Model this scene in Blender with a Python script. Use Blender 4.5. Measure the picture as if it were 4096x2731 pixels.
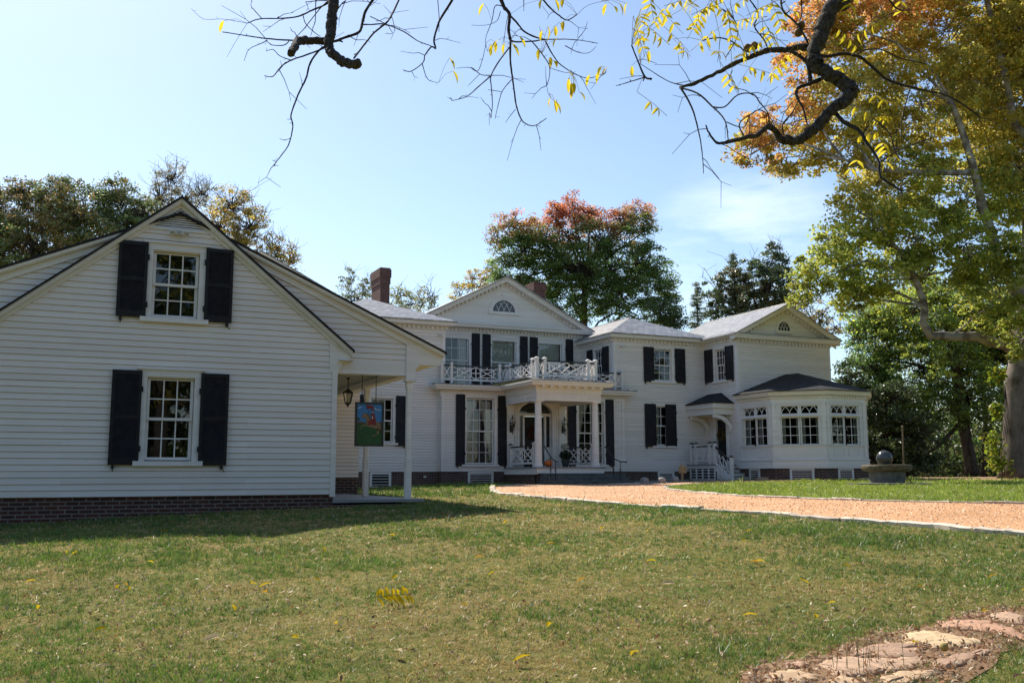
import bpy, math, random
import numpy as np
from mathutils import Matrix, Vector
from mathutils.geometry import delaunay_2d_cdt
random.seed(7)
RNG = np.random.default_rng(11)
for _o in list(bpy.data.objects): bpy.data.objects.remove(_o, do_unlink=True)
SC = bpy.context.scene
COL = SC.collection
# ------------------------------------------------------------------ camera
EYE = Vector((0.0, 0.0, 1.6))
cd = bpy.data.cameras.new("camera"); cam = bpy.data.objects.new("camera", cd); COL.objects.link(cam)
cd.sensor_width = 36.0; cd.lens = 34.05; cd.clip_start = 0.05; cd.clip_end = 3000.0
cam.matrix_world = Matrix(((0.90785103, -0.05487585, -0.41568635, EYE.x),
                           (-0.41928484, -0.12494691, -0.89921549, EYE.y),
                           (-0.00259351, 0.99064469, -0.13644179, EYE.z), (0, 0, 0, 1)))
SC.camera = cam
# ------------------------------------------------------------------ sky, sun, exposure
SUN_EL = math.radians(48.0)
SUN_DIR = Vector((-0.15, 0.99, 0)).normalized()
world = bpy.data.worlds.new("World"); SC.world = world; world.use_nodes = True
wn = world.node_tree.nodes; wl = world.node_tree.links; wn.clear()
sky = wn.new('ShaderNodeTexSky'); sky.sky_type = 'NISHITA'; sky.sun_disc = False
sky.sun_elevation = SUN_EL; sky.sun_rotation = math.atan2(SUN_DIR.x, SUN_DIR.y)
sky.altitude = 100; sky.air_density = 1.0; sky.dust_density = .7; sky.ozone_density = 1.6
tc = wn.new('ShaderNodeTexCoord'); mp = wn.new('ShaderNodeMapping'); mp.inputs['Scale'].default_value = (1.0, 1.6, 5.0)
nz = wn.new('ShaderNodeTexNoise'); nz.inputs['Scale'].default_value = 3.2; nz.inputs['Detail'].default_value = 8; nz.inputs['Roughness'].default_value = .62
rp = wn.new('ShaderNodeValToRGB'); rp.color_ramp.elements[0].position = .42; rp.color_ramp.elements[1].position = .74
rp.color_ramp.elements[1].color = (.55, .55, .55, 1)
dt = wn.new('ShaderNodeVectorMath'); dt.operation = 'DOT_PRODUCT'; dt.inputs[1].default_value = (.6127, .7586, .2217)   # where the cloud bank stands
cm = wn.new('ShaderNodeMapRange'); cm.inputs['From Min'].default_value = .9935; cm.inputs['From Max'].default_value = .9995; cm.interpolation_type = 'SMOOTHSTEP'
cx = wn.new('ShaderNodeMath'); cx.operation = 'MULTIPLY'
mx = wn.new('ShaderNodeMixRGB'); mx.inputs[2].default_value = (9.0, 9.3, 9.6, 1)
bg = wn.new('ShaderNodeBackground'); bg.inputs['Strength'].default_value = .12
wo = wn.new('ShaderNodeOutputWorld')
wl.new(tc.outputs['Generated'], mp.inputs['Vector']); wl.new(mp.outputs['Vector'], nz.inputs['Vector'])
wl.new(nz.outputs['Fac'], rp.inputs['Fac']); wl.new(tc.outputs['Generated'], dt.inputs[0]); wl.new(dt.outputs['Value'], cm.inputs['Value']); wl.new(cm.outputs['Result'], cx.inputs[0]); wl.new(rp.outputs['Color'], cx.inputs[1]); wl.new(cx.outputs[0], mx.inputs[0]); wl.new(sky.outputs['Color'], mx.inputs[1])
tn = wn.new('ShaderNodeMixRGB'); tn.blend_type = 'MULTIPLY'; tn.inputs[0].default_value = 1; tn.inputs[2].default_value = (.98, 1.0, 1.0, 1); wl.new(mx.outputs['Color'], tn.inputs[1])
wl.new(tn.outputs['Color'], bg.inputs['Color']); wl.new(bg.outputs['Background'], wo.inputs['Surface'])
sl = bpy.data.lights.new("sun", 'SUN'); sl.energy = 5.0; sl.angle = math.radians(.53); sl.color = (1.0, .93, .82)
sun = bpy.data.objects.new("sun", sl); COL.objects.link(sun)
sd = Vector((SUN_DIR.x*math.cos(SUN_EL), SUN_DIR.y*math.cos(SUN_EL), math.sin(SUN_EL)))
sun.rotation_euler = sd.to_track_quat('Z', 'Y').to_euler(); sun.location = (0, 60, 60)
vs = SC.view_settings; vs.view_transform = 'Standard'; vs.look = 'None'; vs.gamma = 1.0; vs.use_curve_mapping = False
vs.exposure = 0.55
SC.cycles.max_bounces = 8; SC.cycles.transparent_max_bounces = 12
try:
    SC.cycles.use_denoising = True
except Exception: pass

# ------------------------------------------------------------------ materials
MT = {}
class NB:
    def __init__(s, name):
        m = bpy.data.materials.new(name); m.use_nodes = True; s.m = m; s.n = m.node_tree.nodes; s.l = m.node_tree.links
        s.b = s.n['Principled BSDF']; s.out = s.n['Material Output']; MT[name] = m
    def new(s, t, **kw):
        nd = s.n.new(t)
        for k, v in kw.items():
            if k in nd.inputs: nd.inputs[k].default_value = v
            else: setattr(nd, k, v)
        return nd
    def pos(s, scale=(1, 1, 1)):
        g = s.new('ShaderNodeNewGeometry'); mp = s.new('ShaderNodeMapping'); mp.inputs['Scale'].default_value = scale
        s.l.new(g.outputs['Position'], mp.inputs['Vector']); return mp.outputs['Vector']
    def noise(s, vec, scale, detail=4, rough=.55):
        nd = s.new('ShaderNodeTexNoise'); nd.inputs['Scale'].default_value = scale; nd.inputs['Detail'].default_value = detail
        nd.inputs['Roughness'].default_value = rough; s.l.new(vec, nd.inputs['Vector']); return nd.outputs['Fac']
    def ramp(s, fac, stops):
        r = s.new('ShaderNodeValToRGB'); e = r.color_ramp.elements
        while len(e) < len(stops): e.new(.5)
        for i, (p, c) in enumerate(stops):
            e[i].position = p; e[i].color = (c[0], c[1], c[2], 1) if len(c) == 3 else c
        s.l.new(fac, r.inputs['Fac']); return r.outputs['Color']
    def mix(s, fac, a, b, mode='MIX'):
        x = s.new('ShaderNodeMixRGB'); x.blend_type = mode
        for i, v in ((0, fac), (1, a), (2, b)):
            if isinstance(v, (int, float)): x.inputs[i].default_value = v
            elif isinstance(v, tuple): x.inputs[i].default_value = (v[0], v[1], v[2], 1)
            else: s.l.new(v, x.inputs[i])
        return x.outputs['Color']
    def bump(s, h, strength=.3, dist=.01):
        b = s.new('ShaderNodeBump'); b.inputs['Strength'].default_value = strength; b.inputs['Distance'].default_value = dist
        s.l.new(h, b.inputs['Height']); s.l.new(b.outputs['Normal'], s.b.inputs['Normal'])
    def col(s, c):
        if isinstance(c, tuple): s.b.inputs['Base Color'].default_value = (c[0], c[1], c[2], 1)
        else: s.l.new(c, s.b.inputs['Base Color'])
    def rough(s, r, spec=.5):
        s.b.inputs['Roughness'].default_value = r; s.b.inputs['Specular IOR Level'].default_value = spec
    def planar(s, zs=1.0):
        """u along the wall or eave (x or y, by which way the face looks), v up."""
        g = s.new('ShaderNodeNewGeometry'); sp = s.new('ShaderNodeSeparateXYZ'); sn = s.new('ShaderNodeSeparateXYZ')
        s.l.new(g.outputs['Position'], sp.inputs[0]); s.l.new(g.outputs['Normal'], sn.inputs[0])
        ax = s.new('ShaderNodeMath', operation='ABSOLUTE'); ay = s.new('ShaderNodeMath', operation='ABSOLUTE')
        s.l.new(sn.outputs[0], ax.inputs[0]); s.l.new(sn.outputs[1], ay.inputs[0])
        gt = s.new('ShaderNodeMath', operation='GREATER_THAN'); s.l.new(ax.outputs[0], gt.inputs[0]); s.l.new(ay.outputs[0], gt.inputs[1])
        mxx = s.new('ShaderNodeMix', data_type='FLOAT'); s.l.new(gt.outputs[0], mxx.inputs[0]); s.l.new(sp.outputs[0], mxx.inputs[2]); s.l.new(sp.outputs[1], mxx.inputs[3])
        mz = s.new('ShaderNodeMath', operation='MULTIPLY'); mz.inputs[1].default_value = zs; s.l.new(sp.outputs[2], mz.inputs[0])
        cb = s.new('ShaderNodeCombineXYZ'); s.l.new(mxx.outputs[0], cb.inputs[0]); s.l.new(mz.outputs[0], cb.inputs[1])
        return cb.outputs[0]

def simple(name, c, rough=.6, spec=.4, var=.12, scale=6.0, bump=0, bscale=40, bdist=.004, metal=0):
    k = NB(name); v = k.pos()
    f = k.noise(v, scale, 5)
    k.col(k.ramp(f, [(.3, tuple(x*(1-var) for x in c)), (.7, tuple(min(1, x*(1+var)) for x in c))]))
    k.rough(rough, spec); k.b.inputs['Metallic'].default_value = metal
    if bump: k.bump(k.noise(v, bscale, 4), bump, bdist)
    return k.m
def paint(name, c, dirt=(.62, .58, .48), amt=.25):
    k = NB(name); v = k.pos(); v2 = k.pos((1.2, 1.2, 14))
    f = k.noise(v, .7, 6, .6); f2 = k.noise(v2, 1.3, 5, .6)
    base = k.ramp(f, [(.3, tuple(x*.93 for x in c)), (.7, c)])
    st = k.ramp(f2, [(.52, (0, 0, 0)), (.85, (amt, amt, amt))])
    bt = k.new('ShaderNodeTexBrick'); bt.offset = .37
    for n_, v_ in (('Scale', 1.0), ('Mortar Size', .0), ('Brick Width', 3.1), ('Row Height', .11)): bt.inputs[n_].default_value = v_
    bt.inputs['Color1'].default_value = (1, 1, 1, 1); bt.inputs['Color2'].default_value = (.90, .89, .87, 1); k.l.new(k.planar(), bt.inputs['Vector'])
    k.col(k.mix(1.0, k.mix(st, base, dirt), bt.outputs['Color'], 'MULTIPLY')); k.rough(.55, .35); k.bump(k.noise(v2, 6, 3), .08, .003); return k.m
simple('butt_edge_shade', (.56, .44, .28), .9, .1, .25, 3)  # tan band under each board: lap shadow line put into the colour, plus dirt
paint('siding_white', (.83, .775, .725)); paint('trim_white', (.82, .785, .745), amt=.12)
simple('shutter_black', (.020, .019, .021), .5, .2, .3, 9, .1, 60, .002)
simple('black_rail', (.013, .013, .014), .4, .5, .3); simple('iron', (.010, .010, .010), .5, .4, .3)
def brick(name, a, b, mortar, w, h, zs=1.0, ms=.012, bump=.5, spec=.3, rough=.85, off=.5):
    k = NB(name); uv = k.planar(zs)
    t = k.new('ShaderNodeTexBrick'); t.offset = off
    for n_, v_ in (('Scale', 1.0), ('Mortar Size', ms), ('Mortar Smooth', .15), ('Bias', 0.0), ('Brick Width', w), ('Row Height', h)): t.inputs[n_].default_value = v_
    t.inputs['Color1'].default_value = (*a, 1); t.inputs['Color2'].default_value = (*b, 1); t.inputs['Mortar'].default_value = (*mortar, 1)
    nv = k.pos(); f = k.noise(nv, 5, 5); jit = k.noise(nv, 9, 2)
    vm = k.new('ShaderNodeVectorMath', operation='ADD'); sc_ = k.new('ShaderNodeVectorMath', operation='SCALE'); sc_.inputs['Scale'].default_value = min(.018, h*.12)
    tx = k.new('ShaderNodeTexNoise'); tx.inputs['Scale'].default_value = 6; k.l.new(nv, tx.inputs['Vector']); k.l.new(tx.outputs['Color'], sc_.inputs[0])
    k.l.new(uv, vm.inputs[0]); k.l.new(sc_.outputs[0], vm.inputs[1]); k.l.new(vm.outputs[0], t.inputs['Vector'])
    g = k.ramp(f, [(.3, (.72, .72, .72)), (.7, (1.12, 1.1, 1.08))])
    k.col(k.mix(1.0, t.outputs['Color'], g, 'MULTIPLY')); k.rough(rough, spec)
    iv = k.new('ShaderNodeMath', operation='SUBTRACT'); iv.inputs[0].default_value = 1; k.l.new(t.outputs['Fac'], iv.inputs[1])
    k.bump(iv.outputs[0], bump, .01); return k.m
brick('brick_red', (.12, .042, .03), (.055, .026, .022), (.20, .175, .15), .215, .069)
brick('chimney_brick', (.17, .055, .04), (.10, .036, .03), (.20, .15, .13), .215, .072)
brick('slate', (.34, .335, .335), (.19, .19, .20), (.05, .05, .055), .30, .20, 2.0, .016, .7, .6, .40)
brick('shingle_dark', (.032, .033, .038), (.022, .023, .027), (.012, .012, .013), .3, .12, 2.0, .006, .4, .25, .8)
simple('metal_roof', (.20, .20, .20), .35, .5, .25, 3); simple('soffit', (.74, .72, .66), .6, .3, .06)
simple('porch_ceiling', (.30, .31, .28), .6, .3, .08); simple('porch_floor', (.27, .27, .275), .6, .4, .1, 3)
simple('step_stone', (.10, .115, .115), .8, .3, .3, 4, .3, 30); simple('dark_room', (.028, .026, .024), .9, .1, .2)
simple('door_black', (.016, .014, .015), .5, .25, .2); simple('lead', (.10, .10, .10), .5, .4, .2)
simple('granite', (.30, .28, .255), .75, .35, .25, 14, .3, 60); simple('fountain_stone', (.105, .105, .10), .62, .4, .35, 5, .35, 45, .006)
simple('fountain_moss', (.10, .078, .042), .7, .4, .5, 7, .5, 40, .008)
simple('kugel', (.06, .065, .066), .16, .6, .3, 8); simple('pumpkin', (.55, .13, .02), .5, .4, .2, 8)
simple('stem', (.16, .12, .06), .8, .2, .3); simple('wood_sign', (.52, .30, .15), .7, .3, .2, 9, .2, 50)
simple('rust_pole', (.17, .11, .06), .7, .3, .4, 12); simple('pot', (.045, .05, .045), .7, .3, .3); simple('bronze', (.030, .028, .022), .45, .5, .3)
simple('fixture_white', (.62, .60, .54), .5, .4, .1); simple('chair_white', (.74, .74, .73), .5, .4, .05)
simple('kerb', (.62, .53, .42), .85, .25, .22, 4, .5, 30, .012); simple('kerb_dark', (.44, .37, .29), .85, .25, .3, 4, .5, 30, .012)
for i_, c_ in enumerate(((.42, .245, .155), (.45, .31, .19), (.35, .225, .15), (.42, .28, .185))):
    simple('sandstone_%d' % i_, c_, .85, .25, .22, 9, .6, 22, .012)
simple('sand_pale', (.52, .38, .22), .85, .25, .18, 9, .6, 22, .012)
simple('husk', (.33, .25, .07), .7, .3, .4, 30, .3, 60); simple('nut_husk', (.16, .10, .03), .7, .3, .4, 30, .3, 60)
simple('candle_glass', (.30, .30, .27), .15, .5, .2)
for n_, c_ in dict(pt_sky=(.055, .20, .42), pt_cloud=(.42, .52, .62), pt_field=(.018, .085, .022), pt_hedge=(.10, .065, .03), pt_horse=(.24, .15, .075), pt_mane=(.10, .065, .035), pt_red=(.22, .018, .018), pt_skin=(.45, .25, .16), pt_dark=(.02, .018, .016), pt_bush=(.05, .06, .02), pt_white=(.6, .6, .55)).items():
    simple(n_, c_, .35, .5, .22, 25)
def bark(name, a, b, sc=8.0, zs=.25, bd=.03):
    k = NB(name); v = k.pos((1, 1, zs)); f = k.noise(v, sc, 7, .65)
    k.col(k.ramp(f, [(.34, a), (.66, b)])); k.rough(.9, .2); k.bump(f, .9, bd); return k.m
bark('bark_walnut', (.018, .014, .011), (.13, .115, .098), 75, .6, .012); bark('bark_oak', (.045, .036, .028), (.14, .115, .09), 6)
bark('bark_sycamore', (.085, .068, .055), (.22, .18, .15), 2.6, .5, .03)
_k = MT['bark_sycamore'].node_tree; _b = _k.nodes['Principled BSDF']; _src = _b.inputs['Base Color'].links[0].from_socket
_g = _k.nodes.new('ShaderNodeNewGeometry'); _sz = _k.nodes.new('ShaderNodeSeparateXYZ'); _mr = _k.nodes.new('ShaderNodeMapRange'); _mr.inputs['From Min'].default_value = 4.5; _mr.inputs['From Max'].default_value = 8.5
_nz = _k.nodes.new('ShaderNodeTexNoise'); _nz.inputs['Scale'].default_value = 2.2; _nz.inputs['Detail'].default_value = 3; _rr = _k.nodes.new('ShaderNodeValToRGB'); _rr.color_ramp.elements[0].position = .42; _rr.color_ramp.elements[1].position = .56; _mm = _k.nodes.new('ShaderNodeMath'); _mm.operation = 'MULTIPLY'; _mx = _k.nodes.new('ShaderNodeMixRGB'); _mx.inputs[2].default_value = (.36, .32, .275, 1)
_k.links.new(_g.outputs['Position'], _sz.inputs[0]); _k.links.new(_sz.outputs[2], _mr.inputs['Value']); _k.links.new(_g.outputs['Position'], _nz.inputs['Vector']); _k.links.new(_nz.outputs['Fac'], _rr.inputs['Fac']); _k.links.new(_rr.outputs['Color'], _mm.inputs[0]); _k.links.new(_mr.outputs['Result'], _mm.inputs[1]); _k.links.new(_mm.outputs[0], _mx.inputs[0]); _k.links.new(_src, _mx.inputs[1]); _k.links.new(_mx.outputs['Color'], _b.inputs['Base Color'])
if True: pass; bark('bark_dark', (.04, .03, .024), (.13, .10, .08), 7)
bark('twig', (.022, .018, .015), (.07, .058, .05), 50, .5, .003)
def leafmat(name, trans=.45, gloss=.07, rough=.4):
    k = NB(name); at = k.new('ShaderNodeAttribute'); at.attribute_name = 'tint'
    d = k.new('ShaderNodeBsdfDiffuse'); t = k.new('ShaderNodeBsdfTranslucent'); g = k.new('ShaderNodeBsdfGlossy'); g.inputs['Roughness'].default_value = rough
    hs = k.new('ShaderNodeHueSaturation'); hs.inputs['Saturation'].default_value = .98; hs.inputs['Value'].default_value = 1.75
    k.l.new(at.outputs['Color'], d.inputs['Color']); k.l.new(at.outputs['Color'], hs.inputs['Color']); k.l.new(hs.outputs['Color'], t.inputs['Color'])
    m1 = k.new('ShaderNodeMixShader'); m1.inputs[0].default_value = trans; k.l.new(d.outputs[0], m1.inputs[1]); k.l.new(t.outputs[0], m1.inputs[2])
    m2 = k.new('ShaderNodeMixShader'); m2.inputs[0].default_value = gloss; k.l.new(m1.outputs[0], m2.inputs[1]); k.l.new(g.outputs[0], m2.inputs[2])
    k.l.new(m2.outputs[0], k.out.inputs['Surface']); k.n.remove(k.b); return k.m
leafmat('leaf', .50, .03, .5); leafmat('leaf_glossy', .32, .07, .38); leafmat('grass_blade', .35, .05, .45); leafmat('litter', .15, .04, .5)
def glassmat():
    k = NB('glass'); tr = k.new('ShaderNodeBsdfTransparent'); tr.inputs['Color'].default_value = (.80, .84, .83, 1)
    g = k.new('ShaderNodeBsdfGlossy'); g.inputs['Roughness'].default_value = .015; g.inputs['Color'].default_value = (.95, .97, 1, 1)
    fr = k.new('ShaderNodeFresnel'); fr.inputs['IOR'].default_value = 1.65
    b = k.new('ShaderNodeBump'); b.inputs['Strength'].default_value = .06; b.inputs['Distance'].default_value = .02
    k.l.new(k.noise(k.pos(), 2.2, 2), b.inputs['Height']); k.l.new(b.outputs['Normal'], g.inputs['Normal'])
    m = k.new('ShaderNodeMixShader'); k.l.new(fr.outputs[0], m.inputs[0]); k.l.new(tr.outputs[0], m.inputs[1]); k.l.new(g.outputs[0], m.inputs[2])
    k.l.new(m.outputs[0], k.out.inputs['Surface']); k.n.remove(k.b); return k.m
glassmat()
def clothmat():
    k = NB('curtain'); d = k.new('ShaderNodeBsdfDiffuse'); t = k.new('ShaderNodeBsdfTranslucent')
    d.inputs['Color'].default_value = (.82, .80, .74, 1); t.inputs['Color'].default_value = (.7, .68, .6, 1)
    m = k.new('ShaderNodeMixShader'); m.inputs[0].default_value = .3; k.l.new(d.outputs[0], m.inputs[1]); k.l.new(t.outputs[0], m.inputs[2])
    k.l.new(m.outputs[0], k.out.inputs['Surface']); k.n.remove(k.b)
clothmat()
def groundmat(name, stops, scale=.45, fine=9.0, bd=.03):
    k = NB(name); v = k.pos(); f = k.noise(v, scale, 6, .6); f2 = k.noise(v, fine, 8, .85)
    c = k.ramp(f, stops); g = k.ramp(f2, [(.25, (.55, .55, .5)), (.75, (1.35, 1.3, 1.25))])
    k.col(k.mix(1.0, c, g, 'MULTIPLY')); k.rough(.95, .1); k.bump(f2, .7, bd); return k.m
groundmat('lawn', [(.3, (.09, .125, .026)), (.5, (.15, .145, .04)), (.7, (.19, .15, .055))])
groundmat('lawn_green', [(.3, (.15, .19, .03)), (.7, (.18, .21, .038))], .6)
groundmat('gravel_bed', [(.25, (.46, .25, .13)), (.5, (.60, .345, .19)), (.75, (.68, .42, .25))], .5, 28, .02)
groundmat('mulch', [(.3, (.25, .155, .095)), (.7, (.38, .26, .17))], .8, 14)
groundmat('paving', [(.3, (.22, .21, .20)), (.7, (.30, .285, .265))], .7, 12, .01)

# ------------------------------------------------------------------ helpers
class MB:
    def __init__(s): s.v = []; s.f = []; s.mi = {}
    def add(s, vs, fs):
        n = len(s.v); s.v.extend([tuple(p) for p in vs]); s.f.extend([tuple(i+n for i in f) for f in fs]); return s
    def hexa(s, p):      # 8 points: bottom 4 ccw, top 4 ccw
        return s.add(p, [(3, 2, 1, 0), (4, 5, 6, 7), (0, 1, 5, 4), (1, 2, 6, 5), (2, 3, 7, 6), (3, 0, 4, 7)])
    def box(s, x0, x1, y0, y1, z0, z1):
        return s.hexa([(x0, y0, z0), (x1, y0, z0), (x1, y1, z0), (x0, y1, z0), (x0, y0, z1), (x1, y0, z1), (x1, y1, z1), (x0, y1, z1)])
    def quad(s, a, b, c, d): return s.add([a, b, c, d], [(0, 1, 2, 3)])
    def poly(s, pts): return s.add(pts, [tuple(range(len(pts)))])
    def prism(s, pts, vec):
        n = len(pts); q = [tuple(p[i]+vec[i] for i in range(3)) for p in pts]
        return s.add(list(pts)+q, [tuple(range(n))[::-1], tuple(range(n, 2*n))]+[(i, (i+1) % n, n+(i+1) % n, n+i) for i in range(n)])
    def tube(s, pts, r, n=8, cap=True):
        P = [Vector(p) for p in pts]; m = len(P); R = r if isinstance(r, (list, tuple)) else [r]*m
        ref = None; vs = []
        for i in range(m):
            t = (P[min(i+1, m-1)]-P[max(i-1, 0)])
            if t.length < 1e-9: t = Vector((0, 0, 1))
            t.normalize()
            if ref is None:
                ref = Vector((0, 0, 1)) if abs(t.z) < .9 else Vector((1, 0, 0))
            a = t.cross(ref)
            if a.length < 1e-6: a = t.orthogonal()
            a.normalize(); b = t.cross(a); ref = b.cross(t) if False else ref
            for j in range(n):
                w = 2*math.pi*j/n; vs.append(P[i]+a*(R[i]*math.cos(w))+b*(R[i]*math.sin(w)))
        fs = [(i*n+j, i*n+(j+1) % n, (i+1)*n+(j+1) % n, (i+1)*n+j) for i in range(m-1) for j in range(n)]
        if cap: fs += [tuple(range(n))[::-1], tuple(range((m-1)*n, m*n))]
        return s.add(vs, fs)
    def bar(s, a, b, w, h=None):   # square bar between two points
        h = h or w; a = Vector(a); b = Vector(b); t = (b-a).normalized()
        u = t.cross(Vector((0, 0, 1)))
        if u.length < 1e-4: u = Vector((1, 0, 0))
        u.normalize(); v = u.cross(t); u *= w/2; v *= h/2
        return s.hexa([a-u-v, a+u-v, b+u-v, b-u-v, a-u+v, a+u+v, b+u+v, b-u+v])
    def lathe(s, prof, c, n=20, cap=True):
        vs = [(c[0]+r*math.cos(2*math.pi*j/n), c[1]+r*math.sin(2*math.pi*j/n), c[2]+z) for r, z in prof for j in range(n)]
        m = len(prof); fs = [(i*n+j, i*n+(j+1) % n, (i+1)*n+(j+1) % n, (i+1)*n+j) for i in range(m-1) for j in range(n)]
        if cap: fs += [tuple(range(n))[::-1], tuple(range((m-1)*n, m*n))]
        return s.add(vs, fs)
    def ball(s, c, r, n=14, sq=(1, 1, 1)):
        k = n//2; prof = [(r*math.sin(math.pi*i/k), -r*math.cos(math.pi*i/k)) for i in range(k+1)]
        vs = [(c[0]+a*math.cos(2*math.pi*j/n)*sq[0], c[1]+a*math.sin(2*math.pi*j/n)*sq[1], c[2]+z*sq[2]) for a, z in prof for j in range(n)]
        return s.add(vs, [(i*n+j, i*n+(j+1) % n, (i+1)*n+(j+1) % n, (i+1)*n+j) for i in range(k) for j in range(n)])
    def build(s, name, mat, parent=None, smooth=False):
        o_ = parent.get('_o', (0, 0, 0)) if parent else (0, 0, 0)
        me = bpy.data.meshes.new(name)
        me.from_pydata([(p[0]-o_[0], p[1]-o_[1], p[2]-o_[2]) for p in s.v], [], s.f); me.update()
        if smooth:
            me.polygons.foreach_set('use_smooth', [True]*len(me.polygons))
        me.materials.append(MT[mat])
        for i_, (mn, fl) in enumerate(s.mi.items()):
            me.materials.append(MT[mn])
            for q in fl: me.polygons[q].material_index = i_+1
        ob = bpy.data.objects.new(name, me); COL.objects.link(ob)
        ob['_o'] = o_
        if parent: ob.parent = parent
        return ob
def tag(o, label=None, cat=None, group=None, kind=None):
    for k, v in (('label', label), ('category', cat), ('group', group), ('kind', kind)):
        if v: o[k] = v
    return o
def thing(name, label, cat, loc=(0, 0, 0), group=None):
    o = bpy.data.objects.new(name, None); COL.objects.link(o); o.location = loc; o['_o'] = tuple(loc); o.empty_display_size = .2
    return tag(o, label, cat, group)
def solo(mb, name, mat, label, cat, loc, group=None, smooth=False):
    t = bpy.data.meshes.new(name); t.from_pydata([(p[0]-loc[0], p[1]-loc[1], p[2]-loc[2]) for p in mb.v], [], mb.f); t.update()
    if smooth: t.polygons.foreach_set('use_smooth', [True]*len(t.polygons))
    t.materials.append(MT[mat]); o = bpy.data.objects.new(name, t); COL.objects.link(o); o.location = loc; o['_o'] = tuple(loc)
    return tag(o, label, cat, group)
def npmesh(name, V, faces, mat, col=None, parent=None, loc=(0, 0, 0)):
    """V (N,3) and faces (M,k), same k for all; optional per-vertex colour 'tint'."""
    me = bpy.data.meshes.new(name); V = np.asarray(V, np.float32)-np.asarray(loc, np.float32); F = np.asarray(faces, np.int32); k = F.shape[1]
    me.vertices.add(len(V)); me.vertices.foreach_set('co', V.ravel()); me.loops.add(F.size); me.loops.foreach_set('vertex_index', F.ravel())
    me.polygons.add(len(F)); me.polygons.foreach_set('loop_start', np.arange(0, F.size, k, dtype=np.int32)); me.polygons.foreach_set('loop_total', np.full(len(F), k, np.int32))
    me.update(calc_edges=True)
    if col is not None:
        a = me.attributes.new('tint', 'FLOAT_COLOR', 'POINT'); c = np.ones((len(V), 4), np.float32); c[:, :3] = col; a.data.foreach_set('color', c.ravel())
    me.materials.append(MT[mat]); o = bpy.data.objects.new(name, me); COL.objects.link(o); o['_o'] = tuple(loc)
    if parent: o.parent = parent
    return o
# ------------------------------------------------------------------ the ground's height
FX, FY = 0.41961, 0.90771
GD = [-300, -20, 0, 6, 9, 12.4, 15, 18.4, 22, 26, 30, 36, 40, 44, 60, 120, 900]
GZ = [-6, -1.2, 0, .385, .59, .79, .90, .99, 1.075, 1.13, 1.17, 1.22, 1.27, 1.34, 1.43, 1.5, 1.5]
def _ss(a, b, x):
    t = np.clip((x-a)/(b-a), 0, 1); return t*t*(3-2*t)
def gz(x, y):
    x = np.asarray(x, float); y = np.asarray(y, float); d = x*FX+y*FY; l = x*FY-y*FX
    z = sum(np.interp(d+o, GD, GZ) for o in (-1.5, -.75, 0, .75, 1.5))/5
    z = z-.13*_ss(-3.5, -8.5, l)*_ss(30, 18, d)-.10*_ss(-2, -6, l)*_ss(24, 34, d)+.10*_ss(4, 12, l)*_ss(30, 38, d)*_ss(60, 44, d)
    return z
def g1(x, y): return float(gz(x, y))
def inpoly(px, py, poly):
    px = np.asarray(px); py = np.asarray(py); r = np.zeros(px.shape, bool); n = len(poly)
    for i in range(n):
        x1, y1 = poly[i]; x2, y2 = poly[(i+1) % n]
        c = ((y1 > py) != (y2 > py)); xi = (x2-x1)*(py-y1)/((y2-y1) if y2 != y1 else 1e-9)+x1; r ^= c & (px < xi)
    return r
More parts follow.
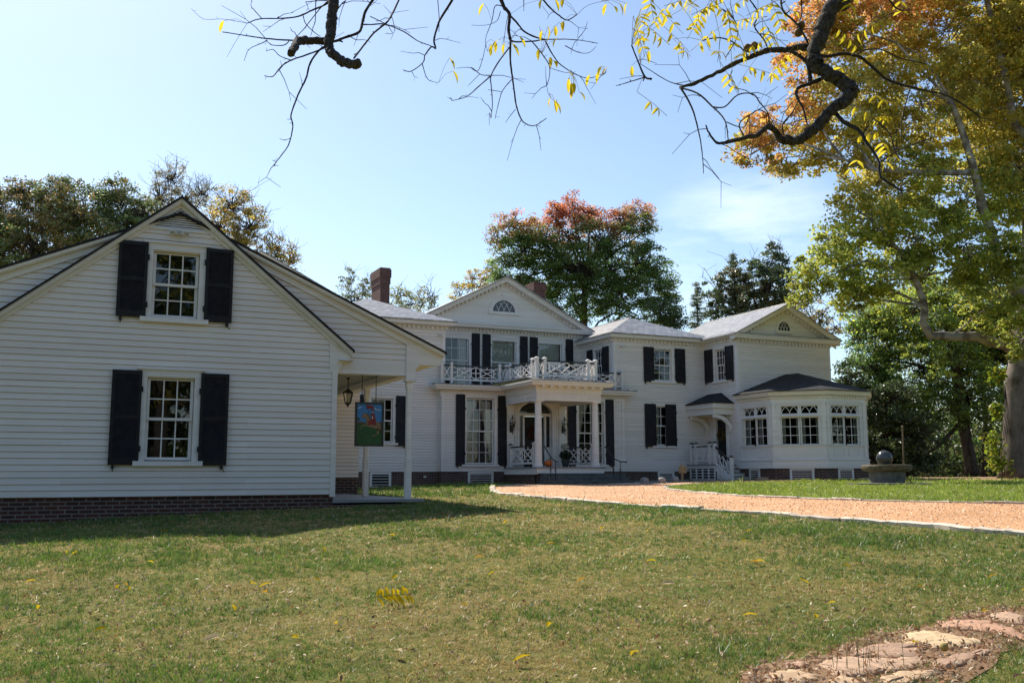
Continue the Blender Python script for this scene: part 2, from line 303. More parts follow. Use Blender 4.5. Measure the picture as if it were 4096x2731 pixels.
# ------------------------------------------------------------------ measured places (metres)
BRANCH= [(0.029, 0.024, [(1.26, 5.14, 4.37), (1.26, 5.11, 4.26), (1.24, 5.08, 4.15), (1.23, 5.05, 4.04), (1.21, 5.02, 3.97), (1.21, 4.98, 3.9), (1.22, 4.94, 3.86), (1.26, 4.89, 3.81), (1.29, 4.84, 3.78), (1.32, 4.79, 3.77)]), (0.022, 0.019, [(1.23, 5.1, 4.01), (1.14, 5.07, 3.98), (1.07, 5.03, 3.95), (1.02, 4.97, 3.9), (1.0, 4.9, 3.84), (0.97, 4.84, 3.78)]), (0.006, 0.003, [(1.26, 5.15, 4.28), (1.22, 5.22, 4.27), (1.18, 5.29, 4.27), (1.12, 5.38, 4.26), (1.04, 5.47, 4.27), (0.93, 5.57, 4.29), (0.87, 5.66, 4.29)]), (0.0016, 0.001, [(0.87, 5.66, 4.29), (0.74, 5.75, 4.33), (0.64, 5.84, 4.35), (0.57, 5.9, 4.43)]), (0.0014, 0.0009, [(0.87, 5.66, 4.29), (0.82, 5.73, 4.2), (0.78, 5.81, 4.12)]), (0.003, 0.0015, [(0.93, 5.52, 4.27), (0.89, 5.57, 4.34), (0.88, 5.61, 4.38), (0.89, 5.65, 4.44)]), (0.007, 0.003, [(1.22, 5.05, 4.0), (1.16, 5.17, 4.03), (1.1, 5.29, 4.07), (1.07, 5.4, 4.11), (0.96, 5.54, 4.16), (0.87, 5.68, 4.22), (0.75, 5.82, 4.28)]), (0.003, 0.0015, [(0.96, 5.5, 4.13), (0.94, 5.55, 4.13), (0.88, 5.62, 4.11), (0.86, 5.66, 4.05)]), (0.0035, 0.002, [(1.06, 5.35, 4.08), (1.04, 5.39, 4.07), (0.98, 5.46, 4.09), (0.96, 5.51, 4.14)]), (0.004, 0.002, [(1.24, 5.16, 4.28), (1.19, 5.12, 4.21), (1.14, 5.09, 4.13), (1.08, 5.06, 4.03), (1.03, 5.03, 3.96)]), (0.003, 0.002, [(1.13, 5.32, 4.24), (1.14, 5.28, 4.17), (1.18, 5.22, 4.1), (1.2, 5.17, 4.06)]), (0.004, 0.002, [(1.26, 5.15, 4.28), (1.21, 5.22, 4.3), (1.14, 5.31, 4.32)]), (0.003, 0.0015, [(1.15, 5.09, 4.23), (1.15, 5.09, 4.11), (1.14, 5.09, 4.07), (1.13, 5.1, 4.02)]), (0.004, 0.003, [(1.29, 5.13, 4.23), (1.31, 5.12, 4.26), (1.33, 5.12, 4.28)]), (0.006, 0.002, [(1.22, 5.11, 3.98), (1.19, 5.06, 3.94), (1.13, 5.02, 3.89), (1.01, 5.01, 3.82), (0.95, 4.98, 3.76), (0.9, 4.94, 3.68), (0.85, 4.9, 3.66)]), (0.003, 0.0015, [(1.02, 5.04, 3.83), (0.95, 5.03, 3.84), (0.91, 5.01, 3.86), (0.87, 5.0, 3.84)]), (0.0065, 0.0022, [(1.23, 5.11, 3.98), (1.18, 5.07, 3.94), (1.12, 5.05, 3.84), (1.09, 5.01, 3.73), (1.04, 4.97, 3.61), (1.0, 4.93, 3.48), (1.0, 4.88, 3.4), (0.97, 4.84, 3.28), (0.91, 4.81, 3.18), (0.89, 4.77, 3.14)]), (0.002, 0.001, [(0.98, 4.84, 3.32), (0.95, 4.85, 3.31), (0.93, 4.86, 3.32)]), (0.002, 0.001, [(0.98, 4.83, 3.42), (0.96, 4.84, 3.42)]), (0.002, 0.001, [(0.9, 4.76, 3.16), (0.88, 4.77, 3.17)]), (0.008, 0.009, [(1.26, 5.15, 4.03), (1.3, 5.18, 4.06), (1.35, 5.21, 4.1), (1.44, 5.23, 4.16), (1.47, 5.27, 4.24), (1.5, 5.31, 4.34), (1.56, 5.34, 4.45)]), (0.005, 0.006, [(1.31, 4.85, 3.82), (1.39, 4.96, 3.95), (1.48, 5.06, 4.09), (1.58, 5.15, 4.21), (1.65, 5.26, 4.33), (1.73, 5.37, 4.5)]), (0.0045, 0.003, [(1.47, 5.27, 4.23), (1.54, 5.33, 4.27), (1.64, 5.37, 4.31), (1.77, 5.4, 4.3), (1.87, 5.44, 4.28), (1.98, 5.48, 4.28)]), (0.003, 0.0012, [(1.54, 5.35, 4.33), (1.63, 5.31, 4.28), (1.65, 5.3, 4.25), (1.66, 5.29, 4.22), (1.62, 5.31, 4.22)]), (0.003, 0.001, [(1.37, 5.21, 4.12), (1.41, 5.19, 4.09), (1.46, 5.17, 4.09), (1.49, 5.15, 4.07)]), (0.002, 0.001, [(1.42, 5.18, 4.12), (1.4, 5.19, 4.05)]), (0.008, 0.002, [(2.03, 5.23, 4.5), (1.95, 5.24, 4.35), (1.92, 5.23, 4.27), (1.9, 5.22, 4.19), (1.9, 5.19, 4.13), (1.87, 5.18, 4.13), (1.83, 5.18, 4.07), (1.81, 5.16, 4.01), (1.74, 5.17, 3.95), (1.69, 5.17, 3.95)]), (0.003, 0.0012, [(1.81, 5.17, 4.01), (1.82, 5.14, 3.93), (1.84, 5.12, 3.89), (1.88, 5.08, 3.87)]), (0.003, 0.002, [(1.94, 5.27, 4.49), (1.95, 5.27, 4.38), (1.95, 5.27, 4.28)]), (0.002, 0.001, [(1.74, 5.15, 3.94), (1.75, 5.14, 3.91), (1.77, 5.13, 3.9)]), (0.013, 0.009, [(2.28, 5.11, 4.52), (2.29, 5.06, 4.42), (2.3, 5.0, 4.34), (2.27, 4.95, 4.22), (2.26, 4.9, 4.13)]), (0.006, 0.005, [(2.3, 5.0, 4.34), (2.37, 5.02, 4.3), (2.42, 5.05, 4.28), (2.5, 5.07, 4.27), (2.58, 5.08, 4.27)]), (0.006, 0.002, [(2.26, 4.9, 4.13), (2.32, 4.97, 4.16), (2.45, 5.0, 4.2), (2.56, 5.04, 4.25), (2.71, 5.06, 4.29), (2.84, 5.09, 4.32), (2.98, 5.12, 4.34)]), (0.004, 0.0018, [(2.42, 4.94, 4.17), (2.45, 4.87, 4.07), (2.47, 4.81, 3.97), (2.44, 4.76, 3.87), (2.41, 4.73, 3.81)]), (0.0014, 0.001, [(2.41, 4.73, 3.81), (2.42, 4.72, 3.75), (2.46, 4.7, 3.7)]), (0.0065, 0.002, [(2.26, 4.9, 4.13), (2.24, 4.86, 3.99), (2.23, 4.81, 3.86), (2.22, 4.76, 3.74), (2.21, 4.71, 3.64), (2.21, 4.65, 3.55), (2.22, 4.59, 3.5), (2.24, 4.53, 3.48), (2.27, 4.46, 3.5)]), (0.002, 0.001, [(2.22, 4.48, 3.46), (2.24, 4.47, 3.45)]), (0.005, 0.002, [(2.26, 4.9, 4.09), (2.18, 4.87, 3.98), (2.11, 4.84, 3.86), (2.09, 4.79, 3.77), (2.07, 4.73, 3.65), (2.04, 4.68, 3.54)]), (0.004, 0.0018, [(2.12, 4.86, 3.87), (2.04, 4.86, 3.79), (1.97, 4.86, 3.72), (1.88, 4.86, 3.68)]), (0.003, 0.0015, [(2.19, 4.72, 3.81), (2.11, 4.68, 3.71), (2.06, 4.63, 3.6), (2.02, 4.58, 3.5)]), (0.002, 0.0012, [(2.09, 4.65, 3.69), (2.02, 4.68, 3.7)]), (0.002, 0.001, [(2.04, 4.68, 3.54), (2.03, 4.68, 3.57), (2.03, 4.68, 3.5)]), (0.002, 0.001, [(2.16, 4.62, 3.59), (2.12, 4.64, 3.53), (2.11, 4.64, 3.51)]), (0.0045, 0.0018, [(2.54, 5.0, 4.22), (2.56, 4.94, 4.11), (2.59, 4.89, 4.03), (2.65, 4.81, 3.95), (2.7, 4.74, 3.91), (2.77, 4.67, 3.93)]), (0.003, 0.0012, [(2.65, 4.95, 4.19), (2.73, 4.94, 4.16), (2.81, 4.94, 4.17), (2.87, 4.95, 4.23)]), (0.0025, 0.0012, [(2.82, 5.09, 4.33), (2.86, 5.07, 4.39), (2.87, 5.06, 4.44)]), (0.0035, 0.0012, [(2.26, 5.01, 4.39), (2.21, 5.01, 4.38), (2.18, 4.99, 4.27), (2.14, 4.99, 4.15), (2.14, 4.96, 4.06)]), (0.0025, 0.001, [(2.25, 5.02, 4.36), (2.23, 5.03, 4.3), (2.17, 5.05, 4.27), (2.09, 5.09, 4.27)]), (0.002, 0.001, [(2.47, 4.81, 3.96), (2.55, 4.77, 3.93), (2.59, 4.75, 3.93)]), (0.003, 0.0012, [(2.11, 4.86, 3.87), (2.05, 4.85, 3.86), (1.99, 4.85, 3.89), (1.9, 4.85, 3.87)]), (0.002, 0.001, [(2.06, 4.89, 3.88), (2.0, 4.92, 3.81)]), (0.002, 0.002, [(2.01, 4.91, 3.92), (2.06, 4.92, 3.91), (2.1, 4.94, 4.0), (2.13, 4.96, 4.11)]), (0.006, 0.003, [(2.56, 5.09, 4.55), (2.59, 5.03, 4.46), (2.62, 4.96, 4.38), (2.64, 4.9, 4.33), (2.67, 4.83, 4.34)]), (0.0015, 0.001, [(2.67, 4.83, 4.34), (2.7, 4.76, 4.37), (2.75, 4.68, 4.37)]), (0.003, 0.0015, [(2.42, 5.05, 4.49), (2.42, 5.05, 4.41)]), (0.004, 0.006, [(2.69, 4.26, 3.91), (2.74, 4.28, 3.84), (2.79, 4.29, 3.76), (2.84, 4.3, 3.76)]), (0.0015, 0.004, [(2.61, 4.3, 3.68), (2.68, 4.3, 3.71), (2.78, 4.28, 3.75)]), (0.046, 0.022, [(3.8, 3.75, 4.26), (3.74, 3.76, 4.16), (3.68, 3.77, 4.12), (3.62, 3.78, 4.03), (3.59, 3.78, 3.95), (3.54, 3.78, 3.86), (3.52, 3.77, 3.78), (3.54, 3.74, 3.72), (3.58, 3.71, 3.68), (3.63, 3.67, 3.61), (3.64, 3.64, 3.58), (3.61, 3.64, 3.54), (3.56, 3.64, 3.5), (3.51, 3.65, 3.46), (3.45, 3.66, 3.41), (3.4, 3.66, 3.35), (3.34, 3.67, 3.3), (3.3, 3.67, 3.27), (3.23, 3.69, 3.27)]), (0.02, 0.008, [(3.59, 3.85, 3.89), (3.54, 3.9, 3.91), (3.49, 3.96, 3.91), (3.42, 4.02, 3.92), (3.34, 4.09, 3.89), (3.24, 4.17, 3.84), (3.17, 4.23, 3.8), (3.04, 4.32, 3.75)]), (0.018, 0.01, [(3.34, 3.69, 3.29), (3.24, 3.71, 3.27), (3.19, 3.71, 3.31), (3.13, 3.7, 3.33), (3.07, 3.7, 3.28), (2.99, 3.71, 3.25), (2.89, 3.73, 3.22)]), (0.012, 0.004, [(3.54, 3.76, 3.67), (3.46, 3.75, 3.63), (3.38, 3.75, 3.59), (3.34, 3.72, 3.53), (3.34, 3.68, 3.46), (3.33, 3.64, 3.35)]), (0.011, 0.009, [(3.49, 3.78, 3.64), (3.51, 3.8, 3.72), (3.51, 3.83, 3.8), (3.47, 3.88, 3.86), (3.42, 3.93, 3.89)]), (0.012, 0.005, [(3.53, 3.66, 3.46), (3.54, 3.6, 3.38), (3.56, 3.53, 3.32), (3.56, 3.48, 3.24), (3.57, 3.42, 3.13), (3.54, 3.38, 3.03), (3.59, 3.3, 2.94)]), (0.011, 0.004, [(3.58, 3.8, 3.83), (3.65, 3.81, 3.84), (3.75, 3.8, 3.87), (3.85, 3.79, 3.87), (3.93, 3.79, 3.84), (4.04, 3.78, 3.77), (4.15, 3.77, 3.75), (4.29, 3.74, 3.73), (4.43, 3.71, 3.71), (4.57, 3.69, 3.65), (4.66, 3.69, 3.61)]), (0.005, 0.003, [(3.81, 3.75, 3.86), (3.87, 3.77, 3.9), (4.0, 3.77, 3.93), (4.13, 3.76, 3.9), (4.3, 3.74, 3.89)]), (0.004, 0.002, [(4.14, 3.71, 3.71), (4.07, 3.7, 3.56), (4.02, 3.68, 3.42), (4.04, 3.64, 3.35)]), (0.004, 0.002, [(3.58, 3.41, 3.12), (3.65, 3.38, 3.17), (3.76, 3.33, 3.22), (3.84, 3.29, 3.25)]), (0.004, 0.002, [(3.64, 3.5, 3.38), (3.69, 3.45, 3.29), (3.69, 3.42, 3.18), (3.73, 3.37, 3.11), (3.84, 3.29, 3.09)]), (0.003, 0.003, [(3.64, 3.5, 3.38), (3.58, 3.52, 3.3)]), (0.006, 0.006, [(3.58, 4.08, 4.29), (3.55, 4.03, 4.18), (3.57, 3.97, 4.1), (3.57, 3.91, 4.01), (3.57, 3.86, 3.91)]), (0.004, 0.003, [(3.61, 3.95, 4.24), (3.61, 3.95, 4.14), (3.58, 3.96, 4.05), (3.6, 3.96, 4.03)]), (0.004, 0.0025, [(3.34, 4.3, 4.27), (3.37, 4.24, 4.19), (3.37, 4.21, 4.08), (3.28, 4.21, 3.93)]), (0.004, 0.004, [(3.41, 4.15, 4.28), (3.44, 4.11, 4.18), (3.4, 4.1, 4.09), (3.43, 4.06, 4.0), (3.43, 4.03, 3.93)]), (0.004, 0.004, [(3.23, 4.35, 4.08), (3.3, 4.28, 4.08), (3.37, 4.21, 4.02), (3.4, 4.16, 3.93)]), (0.005, 0.002, [(3.18, 4.26, 3.82), (3.15, 4.33, 3.79), (3.12, 4.4, 3.81), (3.06, 4.48, 3.86), (2.95, 4.58, 3.98)]), (0.006, 0.002, [(3.04, 4.32, 3.76), (3.05, 4.23, 3.61), (3.04, 4.16, 3.45), (3.01, 4.09, 3.3), (2.97, 4.03, 3.16)]), (0.004, 0.002, [(3.04, 3.77, 3.28), (3.03, 3.8, 3.36), (3.1, 3.79, 3.42), (3.15, 3.79, 3.45), (3.2, 3.79, 3.44), (3.24, 3.79, 3.4)]), (0.003, 0.002, [(3.02, 3.89, 3.4), (3.08, 3.83, 3.36), (3.09, 3.79, 3.41), (3.06, 3.76, 3.3)]), (0.004, 0.003, [(3.02, 4.0, 3.52), (3.06, 3.95, 3.51), (3.1, 3.89, 3.56), (3.15, 3.83, 3.55), (3.16, 3.79, 3.49), (3.17, 3.75, 3.43), (3.16, 3.72, 3.34)]), (0.006, 0.003, [(3.04, 4.32, 3.75), (3.07, 4.2, 3.68), (3.08, 4.09, 3.57), (3.08, 3.98, 3.45), (3.03, 3.89, 3.3)]), (0.003, 0.0015, [(3.25, 4.12, 3.81), (3.21, 4.1, 3.71), (3.27, 4.04, 3.67), (3.31, 3.98, 3.61)]), (0.009, 0.003, [(2.89, 3.73, 3.22), (2.85, 3.75, 3.22), (2.82, 3.77, 3.27), (2.8, 3.77, 3.31)]), (0.004, 0.003, [(3.23, 3.69, 3.27), (3.24, 3.72, 3.36), (3.31, 3.72, 3.44), (3.37, 3.73, 3.53)]), (0.003, 0.001, [(3.53, 3.44, 3.21), (3.47, 3.47, 3.22), (3.41, 3.49, 3.2)]), (0.003, 0.001, [(3.58, 3.41, 3.08), (3.48, 3.35, 2.96)]), (0.006, 0.003, [(4.05, 3.75, 4.24), (4.14, 3.76, 4.19), (4.24, 3.77, 4.21)])]
BIGLIMB= [(0.047, 0.075, [(3.76, 3.72, 4.35), (3.93, 3.03, 5.2), (3.91, 0.84, 5.9), (3.64, -2.13, 5.6), (3.52, -4.05, 4.6)]), (0.03, 0.06, [(1.32, 5.12, 4.45), (1.28, 4.8, 5.0), (1.79, 2.92, 5.9), (2.51, -0.28, 6.2), (3.23, -3.26, 5.2), (3.48, -4.14, 4.3)]), (0.014, 0.03, [(2.21, 4.98, 4.75), (2.14, 4.63, 5.1), (1.79, 2.92, 5.9)]), (0.01, 0.02, [(1.77, 5.02, 4.8), (1.73, 4.71, 5.2), (1.49, 3.94, 5.55)]), (0.01, 0.015, [(2.01, 5.02, 4.8), (1.92, 4.62, 5.2), (1.73, 3.5, 5.7)]), (0.012, 0.02, [(3.04, 4.54, 4.85), (3.05, 3.99, 5.2), (3.85, 2.85, 5.3)]), (0.05, 0.03, [(3.91, 0.84, 5.9), (2.5, 0.17, 7.0), (0.58, 0.06, 8.2), (-1.57, 0.18, 9.2)]), (0.05, 0.03, [(3.64, -2.13, 5.6), (5.07, -1.9, 7.2), (5.88, -2.06, 9.0)]), (0.05, 0.03, [(2.51, -0.28, 6.2), (-0.05, -1.3, 6.6), (-2.54, -1.69, 7.0)])]
WTRUNK= [(3.53, -4.28, -0.35), (3.49, -4.26, 1.2), (3.48, -4.14, 3.0), (3.5, -4.1, 4.4), (3.08, -4.29, 6.5), (2.29, -4.58, 9.0)]
LEAFLET= [(2.75, 4.62, 4.33), (2.79, 4.61, 4.32), (2.82, 4.59, 4.33), (2.86, 4.57, 4.33), (2.48, 4.75, 4.36), (2.52, 4.73, 4.36), (2.41, 4.78, 4.36), (2.49, 4.74, 4.12), (2.39, 4.79, 4.05), (2.45, 4.76, 4.0), (2.47, 4.75, 3.98), (2.41, 4.78, 4.17), (2.44, 4.77, 4.19), (1.92, 5.01, 4.0), (1.94, 5.0, 3.92), (2.66, 4.67, 3.9), (2.71, 4.64, 3.92), (2.72, 4.63, 3.94), (2.75, 4.62, 3.94), (2.55, 4.72, 3.91), (2.55, 4.72, 3.87), (2.56, 4.71, 3.84), (2.57, 4.7, 3.82), (2.57, 4.7, 3.84), (2.6, 4.69, 3.79), (2.45, 4.76, 3.76), (2.47, 4.75, 3.74), (2.48, 4.75, 3.73), (2.48, 4.75, 4.2), (2.5, 4.74, 4.22), (2.52, 4.73, 4.22), (0.72, 5.56, 4.23), (2.16, 4.9, 4.1), (2.14, 4.9, 4.08), (2.18, 4.89, 4.11), (2.1, 4.92, 4.33), (2.88, 4.56, 3.95), (2.89, 4.56, 4.18), (2.91, 4.55, 4.12), (2.95, 4.53, 4.2), (2.93, 4.54, 4.14), (2.97, 4.52, 4.04), (2.21, 4.87, 4.09), (2.25, 4.85, 4.08), (2.29, 4.84, 4.13)]
COMPOUND= [(2.63, 4.07, 3.97), (2.75, 4.12, 3.93), (2.92, 4.41, 4.26), (2.97, 4.25, 4.0), (2.77, 4.01, 3.96), (2.99, 4.14, 4.15), (3.04, 4.14, 4.06), (2.97, 3.96, 3.88), (3.05, 4.31, 4.26), (3.04, 3.9, 4.0), (3.21, 4.01, 4.14), (3.31, 4.05, 4.09), (3.29, 3.99, 3.9), (3.45, 4.03, 4.02), (3.55, 4.08, 4.17), (3.33, 4.33, 4.02), (3.19, 3.95, 3.82), (3.43, 4.08, 3.82), (3.37, 4.14, 3.83), (3.13, 3.98, 3.68), (3.25, 3.73, 3.69), (3.71, 4.16, 4.27), (3.3, 3.91, 4.09), (3.07, 4.02, 4.13), (3.11, 4.38, 4.02), (2.85, 4.3, 3.61), (2.75, 4.27, 3.96), (2.96, 4.38, 4.19), (2.92, 3.9, 4.0), (3.3, 4.18, 4.07), (3.89, 3.68, 3.49), (3.75, 3.56, 3.53), (3.81, 3.91, 3.82), (4.04, 3.98, 3.66), (3.69, 3.67, 4.08), (3.94, 3.83, 3.45), (3.86, 3.65, 3.31), (3.91, 3.92, 3.3), (4.18, 3.78, 4.25), (3.76, 3.64, 3.94), (3.95, 3.96, 4.07), (4.05, 3.8, 3.32)]
NUTS= [(3.33, 4.08, 3.94), (3.36, 4.06, 3.95), (3.6, 3.95, 4.07), (3.59, 3.96, 4.03)]
TREE= {'oak': (60, [(-3.55, 68.4, 17.91, 1.86, 2.63), (-1.55, 67.3, 18.68, 2.01, 1.7), (0.36, 64.92, 17.81, 2.32, 2.32), (2.48, 64.79, 19.0, 1.7, 1.39), (-2.07, 66.15, 15.59, 3.1, 2.32), (1.18, 65.02, 15.99, 3.1, 2.32), (3.67, 64.1, 17.97, 1.24, 1.24), (-4.3, 67.92, 16.57, 1.55, 2.32), (-6.39, 68.17, 16.41, 2.63, 2.63), (3.5, 64.99, 16.53, 2.01, 1.86), (-5.34, 68.66, 19.09, 1.24, 1.24), (-0.9, 66.31, 19.98, 0.93, 0.62), (-3.34, 67.42, 19.65, 0.77, 0.62)]), 'bare': (75, [(6.86, 79.64, 25.09, 1.55, 1.36), (6.06, 80.63, 23.6, 1.55, 1.55), (8.03, 79.28, 23.48, 1.36, 1.16), (9.05, 78.3, 23.75, 1.16, 0.97), (7.1, 78.82, 22.03, 2.32, 1.55)]), 'yellow': (65, [(9.85, 67.59, 20.07, 1.85, 1.34), (10.87, 66.28, 18.27, 1.68, 1.34), (12.43, 66.22, 17.0, 1.34, 0.92), (13.51, 65.54, 16.17, 1.01, 0.76), (9.06, 67.51, 18.37, 1.68, 1.68), (10.25, 66.21, 16.62, 1.85, 1.34)]), 'far1': (85, [(22.5, 83.1, 18.74, 0.99, 1.1), (23.61, 82.93, 18.23, 1.1, 1.32), (22.98, 83.05, 17.07, 1.54, 1.1)]), 'far2': (85, [(26.33, 81.18, 17.35, 1.43, 0.88), (25.69, 81.31, 16.31, 1.76, 1.1), (27.64, 80.91, 16.61, 1.54, 1.1)]), 'far3': (80, [(27.3, 75.41, 16.65, 0.93, 0.93), (26.78, 75.79, 15.83, 1.03, 1.03), (27.79, 75.51, 15.75, 1.03, 0.83)]), 'far4': (75, [(28.62, 69.28, 16.8, 1.16, 0.87), (29.5, 68.85, 16.2, 1.36, 1.16), (27.72, 69.68, 15.8, 0.97, 0.77), (29.75, 68.44, 17.54, 0.97, 0.97)]), 'maple': (65, [(31.27, 57.58, 19.89, 1.26, 0.92), (32.29, 56.93, 19.4, 1.17, 0.92), (30.12, 58.0, 19.42, 1.01, 0.84), (35.39, 55.57, 19.59, 1.01, 0.92), (35.66, 54.92, 18.57, 0.76, 0.84), (33.98, 55.75, 18.86, 1.01, 0.84), (27.35, 59.03, 18.84, 1.01, 0.84), (28.31, 58.65, 18.32, 1.17, 1.01), (26.19, 59.17, 17.69, 0.84, 0.76), (26.66, 59.18, 16.34, 0.92, 0.92), (27.58, 58.33, 16.77, 1.34, 1.17), (29.36, 58.06, 17.58, 1.51, 1.34), (31.18, 57.44, 17.98, 1.68, 1.34), (32.58, 56.1, 17.65, 1.68, 1.34), (34.13, 55.41, 17.12, 1.68, 1.51), (35.27, 55.02, 16.28, 1.34, 1.17), (36.17, 54.59, 15.22, 1.17, 1.01), (37.28, 54.78, 14.13, 0.84, 0.92), (35.16, 55.23, 14.57, 1.68, 1.34), (33.7, 56.74, 15.43, 2.01, 1.68), (31.22, 56.52, 15.52, 2.18, 1.68), (29.78, 58.55, 15.61, 2.01, 1.68), (27.83, 58.87, 14.98, 1.34, 1.34), (28.71, 58.73, 13.63, 2.01, 1.34), (31.21, 57.25, 13.4, 2.68, 1.51), (33.65, 55.41, 13.1, 2.18, 1.34), (36.5, 55.19, 12.92, 1.34, 1.17), (26.59, 59.44, 14.81, 0.67, 0.84)]), 'darkbush': (62, [(34.59, 52.02, 12.12, 1.44, 1.12), (35.52, 51.71, 11.49, 0.96, 0.8)]), 'magnolia': (72, [(46.52, 58.31, 16.25, 2.04, 1.67), (48.38, 57.31, 17.38, 1.12, 1.3), (47.21, 56.87, 15.47, 2.23, 1.67), (44.82, 59.21, 15.11, 1.49, 1.49), (49.15, 57.17, 15.87, 1.12, 1.67), (48.31, 56.88, 18.45, 0.65, 0.65), (46.0, 58.36, 14.1, 2.79, 1.49), (49.2, 56.78, 14.26, 1.12, 1.12)]), 'orange': (62, [(43.55, 48.34, 12.5, 0.8, 0.96), (42.84, 48.55, 13.14, 0.72, 0.72), (44.21, 47.73, 11.79, 0.8, 0.72), (45.05, 47.56, 11.0, 0.64, 0.64), (43.81, 48.03, 10.99, 1.12, 0.8)]), 'syc_hi': (42, [(30.94, 32.02, 22.49, 1.84, 1.19), (30.55, 32.38, 20.27, 1.84, 1.52), (32.83, 30.9, 21.89, 2.6, 1.63), (36.28, 30.02, 22.2, 2.71, 2.17), (29.24, 33.23, 17.38, 1.95, 1.19), (27.58, 33.88, 16.16, 1.19, 0.7), (31.07, 31.22, 17.79, 2.49, 1.63), (34.46, 30.1, 18.29, 2.71, 2.17), (37.02, 28.87, 18.86, 2.17, 2.71), (33.02, 30.44, 14.71, 2.17, 1.52), (36.21, 29.88, 14.38, 2.39, 1.95), (31.33, 31.32, 15.78, 1.63, 0.87), (38.21, 28.49, 14.82, 1.63, 2.71), (38.84, 28.43, 21.4, 1.63, 2.17), (29.36, 32.98, 15.66, 1.41, 0.65), (34.47, 30.4, 23.95, 3.79, 1.3)]), 'syc_lo': (40, [(30.89, 29.94, 12.52, 1.55, 1.14), (29.87, 30.7, 11.39, 1.45, 1.03), (32.33, 29.33, 11.55, 2.07, 1.55), (28.56, 30.56, 10.05, 1.24, 0.93), (31.0, 29.96, 9.82, 1.96, 0.93), (34.0, 28.27, 10.94, 2.07, 1.55), (35.42, 27.96, 9.39, 1.45, 2.07), (28.1, 31.16, 9.16, 0.62, 0.52), (29.96, 30.37, 9.06, 1.03, 0.72), (29.6, 30.29, 13.23, 0.52, 0.62), (36.08, 27.68, 7.57, 0.62, 1.55)]), 'green': (54, [(42.76, 39.13, 10.25, 2.37, 1.53), (45.91, 39.35, 10.06, 3.48, 2.79), (41.12, 40.04, 8.44, 1.53, 1.67), (43.14, 38.85, 7.01, 3.48, 2.09), (46.99, 37.73, 8.19, 2.79, 2.51), (41.99, 39.63, 5.65, 1.95, 1.39), (45.4, 38.43, 5.39, 3.48, 1.67), (41.11, 40.81, 10.39, 1.25, 0.98), (48.33, 37.15, 10.61, 2.09, 2.79), (40.22, 40.94, 9.21, 0.7, 0.84), (48.39, 37.13, 5.66, 1.67, 2.09), (42.42, 40.45, 10.14, 1.67, 1.25), (44.33, 39.23, 11.66, 2.09, 1.25), (40.52, 40.26, 7.32, 1.25, 1.53), (46.84, 38.33, 11.41, 2.09, 1.53)]), 'evergreen': (50, [(37.41, 37.82, 4.87, 1.16, 1.81), (38.5, 37.3, 3.45, 1.68, 1.55), (37.02, 38.18, 6.57, 0.77, 1.16), (39.41, 36.37, 3.3, 1.55, 1.55), (37.5, 37.74, 2.43, 1.03, 0.9), (38.93, 37.41, 5.4, 1.29, 1.03), (39.09, 37.15, 1.92, 1.94, 0.52)]), 'vine': (41.2, [(36.01, 28.64, 5.76, 0.34, 0.36), (35.93, 28.97, 2.8, 0.36, 0.64), (35.98, 28.84, 2.01, 0.45, 0.38), (35.92, 28.72, 4.27, 0.21, 0.32)])}
SYC= [(0.54, 0.46, [(37.23, 29.06, 1.41), (37.29, 29.03, 2.6), (37.51, 28.93, 4.76), (37.8, 28.8, 6.95), (38.41, 28.52, 10.28), (39.02, 28.23, 14.85), (39.54, 27.99, 20.75)]), (0.22, 0.12, [(37.86, 28.77, 6.72), (36.66, 28.77, 7.1), (35.17, 28.91, 7.42), (33.95, 29.14, 7.38), (32.94, 29.28, 7.39), (32.52, 29.25, 7.89), (32.5, 29.05, 8.6), (32.02, 29.05, 9.74), (31.35, 29.13, 10.87)]), (0.28, 0.12, [(38.4, 28.52, 8.72), (37.22, 28.4, 9.5), (36.28, 28.4, 11.07), (35.56, 28.4, 12.99), (35.18, 28.36, 14.38), (34.71, 28.35, 15.89), (33.97, 28.36, 17.58)]), (0.2, 0.1, [(39.0, 28.24, 16.01), (37.72, 28.17, 16.96), (37.1, 28.02, 19.13), (36.75, 28.18, 21.48), (36.46, 28.31, 23.38)]), (0.15, 0.06, [(35.19, 28.35, 14.5), (32.81, 28.9, 14.34), (30.49, 29.42, 14.3), (28.99, 29.56, 14.57)]), (0.16, 0.1, [(39.02, 28.23, 14.85), (39.32, 28.64, 18.57), (39.35, 29.18, 21.83), (39.3, 29.2, 24.32)])]
GREENT= [(0.32, 0.24, [(44.9, 37.63, 1.42), (44.73, 37.71, 3.14), (44.57, 37.78, 5.05), (44.46, 37.83, 6.97), (44.21, 37.95, 9.05)]), (0.12, 0.06, [(44.56, 37.79, 4.5), (42.96, 37.98, 3.13), (41.55, 38.08, 2.46)]), (0.14, 0.1, [(46.71, 38.45, 1.41), (46.96, 38.34, 4.3), (47.07, 38.28, 7.12)])]
OUTER= [(12.16, 27.82), (10.65, 24.25), (10.08, 22.43), (9.96, 21.11), (9.87, 19.27), (9.83, 17.58), (10.13, 15.62), (10.44, 14.14), (10.75, 12.92), (10.74, 11.69), (10.98, 10.86), (11.2, 10.09), (11.21, 9.49), (11.44, 8.86)]
